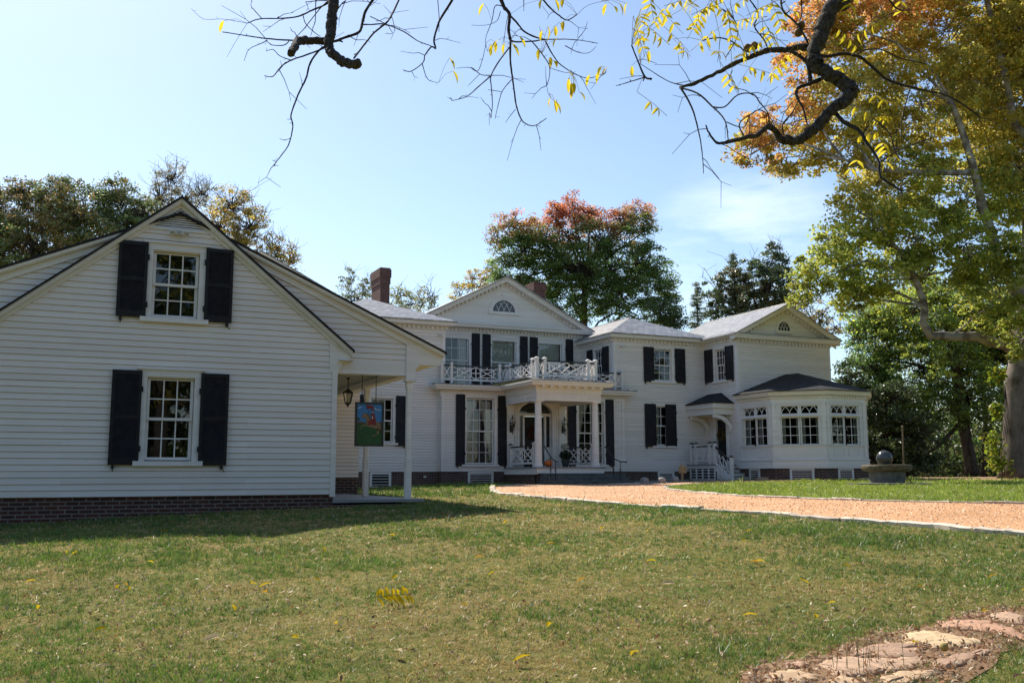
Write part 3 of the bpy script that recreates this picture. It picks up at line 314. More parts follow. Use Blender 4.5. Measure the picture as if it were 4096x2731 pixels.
STONES = [[(6.05, 5.42), (6.27, 5.4), (6.39, 5.32), (6.36, 5.14), (6.24, 4.9), (6.1, 4.79), (6.15, 5.03), (6.06, 5.17), (5.97, 5.3)], [(6.6, 5.46), (6.79, 5.48), (6.8, 5.33), (6.56, 5.14), (6.51, 5.27), (6.49, 5.36)], [(5.45, 5.24), (5.71, 5.29), (5.76, 5.18), (5.78, 5.04), (5.8, 4.89), (5.59, 4.88), (5.44, 4.9), (5.36, 4.98), (5.34, 5.08)], [(4.74, 4.99), (5.06, 5.12), (5.2, 5.12), (5.3, 5.01), (5.26, 4.92), (5.07, 4.8), (4.89, 4.85), (4.77, 4.93)], [(4.45, 4.93), (4.62, 4.96), (4.86, 4.82), (5.05, 4.78), (5.03, 4.68), (4.82, 4.61), (4.68, 4.61), (4.39, 4.64), (4.36, 4.71)], [(5.1, 4.65), (5.3, 4.69), (5.59, 4.73), (5.62, 4.69), (5.37, 4.59), (5.15, 4.52), (4.99, 4.51)], [(3.93, 4.85), (4.1, 4.88), (4.18, 4.82), (4.19, 4.73), (4.13, 4.67), (3.98, 4.65), (3.86, 4.73)], [(4.17, 4.99), (4.29, 5.01), (4.33, 4.95), (4.24, 4.9), (4.16, 4.93)], [(4.18, 4.6), (4.32, 4.65), (4.35, 4.57), (4.29, 4.47), (4.13, 4.52)], [(4.48, 4.49), (4.7, 4.54), (4.89, 4.51), (4.9, 4.44), (4.73, 4.41), (4.52, 4.36), (4.42, 4.41)]]
# ------------------------------------------------------------------ wall frames: a along the wall, z up, o outwards
class FR:
    def __init__(s, O, t, n): s.O = O; s.t = t; s.n = n
    def p(s, a, z, o): return (s.O[0]+s.t[0]*a+s.n[0]*o, s.O[1]+s.t[1]*a+s.n[1]*o, z)
    def box(s, mb, a0, a1, z0, z1, o0, o1):
        P = s.p
        return mb.hexa([P(a0, z0, o0), P(a1, z0, o0), P(a1, z0, o1), P(a0, z0, o1), P(a0, z1, o0), P(a1, z1, o0), P(a1, z1, o1), P(a0, z1, o1)])
    def bar(s, mb, a0, z0, a1, z1, o, w, d=None): return mb.bar(s.p(a0, z0, o), s.p(a1, z1, o), w, d)
def front(y): return FR((0, y), (1, 0), (0, -1))
def leftside(x): return FR((x, 0), (0, 1), (-1, 0))
def rightside(x): return FR((x, 0), (0, 1), (1, 0))
EXPO = .11
def siding(mb, F, z0, z1, lo, hi, openings=(), expo=EXPO, back=True):
    """lapped boards; lo(z), hi(z) give the ends, so gables come out clipped."""
    z = z0; rg_ = random.Random(int(z0*100+F.O[0]*7+F.O[1]*3))
    while z < z1-.004:
        zt = min(z+expo, z1); zm = (z+zt)/2
        segs = [(lo(z), hi(z), lo(zt), hi(zt))]
        if segs[0][1]-segs[0][0] < .02: break
        for (a0, a1, b0, b1) in openings:
            if b1 > zm and b0 < zm:
                ns = []
                for (l0, h0, l1, h1) in segs:
                    if a1 <= l0 or a0 >= h0: ns.append((l0, h0, l1, h1)); continue
                    if a0-l0 > .01: ns.append((l0, a0, min(l1, a0), a0))
                    if h0-a1 > .01: ns.append((a1, h0, a1, max(h1, a1)))
                segs = ns
        ns = []
        for (l0, h0, l1, h1) in segs:                       # board ends, a hair out of line with one another
            a = l0+rg_.uniform(.6, 3.6)
            while a < min(h0, h1)-.5 and a > max(l0, l1): ns.append((l0, a, l1, a)); l0 = l1 = a; a += rg_.uniform(2.4, 4.2)
            ns.append((l0, h0, l1, h1))
        segs = ns; zk = z
        for (l0, h0, l1, h1) in segs:
            P = F.p; z = zk-rg_.uniform(0, .005)
            mb.add([P(l0, z, .022), P(h0, z, .022), P(h1, zt, .003), P(l1, zt, .003), P(l0, z-.011, .003), P(h0, z-.011, .003)], [(0, 1, 2, 3), (4, 5, 1, 0)]); mb.mi.setdefault('butt_edge_shade', []).append(len(mb.f)-1)
        z = zt
    return mb
def window(root, F, a0, a1, z0, z1, rows, cols, trim=.13, head=.14, sash=True, curtain=None, depth=.7, label=None, sill=True, capw=.06, mun=.022, room=True):
    mb = MB(); ja, jb = a0-.06, a1+.06; za, zb = z0-.07, z1+.06
    F.box(mb, ja-trim, ja, za, zb, -.10, .045); F.box(mb, jb, jb+trim, za, zb, -.10, .045)
    F.box(mb, ja-trim-.005, jb+trim+.005, zb, zb+head, -.10, .052); F.box(mb, ja-trim-capw, jb+trim+capw, zb+head, zb+head+.035, -.02, .085)
    F.box(mb, ja, ja+.018, za, zb, -.16, -.10); F.box(mb, jb-.018, jb, za, zb, -.16, -.10); F.box(mb, ja, jb, zb-.02, zb, -.16, -.10)
    w = mb.build('window', 'trim_white', root)
    if label: w['label'] = label
    if sill:
        m2 = MB(); F.box(m2, ja-trim-.07, jb+trim+.07, za-.085, za, -.1, .095); m2.build('window_sill', 'trim_white', w)
    m3 = MB(); zm = (z0+z1)/2; st = .05
    def leaf(zl, zh, o, nr):
        F.box(m3, a0-st, a0, zl-st, zh+st*.7, o-.035, o); F.box(m3, a1, a1+st, zl-st, zh+st*.7, o-.035, o)
        F.box(m3, a0, a1, zl-st, zl, o-.034, o-.001); F.box(m3, a0, a1, zh, zh+st*.7, o-.034, o-.001)
        for i in range(1, cols):
            a = a0+(a1-a0)*i/cols; F.box(m3, a-mun/2, a+mun/2, zl, zh, o-.03, o-.004)
        for j in range(1, nr):
            zz = zl+(zh-zl)*j/nr; F.box(m3, a0, a1, zz-mun/2, zz+mun/2, o-.029, o-.005)
    if sash:
        leaf(z0, zm-.018, -.075, rows//2); leaf(zm+.018, z1, -.035, rows-rows//2)
    else: leaf(z0, z1, -.045, rows)
    m3.build('sash', 'trim_white', w)
    m4 = MB(); q_ = m4.quad
    if F.t[1]*F.n[0]-F.t[0]*F.n[1] < 0: q_ = lambda a, b, c, d: m4.quad(d, c, b, a)
    if sash:
        q_(F.p(a0, z0, -.095), F.p(a1, z0, -.095), F.p(a1, zm, -.095), F.p(a0, zm, -.095)); q_(F.p(a0, zm, -.055), F.p(a1, zm, -.055), F.p(a1, z1, -.055), F.p(a0, z1, -.055))
    else: q_(F.p(a0, z0, -.065), F.p(a1, z0, -.065), F.p(a1, z1, -.065), F.p(a0, z1, -.065))
    m4.build('pane', 'glass', w)
    if room:
        m5 = MB(); P = F.p; e = .25
        A = [P(a0-.06, z0-.07, -.16), P(a1+.06, z0-.07, -.16), P(a1+.06, z1+.06, -.16), P(a0-.06, z1+.06, -.16)]
        B_ = [P(a0-e, z0-e, -depth), P(a1+e, z0-e, -depth), P(a1+e, z1+e*.3, -depth), P(a0-e, z1+e*.3, -depth)]
        m5.add(A+B_, [(4, 5, 6, 7), (0, 1, 5, 4), (1, 2, 6, 5), (2, 3, 7, 6), (3, 0, 4, 7)]); m5.build('window_recess', 'dark_room', w)
    if curtain: curtain(w, F, a0, a1, z0, z1)
    return w
def opening(a0, a1, z0, z1): return (a0-.07, a1+.07, z0-.09, z1+.08)
def drape(mb, F, edgeL, edgeR, z0, z1, o, folds=7, n=24, rows=14, amp=.025):
    vs = []; fs = []
    for j in range(rows+1):
        t = j/rows; z = z1+(z0-z1)*t; l = edgeL(t); r = edgeR(t)
        for i in range(n+1):
            u = i/n; vs.append(F.p(l+(r-l)*u, z, o+amp*math.sin(u*folds*2*math.pi+t*1.3)))
    for j in range(rows):
        for i in range(n): k = j*(n+1)+i; fs.append((k, k+1, k+n+2, k+n+1))
    mb.add(vs, fs)
def tied(w, F, a0, a1, z0, z1):
    """two white curtains gathered back to the sides, with an inner pair crossed at the top"""
    W = a1-a0; mb = MB()
    zb = z0+(z1-z0)*.32
    drape(mb, F, lambda t: a0-.03, lambda t: a0+W*(.26-.25*t**1.6), zb, z1-.06, -.16, 5)
    drape(mb, F, lambda t: a0+W*(.62+.24*t**1.5), lambda t: a1-.05, zb-.12, z1-.06, -.16, 6)
    drape(mb, F, lambda t: a0+W*.27-W*.10*t, lambda t: a0+W*(.48-.36*t**1.2), z1-(z1-z0)*.34, z1, -.20, 3)
    drape(mb, F, lambda t: a0+W*(.50+.16*t**1.2), lambda t: a0+W*.66+W*.06*t, z1-(z1-z0)*.32, z1, -.20, 3)
    drape(mb, F, lambda t: a1-.16+.1*t, lambda t: a1+.01, z0, zb-.1, -.17, 2)
    mb.build('curtain', 'curtain', w, True)
def sheer(l, r):
    def f(w, F, a0, a1, z0, z1):
        mb = MB(); W = a1-a0
        drape(mb, F, lambda t: a0+W*l, lambda t: a0+W*r, z0-.05, z1+.03, -.17, int(9*(r-l))+2, 40, 4, .03); mb.build('curtain', 'curtain', w, True)
    return f
def sides(w, F, a0, a1, z0, z1):
    mb = MB(); W = a1-a0
    drape(mb, F, lambda t: a0-.03, lambda t: a0+W*.2, z0-.05, z1, -.17, 3); drape(mb, F, lambda t: a1-W*.14, lambda t: a1+.03, z0-.05, z1, -.17, 3); mb.build('curtain', 'curtain', w, True)
def shutter(root, F, a0, a1, z0, z1, pitch=.042, hinge=0, o=.05, mids=1, hook=True, label=None):
    mb = MB(); t = .035; st = .055
    F.box(mb, a0, a0+st, z0, z1, o, o+t); F.box(mb, a1-st, a1, z0, z1, o, o+t)
    F.box(mb, a0+st, a1-st, z1-.07, z1, o+.001, o+t-.001); F.box(mb, a0+st, a1-st, z0, z0+.11, o+.001, o+t-.001)
    zs = [z0+.11]+[z0+(z1-z0)*(i+1)/(mids+1) for i in range(mids)]+[z1-.07]
    for m in zs[1:-1]: F.box(mb, a0+st, a1-st, m-.035, m+.035, o+.001, o+t-.001)
    for i in range(len(zs)-1):
        lo_ = zs[i]+(.035 if i else 0); hi_ = zs[i+1]-(.035 if i < len(zs)-2 else 0); n = max(3, int((hi_-lo_)/pitch)); dz = (hi_-lo_)/n
        for j in range(n):
            za = lo_+j*dz; P = F.p
            mb.hexa([P(a0+st, za, o+.026), P(a1-st, za, o+.026), P(a1-st, za+.006, o+.031), P(a0+st, za+.006, o+.031), P(a0+st, za+dz*1.15, o+.004), P(a1-st, za+dz*1.15, o+.004), P(a1-st, za+dz*1.15+.006, o+.009), P(a0+st, za+dz*1.15+.006, o+.009)])
    if hinge:
        a = a0 if hinge < 0 else a1
        for zz in (z0+(z1-z0)*.17, z0+(z1-z0)*.80): F.box(mb, a-.025, a+.025, zz-.05, zz+.05, o+.01, o+t+.012)
    s_ = mb.build('shutter', 'shutter_black', root)
    if label: s_['label'] = label
    if hook:
        a = a0+.08 if hinge > 0 else a1-.08
        m = MB(); F.box(m, a-.022, a+.022, z0-.07, z0-.005, .02, o+t); m.bar(F.p(a, z0-.05, o+t), F.p(a+(.05 if hinge < 0 else 0), z0-.12, o+t), .014); m.build('shutter_hook', 'iron', s_)
    return s_
def prof_run(mb, F, a0, a1, prof, m0=0, m1=0, close=True):
    """extrude (o, z) profile along the wall, ends mitred by m*o"""
    n = len(prof); vs = [F.p(a0-m0*o, z, o) for o, z in prof]+[F.p(a1+m1*o, z, o) for o, z in prof]
    fs = [(i, (i+1) % n, n+(i+1) % n, n+i) for i in range(n if close else n-1)]
    if close: fs += [tuple(range(n))[::-1], tuple(range(n, 2*n))]
    mb.add(vs, fs)
def cornice(root, F, a0, a1, zt, ov, m0=0, m1=0, dent=True, name='cornice', drop=.34, dsp=.20, frieze=.16, ends=(0, 0)):
    mb = MB(); p = [(0, zt), (ov, zt), (ov, zt-.05), (ov-.03, zt-.07), (ov-.05, zt-.17), (ov-.09, zt-.19), (.13, zt-.20), (.13, zt-.22), (.045, zt-.22), (.045, zt-drop), (.02, zt-drop-.03), (.02, zt-drop-frieze), (0, zt-drop-frieze)]
    prof_run(mb, F, a0, a1, p, m0, m1); c = mb.build(name, 'trim_white', root)
    if dent:
        m2 = MB(); a = a0+.03-m0*.045
        while a < a1-.1+m1*.1:
            F.box(m2, a, a+dsp*.5, zt-.315, zt-.221, .046, .125); a += dsp
        m2.build('dentil_row', 'trim_white', c)
    return c
def plane_roof(root, pts, thick, mat='slate', name='roof'):
    mb = MB(); mb.prism(pts, (0, 0, -thick)); return mb.build(name, mat, root)
def louver_vent(root, F, a0, a1, z0, z1, n=4, name='basement_vent'):
    mb = MB(); F.box(mb, a0, a0+.09, z0, z1, -.02, .035); F.box(mb, a1-.09, a1, z0, z1, -.02, .035); F.box(mb, a0+.09, a1-.09, z1-.09, z1, -.02, .034); F.box(mb, a0+.09, a1-.09, z0, z0+.03, -.02, .034)
    h = (z1-.09-z0-.05)/n
    for i in range(n):
        z = z0+.05+h*i; P = F.p
        F.box(mb, a0+.09, a1-.09, z+h*.30, z+h*.30+.022, -.015, .022)
    v = mb.build(name, 'trim_white', root); m2 = MB(); F.box(m2, a0+.08, a1-.08, z0+.04, z1-.08, -.012, -.004); m2.build('vent_backing', 'dark_room', v); return v
def lunette(root, F, ca, zb, ra, rh, trim=.17, mun=.03, key=True):
    N = 24; mb = MB()
    arc = [(ca+ra*math.cos(math.pi*i/N), zb+rh*math.sin(math.pi*i/N)) for i in range(N+1)]
    out = [(ca+(ra+trim)*math.cos(math.pi*i/N), zb+(rh+trim)*math.sin(math.pi*i/N)) for i in range(N+1)]
    for i in range(N):
        P = F.p; a, b, c, d = arc[i], arc[i+1], out[i+1], out[i]
        mb.hexa([P(*a, .0), P(*b, .0), P(*c, .0), P(*d, .0), P(*a, .055), P(*b, .055), P(*c, .045), P(*d, .045)])
    F.box(mb, ca-ra-trim-.03, ca+ra+trim+.03, zb-.13, zb, 0, .075)
    if key: mb.prism([F.p(ca-.07, zb+rh+.01, .0), F.p(ca+.07, zb+rh+.01, .0), F.p(ca+.10, zb+rh+trim+.08, .0), F.p(ca-.10, zb+rh+trim+.08, .0)], (F.n[0]*.085, F.n[1]*.085, 0))
    w = mb.build('lunette_window', 'trim_white', root)
    m2 = MB()
    for k in range(1, 4):                                    # interlacing gothic arcs
        xb = ca-ra+2*ra*k/4
        for sg in (-1, 1):
            pts = []
            for i in range(9):
                t = i/8; x = xb+sg*ra*.62*(t**1.7); z = zb+rh*1.05*t
                if ((x-ca)/ra)**2+((z-zb)/rh)**2 <= 1.02: pts.append(F.p(x, z, .03))
            if len(pts) > 1:
                for i in range(len(pts)-1): m2.bar(pts[i], pts[i+1], mun*.7)
    m2.build('tracery', 'trim_white', w)
    m3 = MB(); m3.poly([F.p(a, z, .012) for a, z in arc]); m3.build('pane', 'lunette_glass', w)
    return w
kk = NB('lunette_glass'); kk.col((.022, .024, .026)); kk.rough(.08, .6)

# ------------------------------------------------------------------ LEFT BUILDING (clapboard cottage)
CT = thing('cottage', 'near white clapboard gable cottage with two black-shuttered windows and side porch', 'house', (1.75, 18.37, .9))
YG = 18.37; F0 = front(YG)
apx, apz, slp = 1.75, 6.695, .815
def rake(z): return (apz-z)/slp
W1 = (1.375, 2.065, 4.50, 5.61); W2 = (1.375, 2.065, 1.93, 3.30)
mb = MB()
lo = lambda z: max(-1.24, apx-rake(z+.15)); hi = lambda z: min(4.68, apx+rake(z+.15))
siding(mb, F0, 1.25, 6.09, lo, hi, [opening(*W1), opening(*W2)]); mb.build('clapboard_wall', 'siding_white', CT)
mb = MB(); F0.box(mb, 4.66, 4.76, 1.2, 4.10, -.04, .035)
zt_ = lambda X: apz-slp*(X-apx)-.12
mb.prism([F0.p(4.60, zt_(4.60), .033), F0.p(5.0, zt_(5.0), .033), F0.p(5.0, 3.86, .033), F0.p(4.97, 3.80, .033), F0.p(4.86, 3.77, .033), F0.p(4.83, 3.68, .033), F0.p(4.76, 3.60, .033), F0.p(4.60, 3.60, .033)], (0, .05, 0)); mb.build('corner_board', 'trim_white', CT)
mb = MB(); mb.box(-1.24, 4.72, 18.40, 26, .2, 1.25)
mb.box(4.72, 6.48, 18.38, 18.6, .2, 1.05); mb.build('brick_foundation', 'brick_red', CT)
mb = MB(); mb.box(4.80, 6.9, 24.33, 24.5, .6, 1.56); mb.build('brick_foundation', 'brick_red', CT)
# rake boards of the steep gable: three stepped mouldings, then the dark roof edge
mb = MB()
for sg in (-1, 1):
    for d0, d1, o0, o1 in ((.02, .085, .012, .15), (.085, .105, .01, .12), (.105, .16, 0, .05)):
        def q(t, d, o): return F0.p(apx+sg*t, apz-slp*t-d*1.29, o)
        e0 = 0; e1 = 3.27 if d1 < .15 else 3.0
        mb.hexa([q(e0, d1, o0), q(e1, d1, o0), q(e1, d1, o1), q(e0, d1, o1), q(e0, d0, o0), q(e1, d0, o0), q(e1, d0, o1), q(e0, d0, o1)])
mb.build('rake_board', 'trim_white', CT)
for sg in (-1, 1):
    e = 3.30
    plane_roof(CT, [(apx, 18.18, apz), (apx+sg*e, 18.18, apz-slp*e), (apx+sg*e, 26.5, apz-slp*e), (apx, 26.5, apz)], .045, 'shingle_dark')
mb = MB()   # soffit under the rake overhang and at the eaves
for sg in (-1, 1):
    mb.quad((apx, 18.22, apz-.06), (apx+sg*3.3, 18.22, apz-slp*3.3-.06), (apx+sg*3.3, 18.37, apz-slp*3.3-.06), (apx, 18.37, apz-.06))
mb.quad((4.76, 18.22, 3.80), (5.05, 18.22, 3.80), (5.05, 18.5, 3.80), (4.76, 18.5, 3.80)); mb.build('soffit', 'soffit', CT)
# broad low gable behind it (porch side on the right, shed side on the left)
F1 = front(18.43); bz, bs = 6.405, .445
mb = MB()
siding(mb, F1, 3.78, 6.3, lambda z: min(4.72, apx+rake(z)-.35), lambda z: min(6.17, apx+(bz-.20-z)/bs)); mb.build('clapboard_wall', 'siding_white', CT)
mb = MB(); siding(mb, F1, 3.78, 6.3, lambda z: max(-2.6, apx-(bz-.20-z)/bs), lambda z: apx-rake(z)+.3); mb.build('clapboard_wall', 'siding_white', CT)
mb = MB(); F1.box(mb, 4.76, 6.34, 3.57, 3.78, -.25, .02); mb.box(6.12, 6.34, 18.68, 24.3, 3.57, 3.78); mb.build('porch_beam', 'trim_white', CT)
mb = MB()
for sg in (-1, 1):
    for d0, d1, o0, o1 in ((.02, .09, .012, .15), (.09, .11, .01, .12), (.11, .22, 0, .05)):
        def q(t, d, o): return F1.p(apx+sg*t, bz-bs*t-d*1.09, o)
        e1 = 5.2 if d1 < .15 else 4.85; e0 = .9
        mb.hexa([q(e0, d1, o0), q(e1, d1, o0), q(e1, d1, o1), q(e0, d1, o1), q(e0, d0, o0), q(e1, d0, o0), q(e1, d0, o1), q(e0, d0, o1)])
mb.build('rake_board', 'trim_white', CT)
mb = MB(); mb.prism([F1.p(6.17, bz-bs*(6.17-apx)-.10, .0), F1.p(6.93, bz-bs*(6.93-apx)-.10, .0), F1.p(6.93, 3.88, .0), F1.p(6.88, 3.80, .0), F1.p(6.46, 3.80, .0), F1.p(6.40, 3.74, .0), F1.p(6.36, 3.68, .0), F1.p(6.36, 3.50, .0), F1.p(6.17, 3.50, .0)], (0, -.04, 0))
F1.box(mb, 6.15, 6.38, 3.46, 3.50, -.1, .06); mb.build('eave_return', 'trim_white', CT)
mb = MB(); mb.box(6.34, 6.86, 18.44, 24.3, 3.82, 3.85); mb.box(6.84, 6.90, 18.40, 24.3, 3.84, 4.10); mb.build('soffit', 'soffit', CT)
for sg in (-1, 1):
    e = 5.24
    plane_roof(CT, [(apx, 18.26, bz), (apx+sg*e, 18.26, bz-bs*e), (apx+sg*e, 26.5, bz-bs*e), (apx, 26.5, bz)], .045, 'shingle_dark')
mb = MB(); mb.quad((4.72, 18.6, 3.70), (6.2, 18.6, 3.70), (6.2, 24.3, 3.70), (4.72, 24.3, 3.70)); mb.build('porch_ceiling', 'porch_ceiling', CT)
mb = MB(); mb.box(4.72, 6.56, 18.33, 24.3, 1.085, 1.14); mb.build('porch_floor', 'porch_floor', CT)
mb = MB(); mb.quad((4.74, 18.4, 1.14), (4.74, 24.3, 1.14), (4.74, 24.3, 3.8), (4.74, 18.4, 3.8)); mb.build('side_wall', 'siding_white', CT)
def porch_post(x, y):
    m = MB(); c = .012
    def sec(w, z): h = w/2; return [(x-h+c, y-h, z), (x+h-c, y-h, z), (x+h, y-h+c, z), (x+h, y+h-c, z), (x+h-c, y+h, z), (x-h+c, y+h, z), (x-h, y+h-c, z), (x-h, y-h+c, z)]
    S = [(.122, 1.14), (.122, 1.93), (.097, 1.97), (.097, 3.29), (.122, 3.34), (.13, 3.57)]
    vs = []; fs = []
    for w, z in S: vs += sec(w, z)
    for i in range(len(S)-1):
        for j in range(8): fs.append((i*8+j, i*8+(j+1) % 8, i*8+8+(j+1) % 8, i*8+8+j))
    m.add(vs, fs); m.build('porch_post', 'trim_white', CT)
porch_post(6.255, 18.48); porch_post(6.25, 21.42)
FH = front(24.3); mb = MB(); siding(mb, FH, 1.56, 4.4, lambda z: 4.74, lambda z: 6.9, expo=.0935); mb.box(4.76, 6.88, 24.31, 34, 1.56, 4.4); mb.build('clapboard_wall', 'siding_white', CT)
mb = MB(); mb.box(-3.4, 6.3, 26.2, 26.4, .5, 4.3); mb.box(-3.45, -3.35, 18.5, 26.3, .3, 4.2); mb.build('rear_wall', 'siding_white', CT)
w = window(CT, F0, *W1, 4, 3, trim=.115, head=.12); w = window(CT, F0, *W2, 4, 3, trim=.115, head=.12)
for (z0, z1) in ((4.41, 5.785), (1.795, 3.455)):
    shutter(CT, F0, .73, 1.225, z0, z1, .034, 1, mids=1); shutter(CT, F0, 2.23, 2.725, z0-.01, z1-.005, .034, -1, mids=1)
mb = MB()   # gable vent
for i in range(10):
    z = 6.10+i*.042; h = (6.55-z)/.815
    if h > .03:
        P = F0.p; mb.hexa([P(1.75-h, z, .03), P(1.75+h, z, .03), P(1.75+h, z+.012, .034), P(1.75-h, z+.012, .034), P(1.75-h*.95, z+.028, .004), P(1.75+h*.95, z+.028, .004), P(1.75+h*.95, z+.036, .008), P(1.75-h*.95, z+.036, .008)])
F0.box(mb, 1.235, 2.265, 6.055, 6.095, 0, .045); v = mb.build('gable_vent', 'trim_white', CT)
mb = MB(); mb.poly([F0.p(1.18, 6.05, .002), F0.p(2.32, 6.05, .002), F0.p(1.75, 6.56, .002)]); mb.build('vent_backing', 'dark_room', v)
mb = MB(); F0.box(mb, 1.69, 1.77, 5.97, 6.03, .0, .06)
for sg in (-1, 1):
    c = Vector(F0.p(1.73+sg*.10, 6.0, .13)); d = Vector((sg*.45, -.85, -.28)).normalized(); mb.bar(c-d*.05, c+d*.05, .11, .07); mb.bar(F0.p(1.73, 6.0, .05), c-d*.04, .025)
fl = mb.build('floodlight', 'fixture_white', CT); mb = MB()
for sg in (-1, 1): c = Vector(F0.p(1.73+sg*.10, 6.0, .13)); d = Vector((sg*.45, -.85, -.28)).normalized(); mb.bar(c+d*.045, c+d*.054, .085, .045)
mb.build('lens', 'candle_glass', fl)
# things that hang in the porch
def tubeline(mb, pts, r, n=6): return mb.tube(pts, r, n)
LN = thing('hanging_lantern', 'black iron lantern hanging from the porch ceiling on a rod', 'lantern', (5.56, 20.5, 3.2))
mb = MB(); x, y = 5.56, 20.5; mb.tube([(x, y, 3.70), (x, y, 3.47)], .012, 6); mb.lathe([(.035, 3.66), (.05, 3.70)], (x, y, 0), 10); mb.build('rod', 'bronze', LN)
mb = MB(); mb.lathe([(.015, 3.47), (.03, 3.45), (.05, 3.43), (.115, 3.385), (.125, 3.365), (.10, 3.36)], (x, y, 0), 6); mb.build('cap', 'bronze', LN)
mb = MB()
for j in range(6):
    w_ = 2*math.pi*j/6; c_, s_ = math.cos(w_), math.sin(w_); mb.bar((x+.105*c_, y+.105*s_, 3.365), (x+.062*c_, y+.062*s_, 3.15), .014)
mb.lathe([(.07, 3.16), (.068, 3.14), (.03, 3.10), (.012, 3.07), (.0, 3.05)], (x, y, 0), 6); mb.build('cage', 'bronze', LN)
mb = MB(); mb.lathe([(.098, 3.36), (.058, 3.155)], (x, y, 0), 6, False); mb.build('glass_panel', 'glass', LN)
mb = MB(); mb.lathe([(.014, 3.16), (.014, 3.27)], (x, y, 0), 8); mb.build('candle', 'fixture_white', LN)
SG = thing('hanging_sign', 'painted sign of a rider in red on a horse, hung on two chains', 'sign', (5.48, 18.56, 2.18))
sy = 18.55; X0, X1, Z0, Z1 = 5.185, 5.765, 2.165, 3.03
mb = MB(); mb.box(X0, X1, sy, sy+.045, Z0, Z1); mb.build('board', 'pt_dark', SG)
mb = MB()
for a in ((X0, X1, Z0, Z0+.035), (X0, X1, Z1-.035, Z1), (X0, X0+.035, Z0+.035, Z1-.035), (X1-.035, X1, Z0+.035, Z1-.035)): mb.box(a[0], a[1], sy-.018, sy-.001, a[2], a[3])
mb.build('frame', 'bronze', SG)
def pt(px, py, lay): return (X0+(px-330)/440*(X1-X0), sy-.002-lay*.0012, Z1-(py-35)/670*(Z1-Z0))
def art(name, mat, polys, lay):
    m = MB()
    for pl in polys: m.poly([pt(a, b, lay) for a, b in pl])
    m.build(name, mat, SG)
ell = lambda cx, cy, rx, ry: [(cx+rx*math.cos(i*.5236), cy+ry*math.sin(i*.5236)) for i in range(12)]
art('painted_sky', 'pt_sky', [[(355, 60), (745, 60), (745, 345), (355, 345)]], 0); art('painted_field', 'pt_field', [[(355, 368), (420, 360), (560, 372), (745, 352), (745, 640), (720, 680), (380, 680), (355, 650)]], 1)
art('painted_hedge', 'pt_hedge', [[(355, 338), (420, 330), (470, 345), (560, 338), (745, 330), (745, 352), (560, 372), (420, 360), (355, 368)]], 2); art('painted_cloud', 'pt_cloud', [[(362, 135), (385, 112), (430, 104), (415, 122), (380, 136)], ell(690, 150, 40, 9)], 2)
art('painted_bush', 'pt_bush', [ell(375, 298, 24, 25)], 3)
art('painted_horse', 'pt_horse', [[(425, 272), (440, 240), (455, 207), (480, 198), (520, 220), (555, 280), (560, 330), (500, 350), (492, 285), (460, 268), (432, 286)], [(500, 345), (560, 325), (650, 330), (700, 336), (722, 370), (720, 430), (700, 470), (660, 440), (600, 424), (530, 405), (505, 385)], [(650, 430), (672, 470), (655, 520), (600, 545), (606, 556), (690, 510), (704, 440)], [(505, 370), (432, 382), (408, 442), (420, 447), (444, 396), (522, 402)]], 4)
art('painted_mane', 'pt_mane', [[(478, 198), (520, 212), (560, 275), (572, 330), (556, 320), (545, 270), (510, 222)], [(722, 350), (745, 390), (742, 480), (722, 470)], [(450, 205), (455, 190), (463, 200)]], 5)
art('painted_rider', 'pt_red', [[(552, 242), (582, 206), (626, 206), (640, 285), (655, 372), (620, 384), (560, 372), (520, 392), (528, 330), (572, 290), (578, 242)], [(484, 74), (560, 80), (622, 96), (602, 110), (626, 126), (515, 140)]], 6)
art('painted_figure', 'pt_skin', [ell(596, 178, 14, 20), [(540, 238), (556, 232), (556, 250), (542, 250)]], 7); art('painted_hat', 'pt_dark', [[(562, 156), (588, 140), (622, 146), (625, 158), (598, 164)], [(483, 74), (488, 74), (556, 240), (550, 240)]], 8); art('painted_plume', 'pt_white', [[(610, 142), (640, 122), (658, 128), (640, 146)], [(584, 246), (600, 246), (602, 290), (588, 290)]], 8)
for x in (5.32, 5.605):
    mb = MB(); n = 16
    for i in range(n):
        z = 3.03+.54*(i+.5)/n; h = .54/n*.7
        if i % 2: mb.tube([(x-.007, sy+.02, z-h), (x-.007, sy+.02, z+h), (x+.007, sy+.02, z+h), (x+.007, sy+.02, z-h), (x-.007, sy+.02, z-h)], .0032, 4)
        else: mb.tube([(x, sy+.013, z-h), (x, sy+.013, z+h), (x, sy+.027, z+h), (x, sy+.027, z-h), (x, sy+.013, z-h)], .0032, 4)
    mb.build('chain', 'iron', SG)
# ------------------------------------------------------------------ THE MAIN HOUSE
HS = thing('mansion', 'large white clapboard house with pedimented centre, columned portico, two wings and octagonal bay', 'house', (17.8, 36.0, 1.25))
ZB = 1.75                                   # bottom of the boards, top of the brick
YW, YC, YB, YR = 36.46, 39.4, 36.15, 34.07
FW, FC, FB, FG = front(YW), front(YC), front(YB), front(YR)
def corner_board(F, a, z0, z1, w=.13):
    m = MB(); F.box(m, a-w/2, a+w/2, z0, z1, -.02, .034); m.build('corner_board', 'trim_white', HS)
def wall(F, z0, z1, a0, a1, ops=()):
    m = MB(); siding(m, F, z0, z1, lambda z: a0, lambda z: a1, [opening(*o) for o in ops]); return m.build('clapboard_wall', 'siding_white', HS)
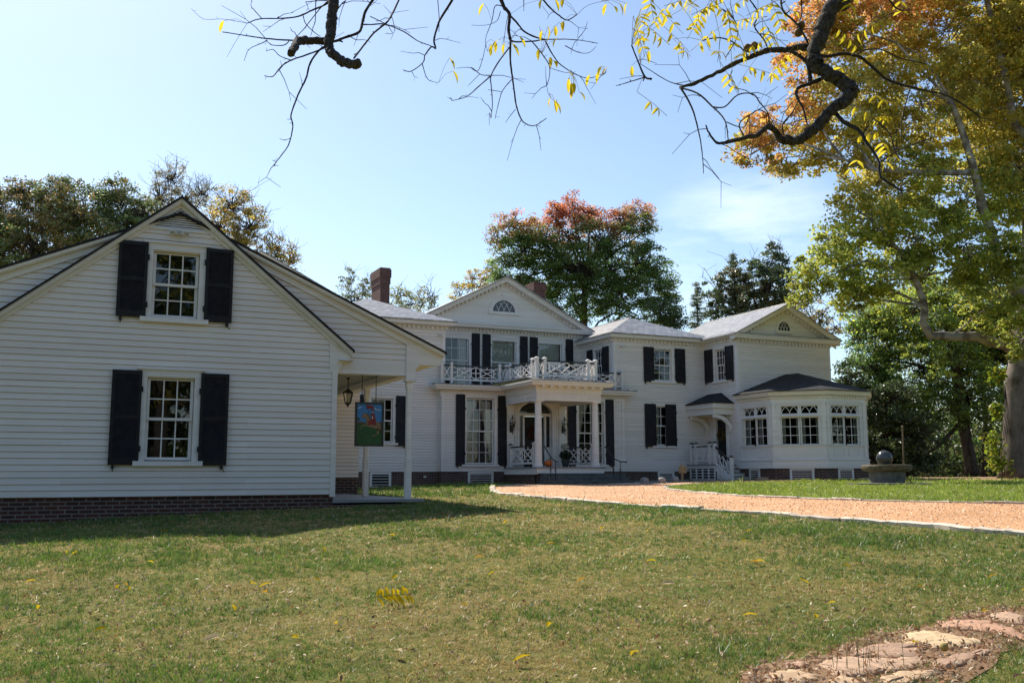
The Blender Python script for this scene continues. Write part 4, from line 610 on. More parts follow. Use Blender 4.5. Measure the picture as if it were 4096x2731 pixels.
# left wing -----------------------------------------------------------------
lwL = (10.85, 11.64, 2.92, 4.52); lwU = (10.85, 11.64, 5.81, 7.12)
wall(FW, ZB, 7.3, 8.6, 13.86, [lwL, lwU]); window(HS, FW, *lwL, 4, 3, curtain=sheer(0, .75)); window(HS, FW, *lwU, 4, 3)
shutter(HS, FW, 11.80, 12.24, 2.73, 4.69, .06, -1, label='shutter half hidden by the porch post'); shutter(HS, FW, 10.16, 10.62, 2.73, 4.69, .06, 1); shutter(HS, FW, 11.80, 12.28, 5.68, 7.24, .06, -1); shutter(HS, FW, 10.16, 10.62, 5.68, 7.24, .06, 1)
corner_board(FW, 13.80, ZB, 7.42); cornice(HS, FW, 8.6, 13.86, 7.75, .36, 0, 1)
FLs = rightside(13.86); wall(FLs, ZB, 7.3, YW, YC); cornice(HS, FLs, YW, YC, 7.75, .36, 1, 0)
# right wing ----------------------------------------------------------------
rwU = (23.91, 24.72, 5.81, 7.12); rwL = (23.91, 24.72, 2.93, 4.57)
wall(FW, ZB, 7.3, 21.78, 26.6, [rwU, rwL]); window(HS, FW, *rwU, 4, 3); window(HS, FW, *rwL, 4, 3, curtain=sheer(.0, .3))
shutter(HS, FW, 23.28, 23.82, 5.69, 7.25, .06, 1); shutter(HS, FW, 24.95, 25.49, 5.69, 7.25, .06, -1); shutter(HS, FW, 23.28, 23.85, 2.82, 4.71, .06, 1, o=.055)
shutter(HS, FW, 24.36, 24.92, 2.82, 4.71, .06, 1, o=.06, hook=False, label='shutter closed over the right half of its window')
corner_board(FW, 21.85, ZB, 7.42); cornice(HS, FW, 21.78, 26.6, 7.75, .36, 1, -1)
FR_ = leftside(21.78); rs = (37.52, 38.10, 5.81, 7.12)
wall(FR_, ZB, 7.3, YW, YC, [rs]); window(HS, FR_, *rs, 4, 3, trim=.11); shutter(HS, FR_, 36.83, 37.38, 5.69, 7.25, .06, 1); shutter(HS, FR_, 38.24, 38.76, 5.69, 7.25, .06, -1)
m = MB(); FR_.box(m, 36.46, 36.58, ZB, 7.42, -.02, .034); m.build('corner_board', 'trim_white', HS); cornice(HS, FR_, YW, YC, 7.75, .36, 1, 0)
m = MB()
for a, b in ((YW+.10, YW+.02),): pass
# hip roofs of the wings
def hip(x0, x1, y0, yp, yb, ze, zp):
    xm = (x0+x1)/2
    plane_roof(HS, [(x0, y0, ze), (x1, y0, ze), (xm, yp, zp)], .05); plane_roof(HS, [(x0, yb, ze), (x0, y0, ze), (xm, yp, zp), (xm, yb, zp)], .05); plane_roof(HS, [(x1, y0, ze), (x1, yb, ze), (xm, yb, zp), (xm, yp, zp)], .05)
    m = MB(); m.tube([(xm, yp, zp+.005), (xm, yb, zp+.005)], .03, 6); m.build('ridge_cap', 'slate', HS)
hip(8.55, 14.24, 36.08, 39.25, 46, 7.76, 9.02); hip(21.40, 27.0, 36.08, 39.0, 46, 7.76, 9.0)
# centre, upper storey ------------------------------------------------------
cw = [(14.93, 16.04), (17.25, 18.36), (19.58, 20.69)]
wall(FC, 5.2, 7.62, 13.9, 21.75, [(a, b, 5.55, 7.66) for a, b in cw])
for i, (a, b) in enumerate(cw):
    window(HS, FC, a, b, 5.55, 7.66, 2 if i else 4, 1 if i else 3, trim=.13, head=.10, curtain=sheer(.62 if i == 0 else 0, 1.0), capw=.02)
for a, b, h in ((14.2, 14.6, 1), (16.22, 16.61, -1), (16.74, 17.13, 1), (18.59, 18.97, -1), (19.08, 19.48, 1), (20.93, 21.31, -1)): shutter(HS, FC, a, b, 5.45, 7.83, .07, h, mids=1, hook=False)
cornice(HS, FC, 13.5, 22.1, 8.24, .42, 0, 0, name='pediment_cornice', drop=.36, frieze=.18, dsp=.17)
m = MB(); FC.box(m, 13.9, 21.75, 7.56, 7.75, 0, .03); m.build('frieze_board', 'trim_white', HS)
pzA, pzS = 10.48, .507; pc = 17.80
m = MB(); m.poly([FC.p(13.6, 8.2, .004), FC.p(22.0, 8.2, .004), FC.p(pc, 10.36, .004)]); m.build('tympanum', 'trim_white', HS)
def pediment_rake(F, c, zA, s, half, ov, dsp, name='pediment_rake'):
    m = MB(); m2 = MB()
    for sg in (-1, 1):
        def q(t, d, o): return F.p(c+sg*t, zA-s*t-d, o)
        for d0, d1, o0, o1 in ((.03, .10, 0, ov), (.10, .23, 0, ov-.05), (.23, .25, 0, ov-.08), (.25, .38, 0, .05)):
            m.hexa([q(0, d1, o0), q(half, d1, o0), q(half, d1, o1), q(0, d1, o1), q(0, d0, o0), q(half, d0, o0), q(half, d0, o1), q(0, d0, o1)])
        t = dsp*.5
        while t < half-.4:
            m2.hexa([q(t, .355, .05), q(t+dsp*.5, .355, .05), q(t+dsp*.5, .355, .14), q(t, .355, .14), q(t, .252, .05), q(t+dsp*.5, .252, .05), q(t+dsp*.5, .252, .14), q(t, .252, .14)]); t += dsp
    r = m.build(name, 'trim_white', HS); m2.build('dentil_row', 'trim_white', r)
pediment_rake(FC, pc, pzA, pzS, 4.38, .44, .19)
for sg in (-1, 1): plane_roof(HS, [(pc, 38.9, pzA), (pc+sg*4.45, 38.9, pzA-pzS*4.45), (pc+sg*4.45, 49, pzA-pzS*4.45), (pc, 49, pzA)], .04)
lunette(HS, FC, 17.80, 8.90, .55, .52, .20, .035)
# centre, ground floor in front, flat metal roof with its balustrade -----------------
bwL = (14.72, 15.84, 2.09, 4.63); bwR = (19.86, 20.96, 2.09, 4.63)
wall(FB, ZB, 4.80, 13.6, 16.42, [bwL]); wall(FB, ZB, 4.80, 19.20, 22.04, [bwR])
window(HS, FB, *bwL, 6, 4, trim=.12, head=.13, curtain=tied, capw=.02); window(HS, FB, *bwR, 6, 4, trim=.12, head=.13, curtain=tied, capw=.02)
for a, b, h in ((14.21, 14.60, 1), (16.05, 16.43, -1), (19.27, 19.66, 1), (21.10, 21.50, -1)): shutter(HS, FB, a, b, 1.97, 4.81, .07, h, mids=2)
m = MB(); FB.box(m, 13.60, 13.74, ZB, 4.82, -.02, .034); m.build('corner_board', 'trim_white', HS); m = MB(); FB.box(m, 21.92, 22.06, ZB, 4.82, -.02, .034); m.build('corner_board', 'trim_white', HS)
m = MB(); m.box(13.6, 13.72, YB, YW+.03, ZB, 4.82); m.build('return_wall', 'trim_white', HS); m = MB(); m.box(21.94, 22.06, YB, YW+.03, ZB, 4.82); m.build('return_wall', 'trim_white', HS)
def entab(F, a0, a1, zt, ov, m0, m1, name='entablature'):
    m = MB(); prof_run(m, F, a0, a1, [(0, zt), (ov, zt), (ov, zt-.06), (ov-.04, zt-.08), (ov-.08, zt-.17), (ov-.12, zt-.19), (.10, zt-.20), (.05, zt-.27), (.035, zt-.34), (.03, zt-.44), (0, zt-.44)], m0, m1); return m.build(name, 'trim_white', HS)
entab(FB, 13.6, 16.4, 5.16, .42, 1, -1); entab(FB, 19.2, 22.06, 5.16, .42, -1, 1); entab(leftside(13.6), YB, YW, 5.16, .42, 1, 0); entab(rightside(22.06), YB, YW, 5.16, .42, 1, 0)
PX0, PX1, PY = 16.40, 19.22, 33.23
FP = front(PY)
FPL, FPR = leftside(PX0), rightside(PX1)
def metal(pts, n, name='metal_roof'):
    m = MB(); m.prism(pts, (0, 0, -.03)); r = m.build(name, 'metal_roof', HS); m = MB()
    a, b, c, d = [Vector(p) for p in pts]      # a-b eave, d-c top
    for i in range(n+1):
        t = i/n; p = a.lerp(b, t); q = d.lerp(c, t); m.bar(p+Vector((0, 0, .012)), q+Vector((0, 0, .012)), .03, .035)
    m.build('standing_seam', 'metal_roof', r)
metal([(13.16, 35.72, 5.19), (16.0, 35.72, 5.19), (16.0, 39.4, 5.30), (13.9, 39.4, 5.30)], 7); metal([(19.62, 35.72, 5.19), (22.48, 35.72, 5.19), (21.75, 39.4, 5.30), (19.62, 39.4, 5.30)], 7)
metal([(16.0, 32.80, 5.20), (19.62, 32.80, 5.20), (19.62, 33.3, 5.30), (16.0, 33.3, 5.30)], 9); metal([(16.0, 33.3, 5.30), (19.62, 33.3, 5.30), (19.62, 39.4, 5.33), (16.0, 39.4, 5.33)], 9)
def balus(F, a0, a1, z0, z1, kind, o=0.0):
    m = MB(); h = z1-z0; W = a1-a0; b = .034
    F.box(m, a0, a1, z0, z0+.075, o-.03, o+.03); zl, zh = z0+.075, z1-.05; H = zh-zl
    def L(x0, y0, x1, y1, k=0, t=b): F.bar(m, a0+W*x0, zl+H*y0, a0+W*x1, zl+H*y1, o+k*.003, t, t*.9)
    if kind == 'x': L(0, 0, 1, 1); L(0, 1, 1, 0, 1)
    elif kind == 'wide':
        L(0, 0, .5, 1); L(0, 1, .5, 0, 1); L(.5, 0, 1, 1); L(.5, 1, 1, 0, 1); L(.40, .22, .60, .80, 2); L(.40, .78, .60, .2, -1)
        for x in (.09, .91): L(x, .2, x, .84, -1)
        for x0, x1 in ((.09, .40), (.60, .91)): L(x0, .82, x1, .82, -2); L(x0, .16, x1, .16, -2)
        for x in (.25, .75): L(x, .82, x, 1, -1); L(x, 0, x, .16, -1)
        for x0, x1 in ((0, .09), (.91, 1)): L(x0, .5, x1, .5, -1)
    else:
        L(0, 0, .5, 1); L(0, 1, .5, 0, 1); L(.5, 0, 1, 1); L(.5, 1, 1, 0, 1); L(.5, 0, .5, 1, 2)
        for x in (.10, .40, .60, .90): L(x, .2, x, .8, -1)
        for x0, x1 in ((.10, .40), (.60, .90)): L(x0, .82, x1, .82, -2); L(x0, .16, x1, .16, -2)
        for x in (.25, .75): L(x, .82, x, 1, -1); L(x, 0, x, .16, -1)
        L(0, .5, .10, .5, -1); L(.40, .5, .60, .5, -1); L(.90, .5, 1, .5, -1)
    r = m.build('balustrade', 'trim_white', HS); m2 = MB(); F.box(m2, a0, a1, z1-.05, z1, o-.035, o+.035); m2.build('handrail', 'black_rail', r)
def rpost(x, y, z0, z1, w=.12, cap='trim_white'):
    m = MB(); h = w/2; m.box(x-h, x+h, y-h, y+h, z0, z1-.05); p = m.build('railing_post', 'trim_white', HS)
    c = MB(); k = h+.02; c.box(x-k, x+k, y-k, y+k, z1-.05, z1-.025); c.add([(x-k, y-k, z1-.025), (x+k, y-k, z1-.025), (x+k, y+k, z1-.025), (x-k, y+k, z1-.025), (x, y, z1+.03)], [(0, 1, 4), (1, 2, 4), (2, 3, 4), (3, 0, 4)]); c.build('post_cap', cap, p)
Bz0, Bz1 = 5.38, 6.0
FBal = front(36.26)
for x in (13.66, 14.07, 16.19, 16.5, 19.10, 19.43, 21.69, 22.05): rpost(x, 36.26, 5.26, 6.10, .092)
for a, b, k in ((13.72, 14.01, 'x'), (14.13, 16.13, 'panel'), (16.25, 16.44, 'x'), (19.16, 19.37, 'x'), (19.49, 21.63, 'panel'), (21.75, 21.99, 'x')): balus(FBal, a, b, Bz0, Bz1, k)
for x in (13.66, 22.05): rpost(x, 36.9, 5.26, 6.10, .092); balus(leftside(x), 36.32, 36.84, Bz0, Bz1, 'x')
for x in (16.5, 16.84, 18.76, 19.10): rpost(x, 33.42, 5.28, 6.12)
for a, b, k in ((16.56, 16.78, 'x'), (16.90, 18.70, 'wide'), (18.82, 19.04, 'x')): balus(front(33.42), a, b, Bz0+.01, Bz1+.01, k)
for x in (16.5, 19.10):
    rpost(x, 33.78, 5.28, 6.11); rpost(x, 35.90, 5.28, 6.10, .092); f = leftside(x); balus(f, 33.48, 33.72, Bz0+.01, Bz1+.01, 'x'); balus(f, 33.84, 35.84, Bz0, Bz1, 'panel'); balus(f, 35.96, 36.2, Bz0, Bz1, 'x')
# portico ------------------------------------------------------------------
entab(FP, PX0, PX1, 5.18, .42, 1, 1); entab(FPL, PY, YB, 5.18, .42, 1, -1); entab(FPR, PY, YB, 5.18, .42, 1, -1)
m = MB(); m.box(PX0, PX1, PY, PY+.28, 4.44, 4.80); m.box(PX0, PX0+.28, PY+.28, YB, 4.44, 4.80); m.box(PX1-.28, PX1, PY+.28, YB, 4.44, 4.80)
for F, a0, a1 in ((FP, PX0, PX1), (FPL, PY, YB), (FPR, PY, YB)):
    F.box(m, a0, a1, 4.56, 4.585, .001, .022); n = int((a1-a0)/.36)
    for i in range(n+1):
        a = a0+.06+(a1-a0-.12)*i/n; F.box(m, a-.035, a+.035, 4.585, 4.78, .001, .012); F.box(m, a-.06, a+.06, 4.53, 4.56, .001, .018)
m.build('portico_frieze', 'trim_white', HS)
m = MB()
for i in range(8): a = PX0+.15+(PX1-PX0-.3)*i/7; FP.box(m, a-.06, a+.06, 4.93, 4.985, .05, .30)
m.build('mutule_row', 'trim_white', HS)
m = MB(); m.quad((PX0+.27, PY+.27, 4.55), (PX1-.27, PY+.27, 4.55), (PX1-.27, YB, 4.55), (PX0+.27, YB, 4.55)); m.build('portico_ceiling', 'soffit', HS)
for x in (16.55, 19.05):
    m = MB(); m.lathe([(.180, 1.90), (.180, 1.955), (.168, 1.96), (.175, 1.99), (.165, 2.02), (.145, 2.03), (.145, 2.10), (.143, 2.7), (.137, 3.4), (.122, 4.26), (.122, 4.28), (.134, 4.285), (.134, 4.30), (.123, 4.305), (.123, 4.345), (.15, 4.385), (.15, 4.40)], (x, 33.42, 0), 24); m.box(x-.175, x+.175, 33.245, 33.595, 4.40, 4.44); m.build('column', 'trim_white', HS, False)
m = MB(); m.box(16.30, 19.30, 33.08, YB, 1.84, 1.90); m.build('portico_floor', 'porch_floor', HS); m = MB(); m.box(16.34, 19.26, 33.12, 33.2, 1.66, 1.84); m.box(16.34, 16.42, 33.2, YB, 1.62, 1.84); m.box(19.18, 19.26, 33.2, YB, 1.62, 1.84); m.build('floor_skirt', 'trim_white', HS)
m = MB()
for i, (z, y) in enumerate(((1.66, 33.12), (1.52, 32.80), (1.38, 32.48))): m.box(16.5, 20.0, y-.34, 33.3 if i == 0 else y, .9, z); m.box(16.47, 20.03, y-.37, y+.001, z-.045, z+.002)
m.build('stone_step', 'step_stone', HS)
# wall under the portico, arched doorway
dc = 17.79; m = MB(); N = 28; P = FB.p
x0_, x1_ = 16.42, 19.20; ra, rh, zs_ = .76, .47, 4.12
top = [(dc+ra*math.cos(math.pi*i/N), zs_+rh*math.sin(math.pi*i/N)) for i in range(N+1)]
for i in range(N):
    (xa, za), (xb, zb2) = top[i], top[i+1]; m.quad(P(xa, za, 0), P(xb, zb2, 0), P(xb, 4.72, 0), P(xa, 4.72, 0))
m.quad(P(dc+ra, 1.9, 0), P(x1_, 1.9, 0), P(x1_, 4.72, 0), P(dc+ra, 4.72, 0)); m.quad(P(x0_, 1.9, 0), P(dc-ra, 1.9, 0), P(dc-ra, 4.72, 0), P(x0_, 4.72, 0)); m.build('entrance_wall', 'trim_white', HS)
m = MB()
def arch_ring(r0, r1, o0, o1):
    for i in range(N):
        w0, w1 = math.pi*i/N, math.pi*(i+1)/N
        def e(w, k): return (dc+(ra+k)*math.cos(w), zs_+(rh+k)*math.sin(w))
        a, b, c, d = e(w0, r0), e(w1, r0), e(w1, r1), e(w0, r1)
        m.hexa([P(*a, o0), P(*b, o0), P(*c, o0), P(*d, o0), P(*a, o1), P(*b, o1), P(*c, o1), P(*d, o1)])
    for sg in (-1, 1): xx = sorted((dc+sg*(ra+r0), dc+sg*(ra+r1))); FB.box(m, xx[0], xx[1], 1.9, zs_, o0, o1)
arch_ring(0, .07, -.22, .03); arch_ring(.07, .10, .0, .05); arch_ring(.20, .22, .0, .035)
for x in (16.60, 19.0):
    FB.box(m, x-.15, x+.15, 1.9, 4.30, 0, .05); FB.box(m, x-.17, x+.17, 4.30, 4.36, 0, .07); FB.box(m, x-.20, x+.20, 4.36, 4.44, 0, .09); FB.box(m, x-.17, x+.17, 1.9, 2.08, 0, .07)
m.build('door_surround', 'trim_white', HS)
D0 = MB(); FB.box(D0, 17.34, 18.26, 1.92, 4.01, -.30, -.25)
for (a0, a1, b0, b1) in ((17.44, 17.75, 2.10, 2.85), (17.85, 18.16, 2.10, 2.85), (17.44, 17.75, 2.98, 3.9), (17.85, 18.16, 2.98, 3.9)): FB.box(D0, a0, a1, b0, b1, -.25, -.238)
dr = D0.build('front_door', 'door_black', HS); k_ = MB(); k_.ball(FB.p(17.42, 2.92, -.21), .035, 10); k_.build('door_knob', 'bronze', dr)
m = MB()
for a0, a1 in ((17.26, 17.34), (18.26, 18.34), (17.03, 17.06), (18.52, 18.55)): FB.box(m, a0, a1, 1.9, 4.02, -.26, -.14)
FB.box(m, 17.03, 18.55, 4.02, 4.14, -.26, -.10)
for a0, a1 in ((17.06, 17.26), (18.34, 18.52)): FB.box(m, a0, a1, 1.9, 2.74, -.255, -.18); FB.box(m, a0+.03, a1-.03, 2.05, 2.6, -.19, -.17)
m.build('door_frame', 'trim_white', HS)
for a0, a1 in ((17.06, 17.26), (18.34, 18.52)):
    g = MB(); g.quad(P(a0, 2.74, -.21), P(a1, 2.74, -.21), P(a1, 4.02, -.21), P(a0, 4.02, -.21)); sg_ = g.build('sidelight', 'lunette_glass', HS); g = MB(); c = (a0+a1)/2
    for k in range(4): z = 2.76+.31*k; g.tube([P(a0, z, -.2), P(c, z+.15, -.2), P(a1, z+.3, -.2)], .006, 4); g.tube([P(a1, z, -.2), P(c, z+.15, -.2), P(a0, z+.3, -.2)], .006, 4)
    g.build('leading', 'lead', sg_)
g = MB(); g.poly([P(a, z, -.2) for a, z in top]); fl_ = g.build('fanlight', 'lunette_glass', HS); g = MB()
for k in range(1, 8): w = math.pi*k/8; g.tube([P(dc+.18*math.cos(w), zs_+.12*math.sin(w), -.19), P(dc+ra*math.cos(w), zs_+rh*math.sin(w), -.19)], .006, 4)
for f in (.24, .62): g.tube([P(dc+ra*f*math.cos(math.pi*i/16), zs_+rh*f*math.sin(math.pi*i/16), -.19) for i in range(17)], .006, 4)
g.build('leading', 'lead', fl_)
# small railings on the portico floor
for x in (16.52, 19.10):
    rpost(x, 35.88, 1.9, 2.84, .11, 'black_rail'); rpost(x, 33.72, 1.9, 2.84, .11, 'trim_white'); balus(leftside(x), 33.78, 35.82, 2.02, 2.73, 'panel')
# wall lanterns
for x in (16.62, 19.02):
    c = FB.p(x, 3.6, .24); w = MB(); w.lathe([(.012, 3.22), (.02, 3.34), (.05, 3.45), (.045, 3.48), (.07, 3.50), (.015, 3.26)][0:5], (c[0], c[1], 0), 8)
    for j in range(6): q = 2*math.pi*j/6; w.bar((c[0]+.07*math.cos(q), c[1]+.07*math.sin(q), 3.50), (c[0]+.125*math.cos(q), c[1]+.125*math.sin(q), 3.72), .012)
    for j in range(6):
        q = 2*math.pi*j/6; w.tube([(c[0]+.125*math.cos(q), c[1]+.125*math.sin(q), 3.72), (c[0]+.12*math.cos(q), c[1]+.12*math.sin(q), 3.80), (c[0]+.04*math.cos(q), c[1]+.04*math.sin(q), 3.88)], .008, 4)
    w.lathe([(.13, 3.71), (.145, 3.72), (.13, 3.735)], (c[0], c[1], 0), 6); w.lathe([(.05, 3.87), (.055, 3.90), (.02, 3.92), (.03, 3.95), (.012, 3.98), (.022, 4.0), (0, 4.04)], (c[0], c[1], 0), 8); w.bar(FB.p(x, 3.48, .02), (c[0], c[1], 3.48), .03, .05); FB.box(w, x-.05, x+.05, 3.32, 3.62, .05, .07)
    wl_ = w.build('wall_lantern', 'bronze', HS); g = MB(); g.lathe([(.066, 3.50), (.118, 3.715)], (c[0], c[1], 0), 6, False); g.build('glass_panel', 'glass', wl_)
# iron hand rails of the steps
def hand(x, s):
    m = MB(); y0 = 33.2; P_ = [(x, y0-.02, 2.70), (x, y0-.12, 2.62), (x+.02*s, y0-.35, 2.42), (x+.06*s, y0-.65, 2.20), (x+.12*s, y0-.95, 2.10), (x+.30*s, y0-1.15, 2.08)]
    m.tube(P_, .022, 8); r = m.build('iron_handrail', 'iron', HS); m = MB()
    for a, b, z in ((.12, .95, 2.10), (.05, .55, 2.27)):
        X_, Y_ = x+a*s, y0-b; zg = 1.2; m.tube([(X_, Y_, zg), (X_, Y_, z)], .014, 6)
        for k in (-1, 1): m.tube([(X_, Y_, 1.70), (X_+.05*k, Y_, 1.78), (X_, Y_, 1.88)], .007, 4)
    m.build('baluster', 'iron', r)
hand(16.68, -.05); hand(19.35, 1.0)
# brick base and vents
m = MB()
m.box(8.6, 13.66, YW+.02, YW+.3, .6, ZB); m.box(13.64, 22.02, YB+.02, YB+.3, .6, ZB); m.box(16.44, 19.16, 33.25, 33.5, .6, 1.64); m.box(16.44, 16.6, 33.4, 36.2, .6, 1.64); m.box(19.0, 19.16, 33.4, 36.2, .6, 1.64); m.box(22.0, 26.6, YW+.02, YW+.3, .6, ZB)
m.box(26.62, 26.9, 31.95, 36.6, .6, 1.86); m.build('brick_foundation', 'brick_red', HS)
for F, a0, a1, z0, z1 in ((FW, 10.8, 11.66, 1.15, 1.73), (front(YB+.02), 14.76, 15.87, 1.22, 1.73), (front(YW+.02), 23.93, 24.79, 1.32, 1.74)): louver_vent(HS, F, a0, a1, z0, z1)
m = MB(); FW.box(m, 13.0, 13.1, 1.50, 1.58, -.01, .03); m.build('junction_box', 'fixture_white', HS)
for x in (13.55, 22.10):
    m = MB(); m.bar((x, 36.42, 7.20), (x+.16, 36.36, 7.22), .06, .05); m.bar((x+.02, 36.3, 7.19), (x+.10, 36.22, 7.17), .07); m.build('floodlight', 'fixture_white', HS)
# chimneys ------------------------------------------------------------------
def chimney(x0, x1, y0, y1, zb, zt, label):
    m = MB(); m.box(x0, x1, y0, y1, zb, zt-.75); m.box(x0-.03, x1+.03, y0-.03, y1+.03, zt-.75, zt-.45); m.box(x0-.06, x1+.06, y0-.06, y1+.06, zt-.45, zt-.08); m.box(x0-.03, x1+.03, y0-.03, y1+.03, zt-.08, zt)
    c = m.build('chimney', 'chimney_brick', HS); c['label'] = label
    m = MB(); m.box(x0+.1, x1-.1, y0+.1, y1-.1, zt-.02, zt+.004); m.build('flue_top', 'dark_room', c)
chimney(12.80, 13.24, 42.0, 43.4, 7.6, 11.03, 'tall red brick chimney above the left wing'); chimney(21.62, 22.22, 44.0, 45.0, 7.8, 11.45, 'chimney half hidden behind the pediment')
# left forward wing: only its gable shows over the cottage -------------------------
lx, lz, ls = 5.95, 9.40, .502
m = MB(); siding(m, FG, ZB, 7.3, lambda z: 3.2, lambda z: 8.6); m.build('clapboard_wall', 'siding_white', HS)
m = MB(); m.poly([FG.p(3.2, 7.3, .02), FG.p(8.7, 7.3, .02), FG.p(8.7, 7.9, .02), FG.p(lx, 9.25, .02), FG.p(3.2, 7.9, .02)]); m.build('tympanum', 'trim_white', HS)
pediment_rake(FG, lx, lz, ls, 3.1, .36, .22)
for sg in (-1, 1): plane_roof(HS, [(lx, 33.68, lz), (lx+sg*3.15, 33.68, lz-ls*3.15), (lx+sg*3.15, 44, lz-ls*3.15), (lx, 44, lz)], .04)
# right forward wing with the gable ---------------------------------------------
FS = leftside(26.6); fs_ = (34.98, 35.56, 5.81, 7.10); XR1 = 31.85
wall(FS, 1.9, 7.3, YR, YW, [fs_, (34.98, 35.70, 2.1, 4.03)]); window(HS, FS, *fs_, 4, 3, trim=.11); shutter(HS, FS, 34.28, 34.84, 5.73, 7.23, .06, 1); shutter(HS, FS, 35.78, 36.36, 5.73, 7.23, .06, -1)
m = MB(); FS.box(m, YR, YR+.12, 1.9, 7.42, -.02, .034); FG.box(m, 26.57, 26.72, 1.9, 7.42, -.02, .034); m.build('corner_board', 'trim_white', HS); m = MB(); FG.box(m, XR1-.13, XR1+.02, 1.9, 7.42, -.02, .034); m.build('corner_board', 'trim_white', HS)
wall(FG, 4.4, 7.3, 26.6, XR1); cornice(HS, FS, YR, YW, 7.75, .36, 1, -1); cornice(HS, FG, 26.6, XR1, 7.68, .36, 1, 1, name='pediment_cornice')
m = MB(); m.box(26.24, XR1+.36, 33.70, 34.05, 7.685, 7.72); m.build('metal_flashing', 'metal_roof', HS)
m = MB(); m.box(XR1-.02, XR1+.0, YR+.02, 40, 1.9, 7.7); m.build('end_wall', 'siding_white', HS)
gx, gzp, gs = 29.24, 9.20, .50
m = MB(); m.poly([FG.p(26.3, 7.66, .004), FG.p(32.1, 7.66, .004), FG.p(gx, 9.08, .004)]); m.build('tympanum', 'trim_white', HS)
pediment_rake(FG, gx, gzp, gs, 3.0, .38, .2)
for sg in (-1, 1): plane_roof(HS, [(gx, 33.66, gzp), (gx+sg*3.06, 33.66, gzp-gs*3.06), (gx+sg*3.06, 39.9, gzp-gs*3.06), (gx, 39.9, gzp)], .04)
m = MB(); m.tube([(gx, 33.66, gzp), (gx, 39.9, gzp)], .035, 6); m.build('ridge_cap', 'slate', HS)
lunette(HS, FG, 29.24, 8.0, .34, .40, .12, .028, key=False)
m = MB(); m.box(26.7, 31.7, 39.7, 39.85, 7.0, 7.7); m.box(26.6, 26.62, YW, 40, 5, 7.7); m.build('rear_wall', 'siding_white', HS)
# side entrance: landing, steps, hood --------------------------------------------
d_ = MB(); FS.box(d_, 34.98, 35.68, 2.05, 4.03, -.10, -.05); sd_ = d_.build('side_door', 'door_black', HS); k_ = MB(); k_.ball(FS.p(35.05, 3.0, -.02), .03, 8); k_.build('door_knob', 'bronze', sd_)
m = MB(); FS.box(m, 34.84, 34.97, 2.05, 4.05, -.08, .05); FS.box(m, 35.69, 35.84, 2.05, 4.05, -.08, .05); FS.box(m, 34.82, 35.86, 4.05, 4.20, -.08, .055); m.build('door_frame', 'trim_white', HS)
HX = 25.5
m = MB(); m.box(HX+.08, 26.6, 34.52, YW, 4.20, 4.46); m.box(HX, 26.6, 34.44, YW, 4.47, 4.68); m.box(HX+.04, 26.6, 34.48, YW, 4.46, 4.475); m.build('hood_cornice', 'trim_white', HS)
plane_roof(HS, [(HX-.06, 34.38, 4.70), (HX-.06, 36.46, 4.70), (26.6, 36.2, 5.22), (26.6, 35.28, 5.22)], .03, 'shingle_dark', 'hood_roof'); plane_roof(HS, [(26.6, 34.38, 4.70), (HX-.06, 34.38, 4.70), (26.6, 35.28, 5.22)], .03, 'shingle_dark', 'hood_roof')
for y in (34.56, 36.2):
    m = MB(); n = 8; o_ = [(HX+.12+.98*math.sin(math.pi/2*i/n), 4.20-.62*(1-math.cos(math.pi/2*i/n))) for i in range(n+1)]; i_ = [(HX+.12+.84*math.sin(math.pi/2*i/n), 4.06-.60*(1-math.cos(math.pi/2*i/n))) for i in range(n+1)]
    for i in range(n): m.hexa([(o_[i][0], y, o_[i][1]), (o_[i+1][0], y, o_[i+1][1]), (i_[i+1][0], y, i_[i+1][1]), (i_[i][0], y, i_[i][1])]+[(o_[i][0], y+.1, o_[i][1]), (o_[i+1][0], y+.1, o_[i+1][1]), (i_[i+1][0], y+.1, i_[i+1][1]), (i_[i][0], y+.1, i_[i][1])])
    m.build('hood_bracket', 'trim_white', HS)
m = MB(); m.box(HX-.04, 26.6, 34.36, YW, 1.99, 2.04); m.build('landing', 'porch_floor', HS); m = MB(); m.box(HX, 26.58, 34.40, YW, 1.86, 1.985); m.build('floor_skirt', 'trim_white', HS)
FH2 = leftside(HX+.03); m = MB()
for a in (34.42, 34.86, 35.3, 35.75, 36.2): FH2.box(m, a, a+.08, 1.30, 1.86, 0, .03)
for k in range(4): z = 1.40+.12*k; FH2.box(m, 34.45, 36.3, z, z+.035, .002, .022)
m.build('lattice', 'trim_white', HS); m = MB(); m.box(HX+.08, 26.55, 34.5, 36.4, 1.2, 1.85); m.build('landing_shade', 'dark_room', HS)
m = MB(); tr_ = MB()
for i in range(4):
    zt = 2.02-.165*(i+1); y1 = 34.38-.29*i; m.box(HX+.05, 26.6+.02*i, y1-.26, y1, 1.2, zt-.03); tr_.box(HX+.02, 26.6+.02*i+.03, y1-.30, y1, zt-.03, zt)
st_ = m.build('step', 'trim_white', HS); tr_.build('tread', 'step_stone', st_)
m = MB(); m.prism([(HX+.03, 34.42, 1.98), (HX+.03, 34.42, 1.78), (HX+.03, 33.22, 1.1), (HX+.03, 33.22, 1.36)], (-.04, 0, 0)); m.build('stringer', 'trim_white', HS)
for y in (36.12, 35.78, 34.76, 34.42): rpost(HX+.02, y, 2.03, 2.99, .12, 'black_rail')
rpost(HX+.02, 33.30, 1.32, 2.36, .12, 'black_rail')
for a, b, k in ((34.48, 34.70, 'x'), (34.82, 35.72, 'panel'), (35.84, 36.06, 'x')): balus(leftside(HX+.02), a, b, 2.16, 2.84, k)
m = MB()
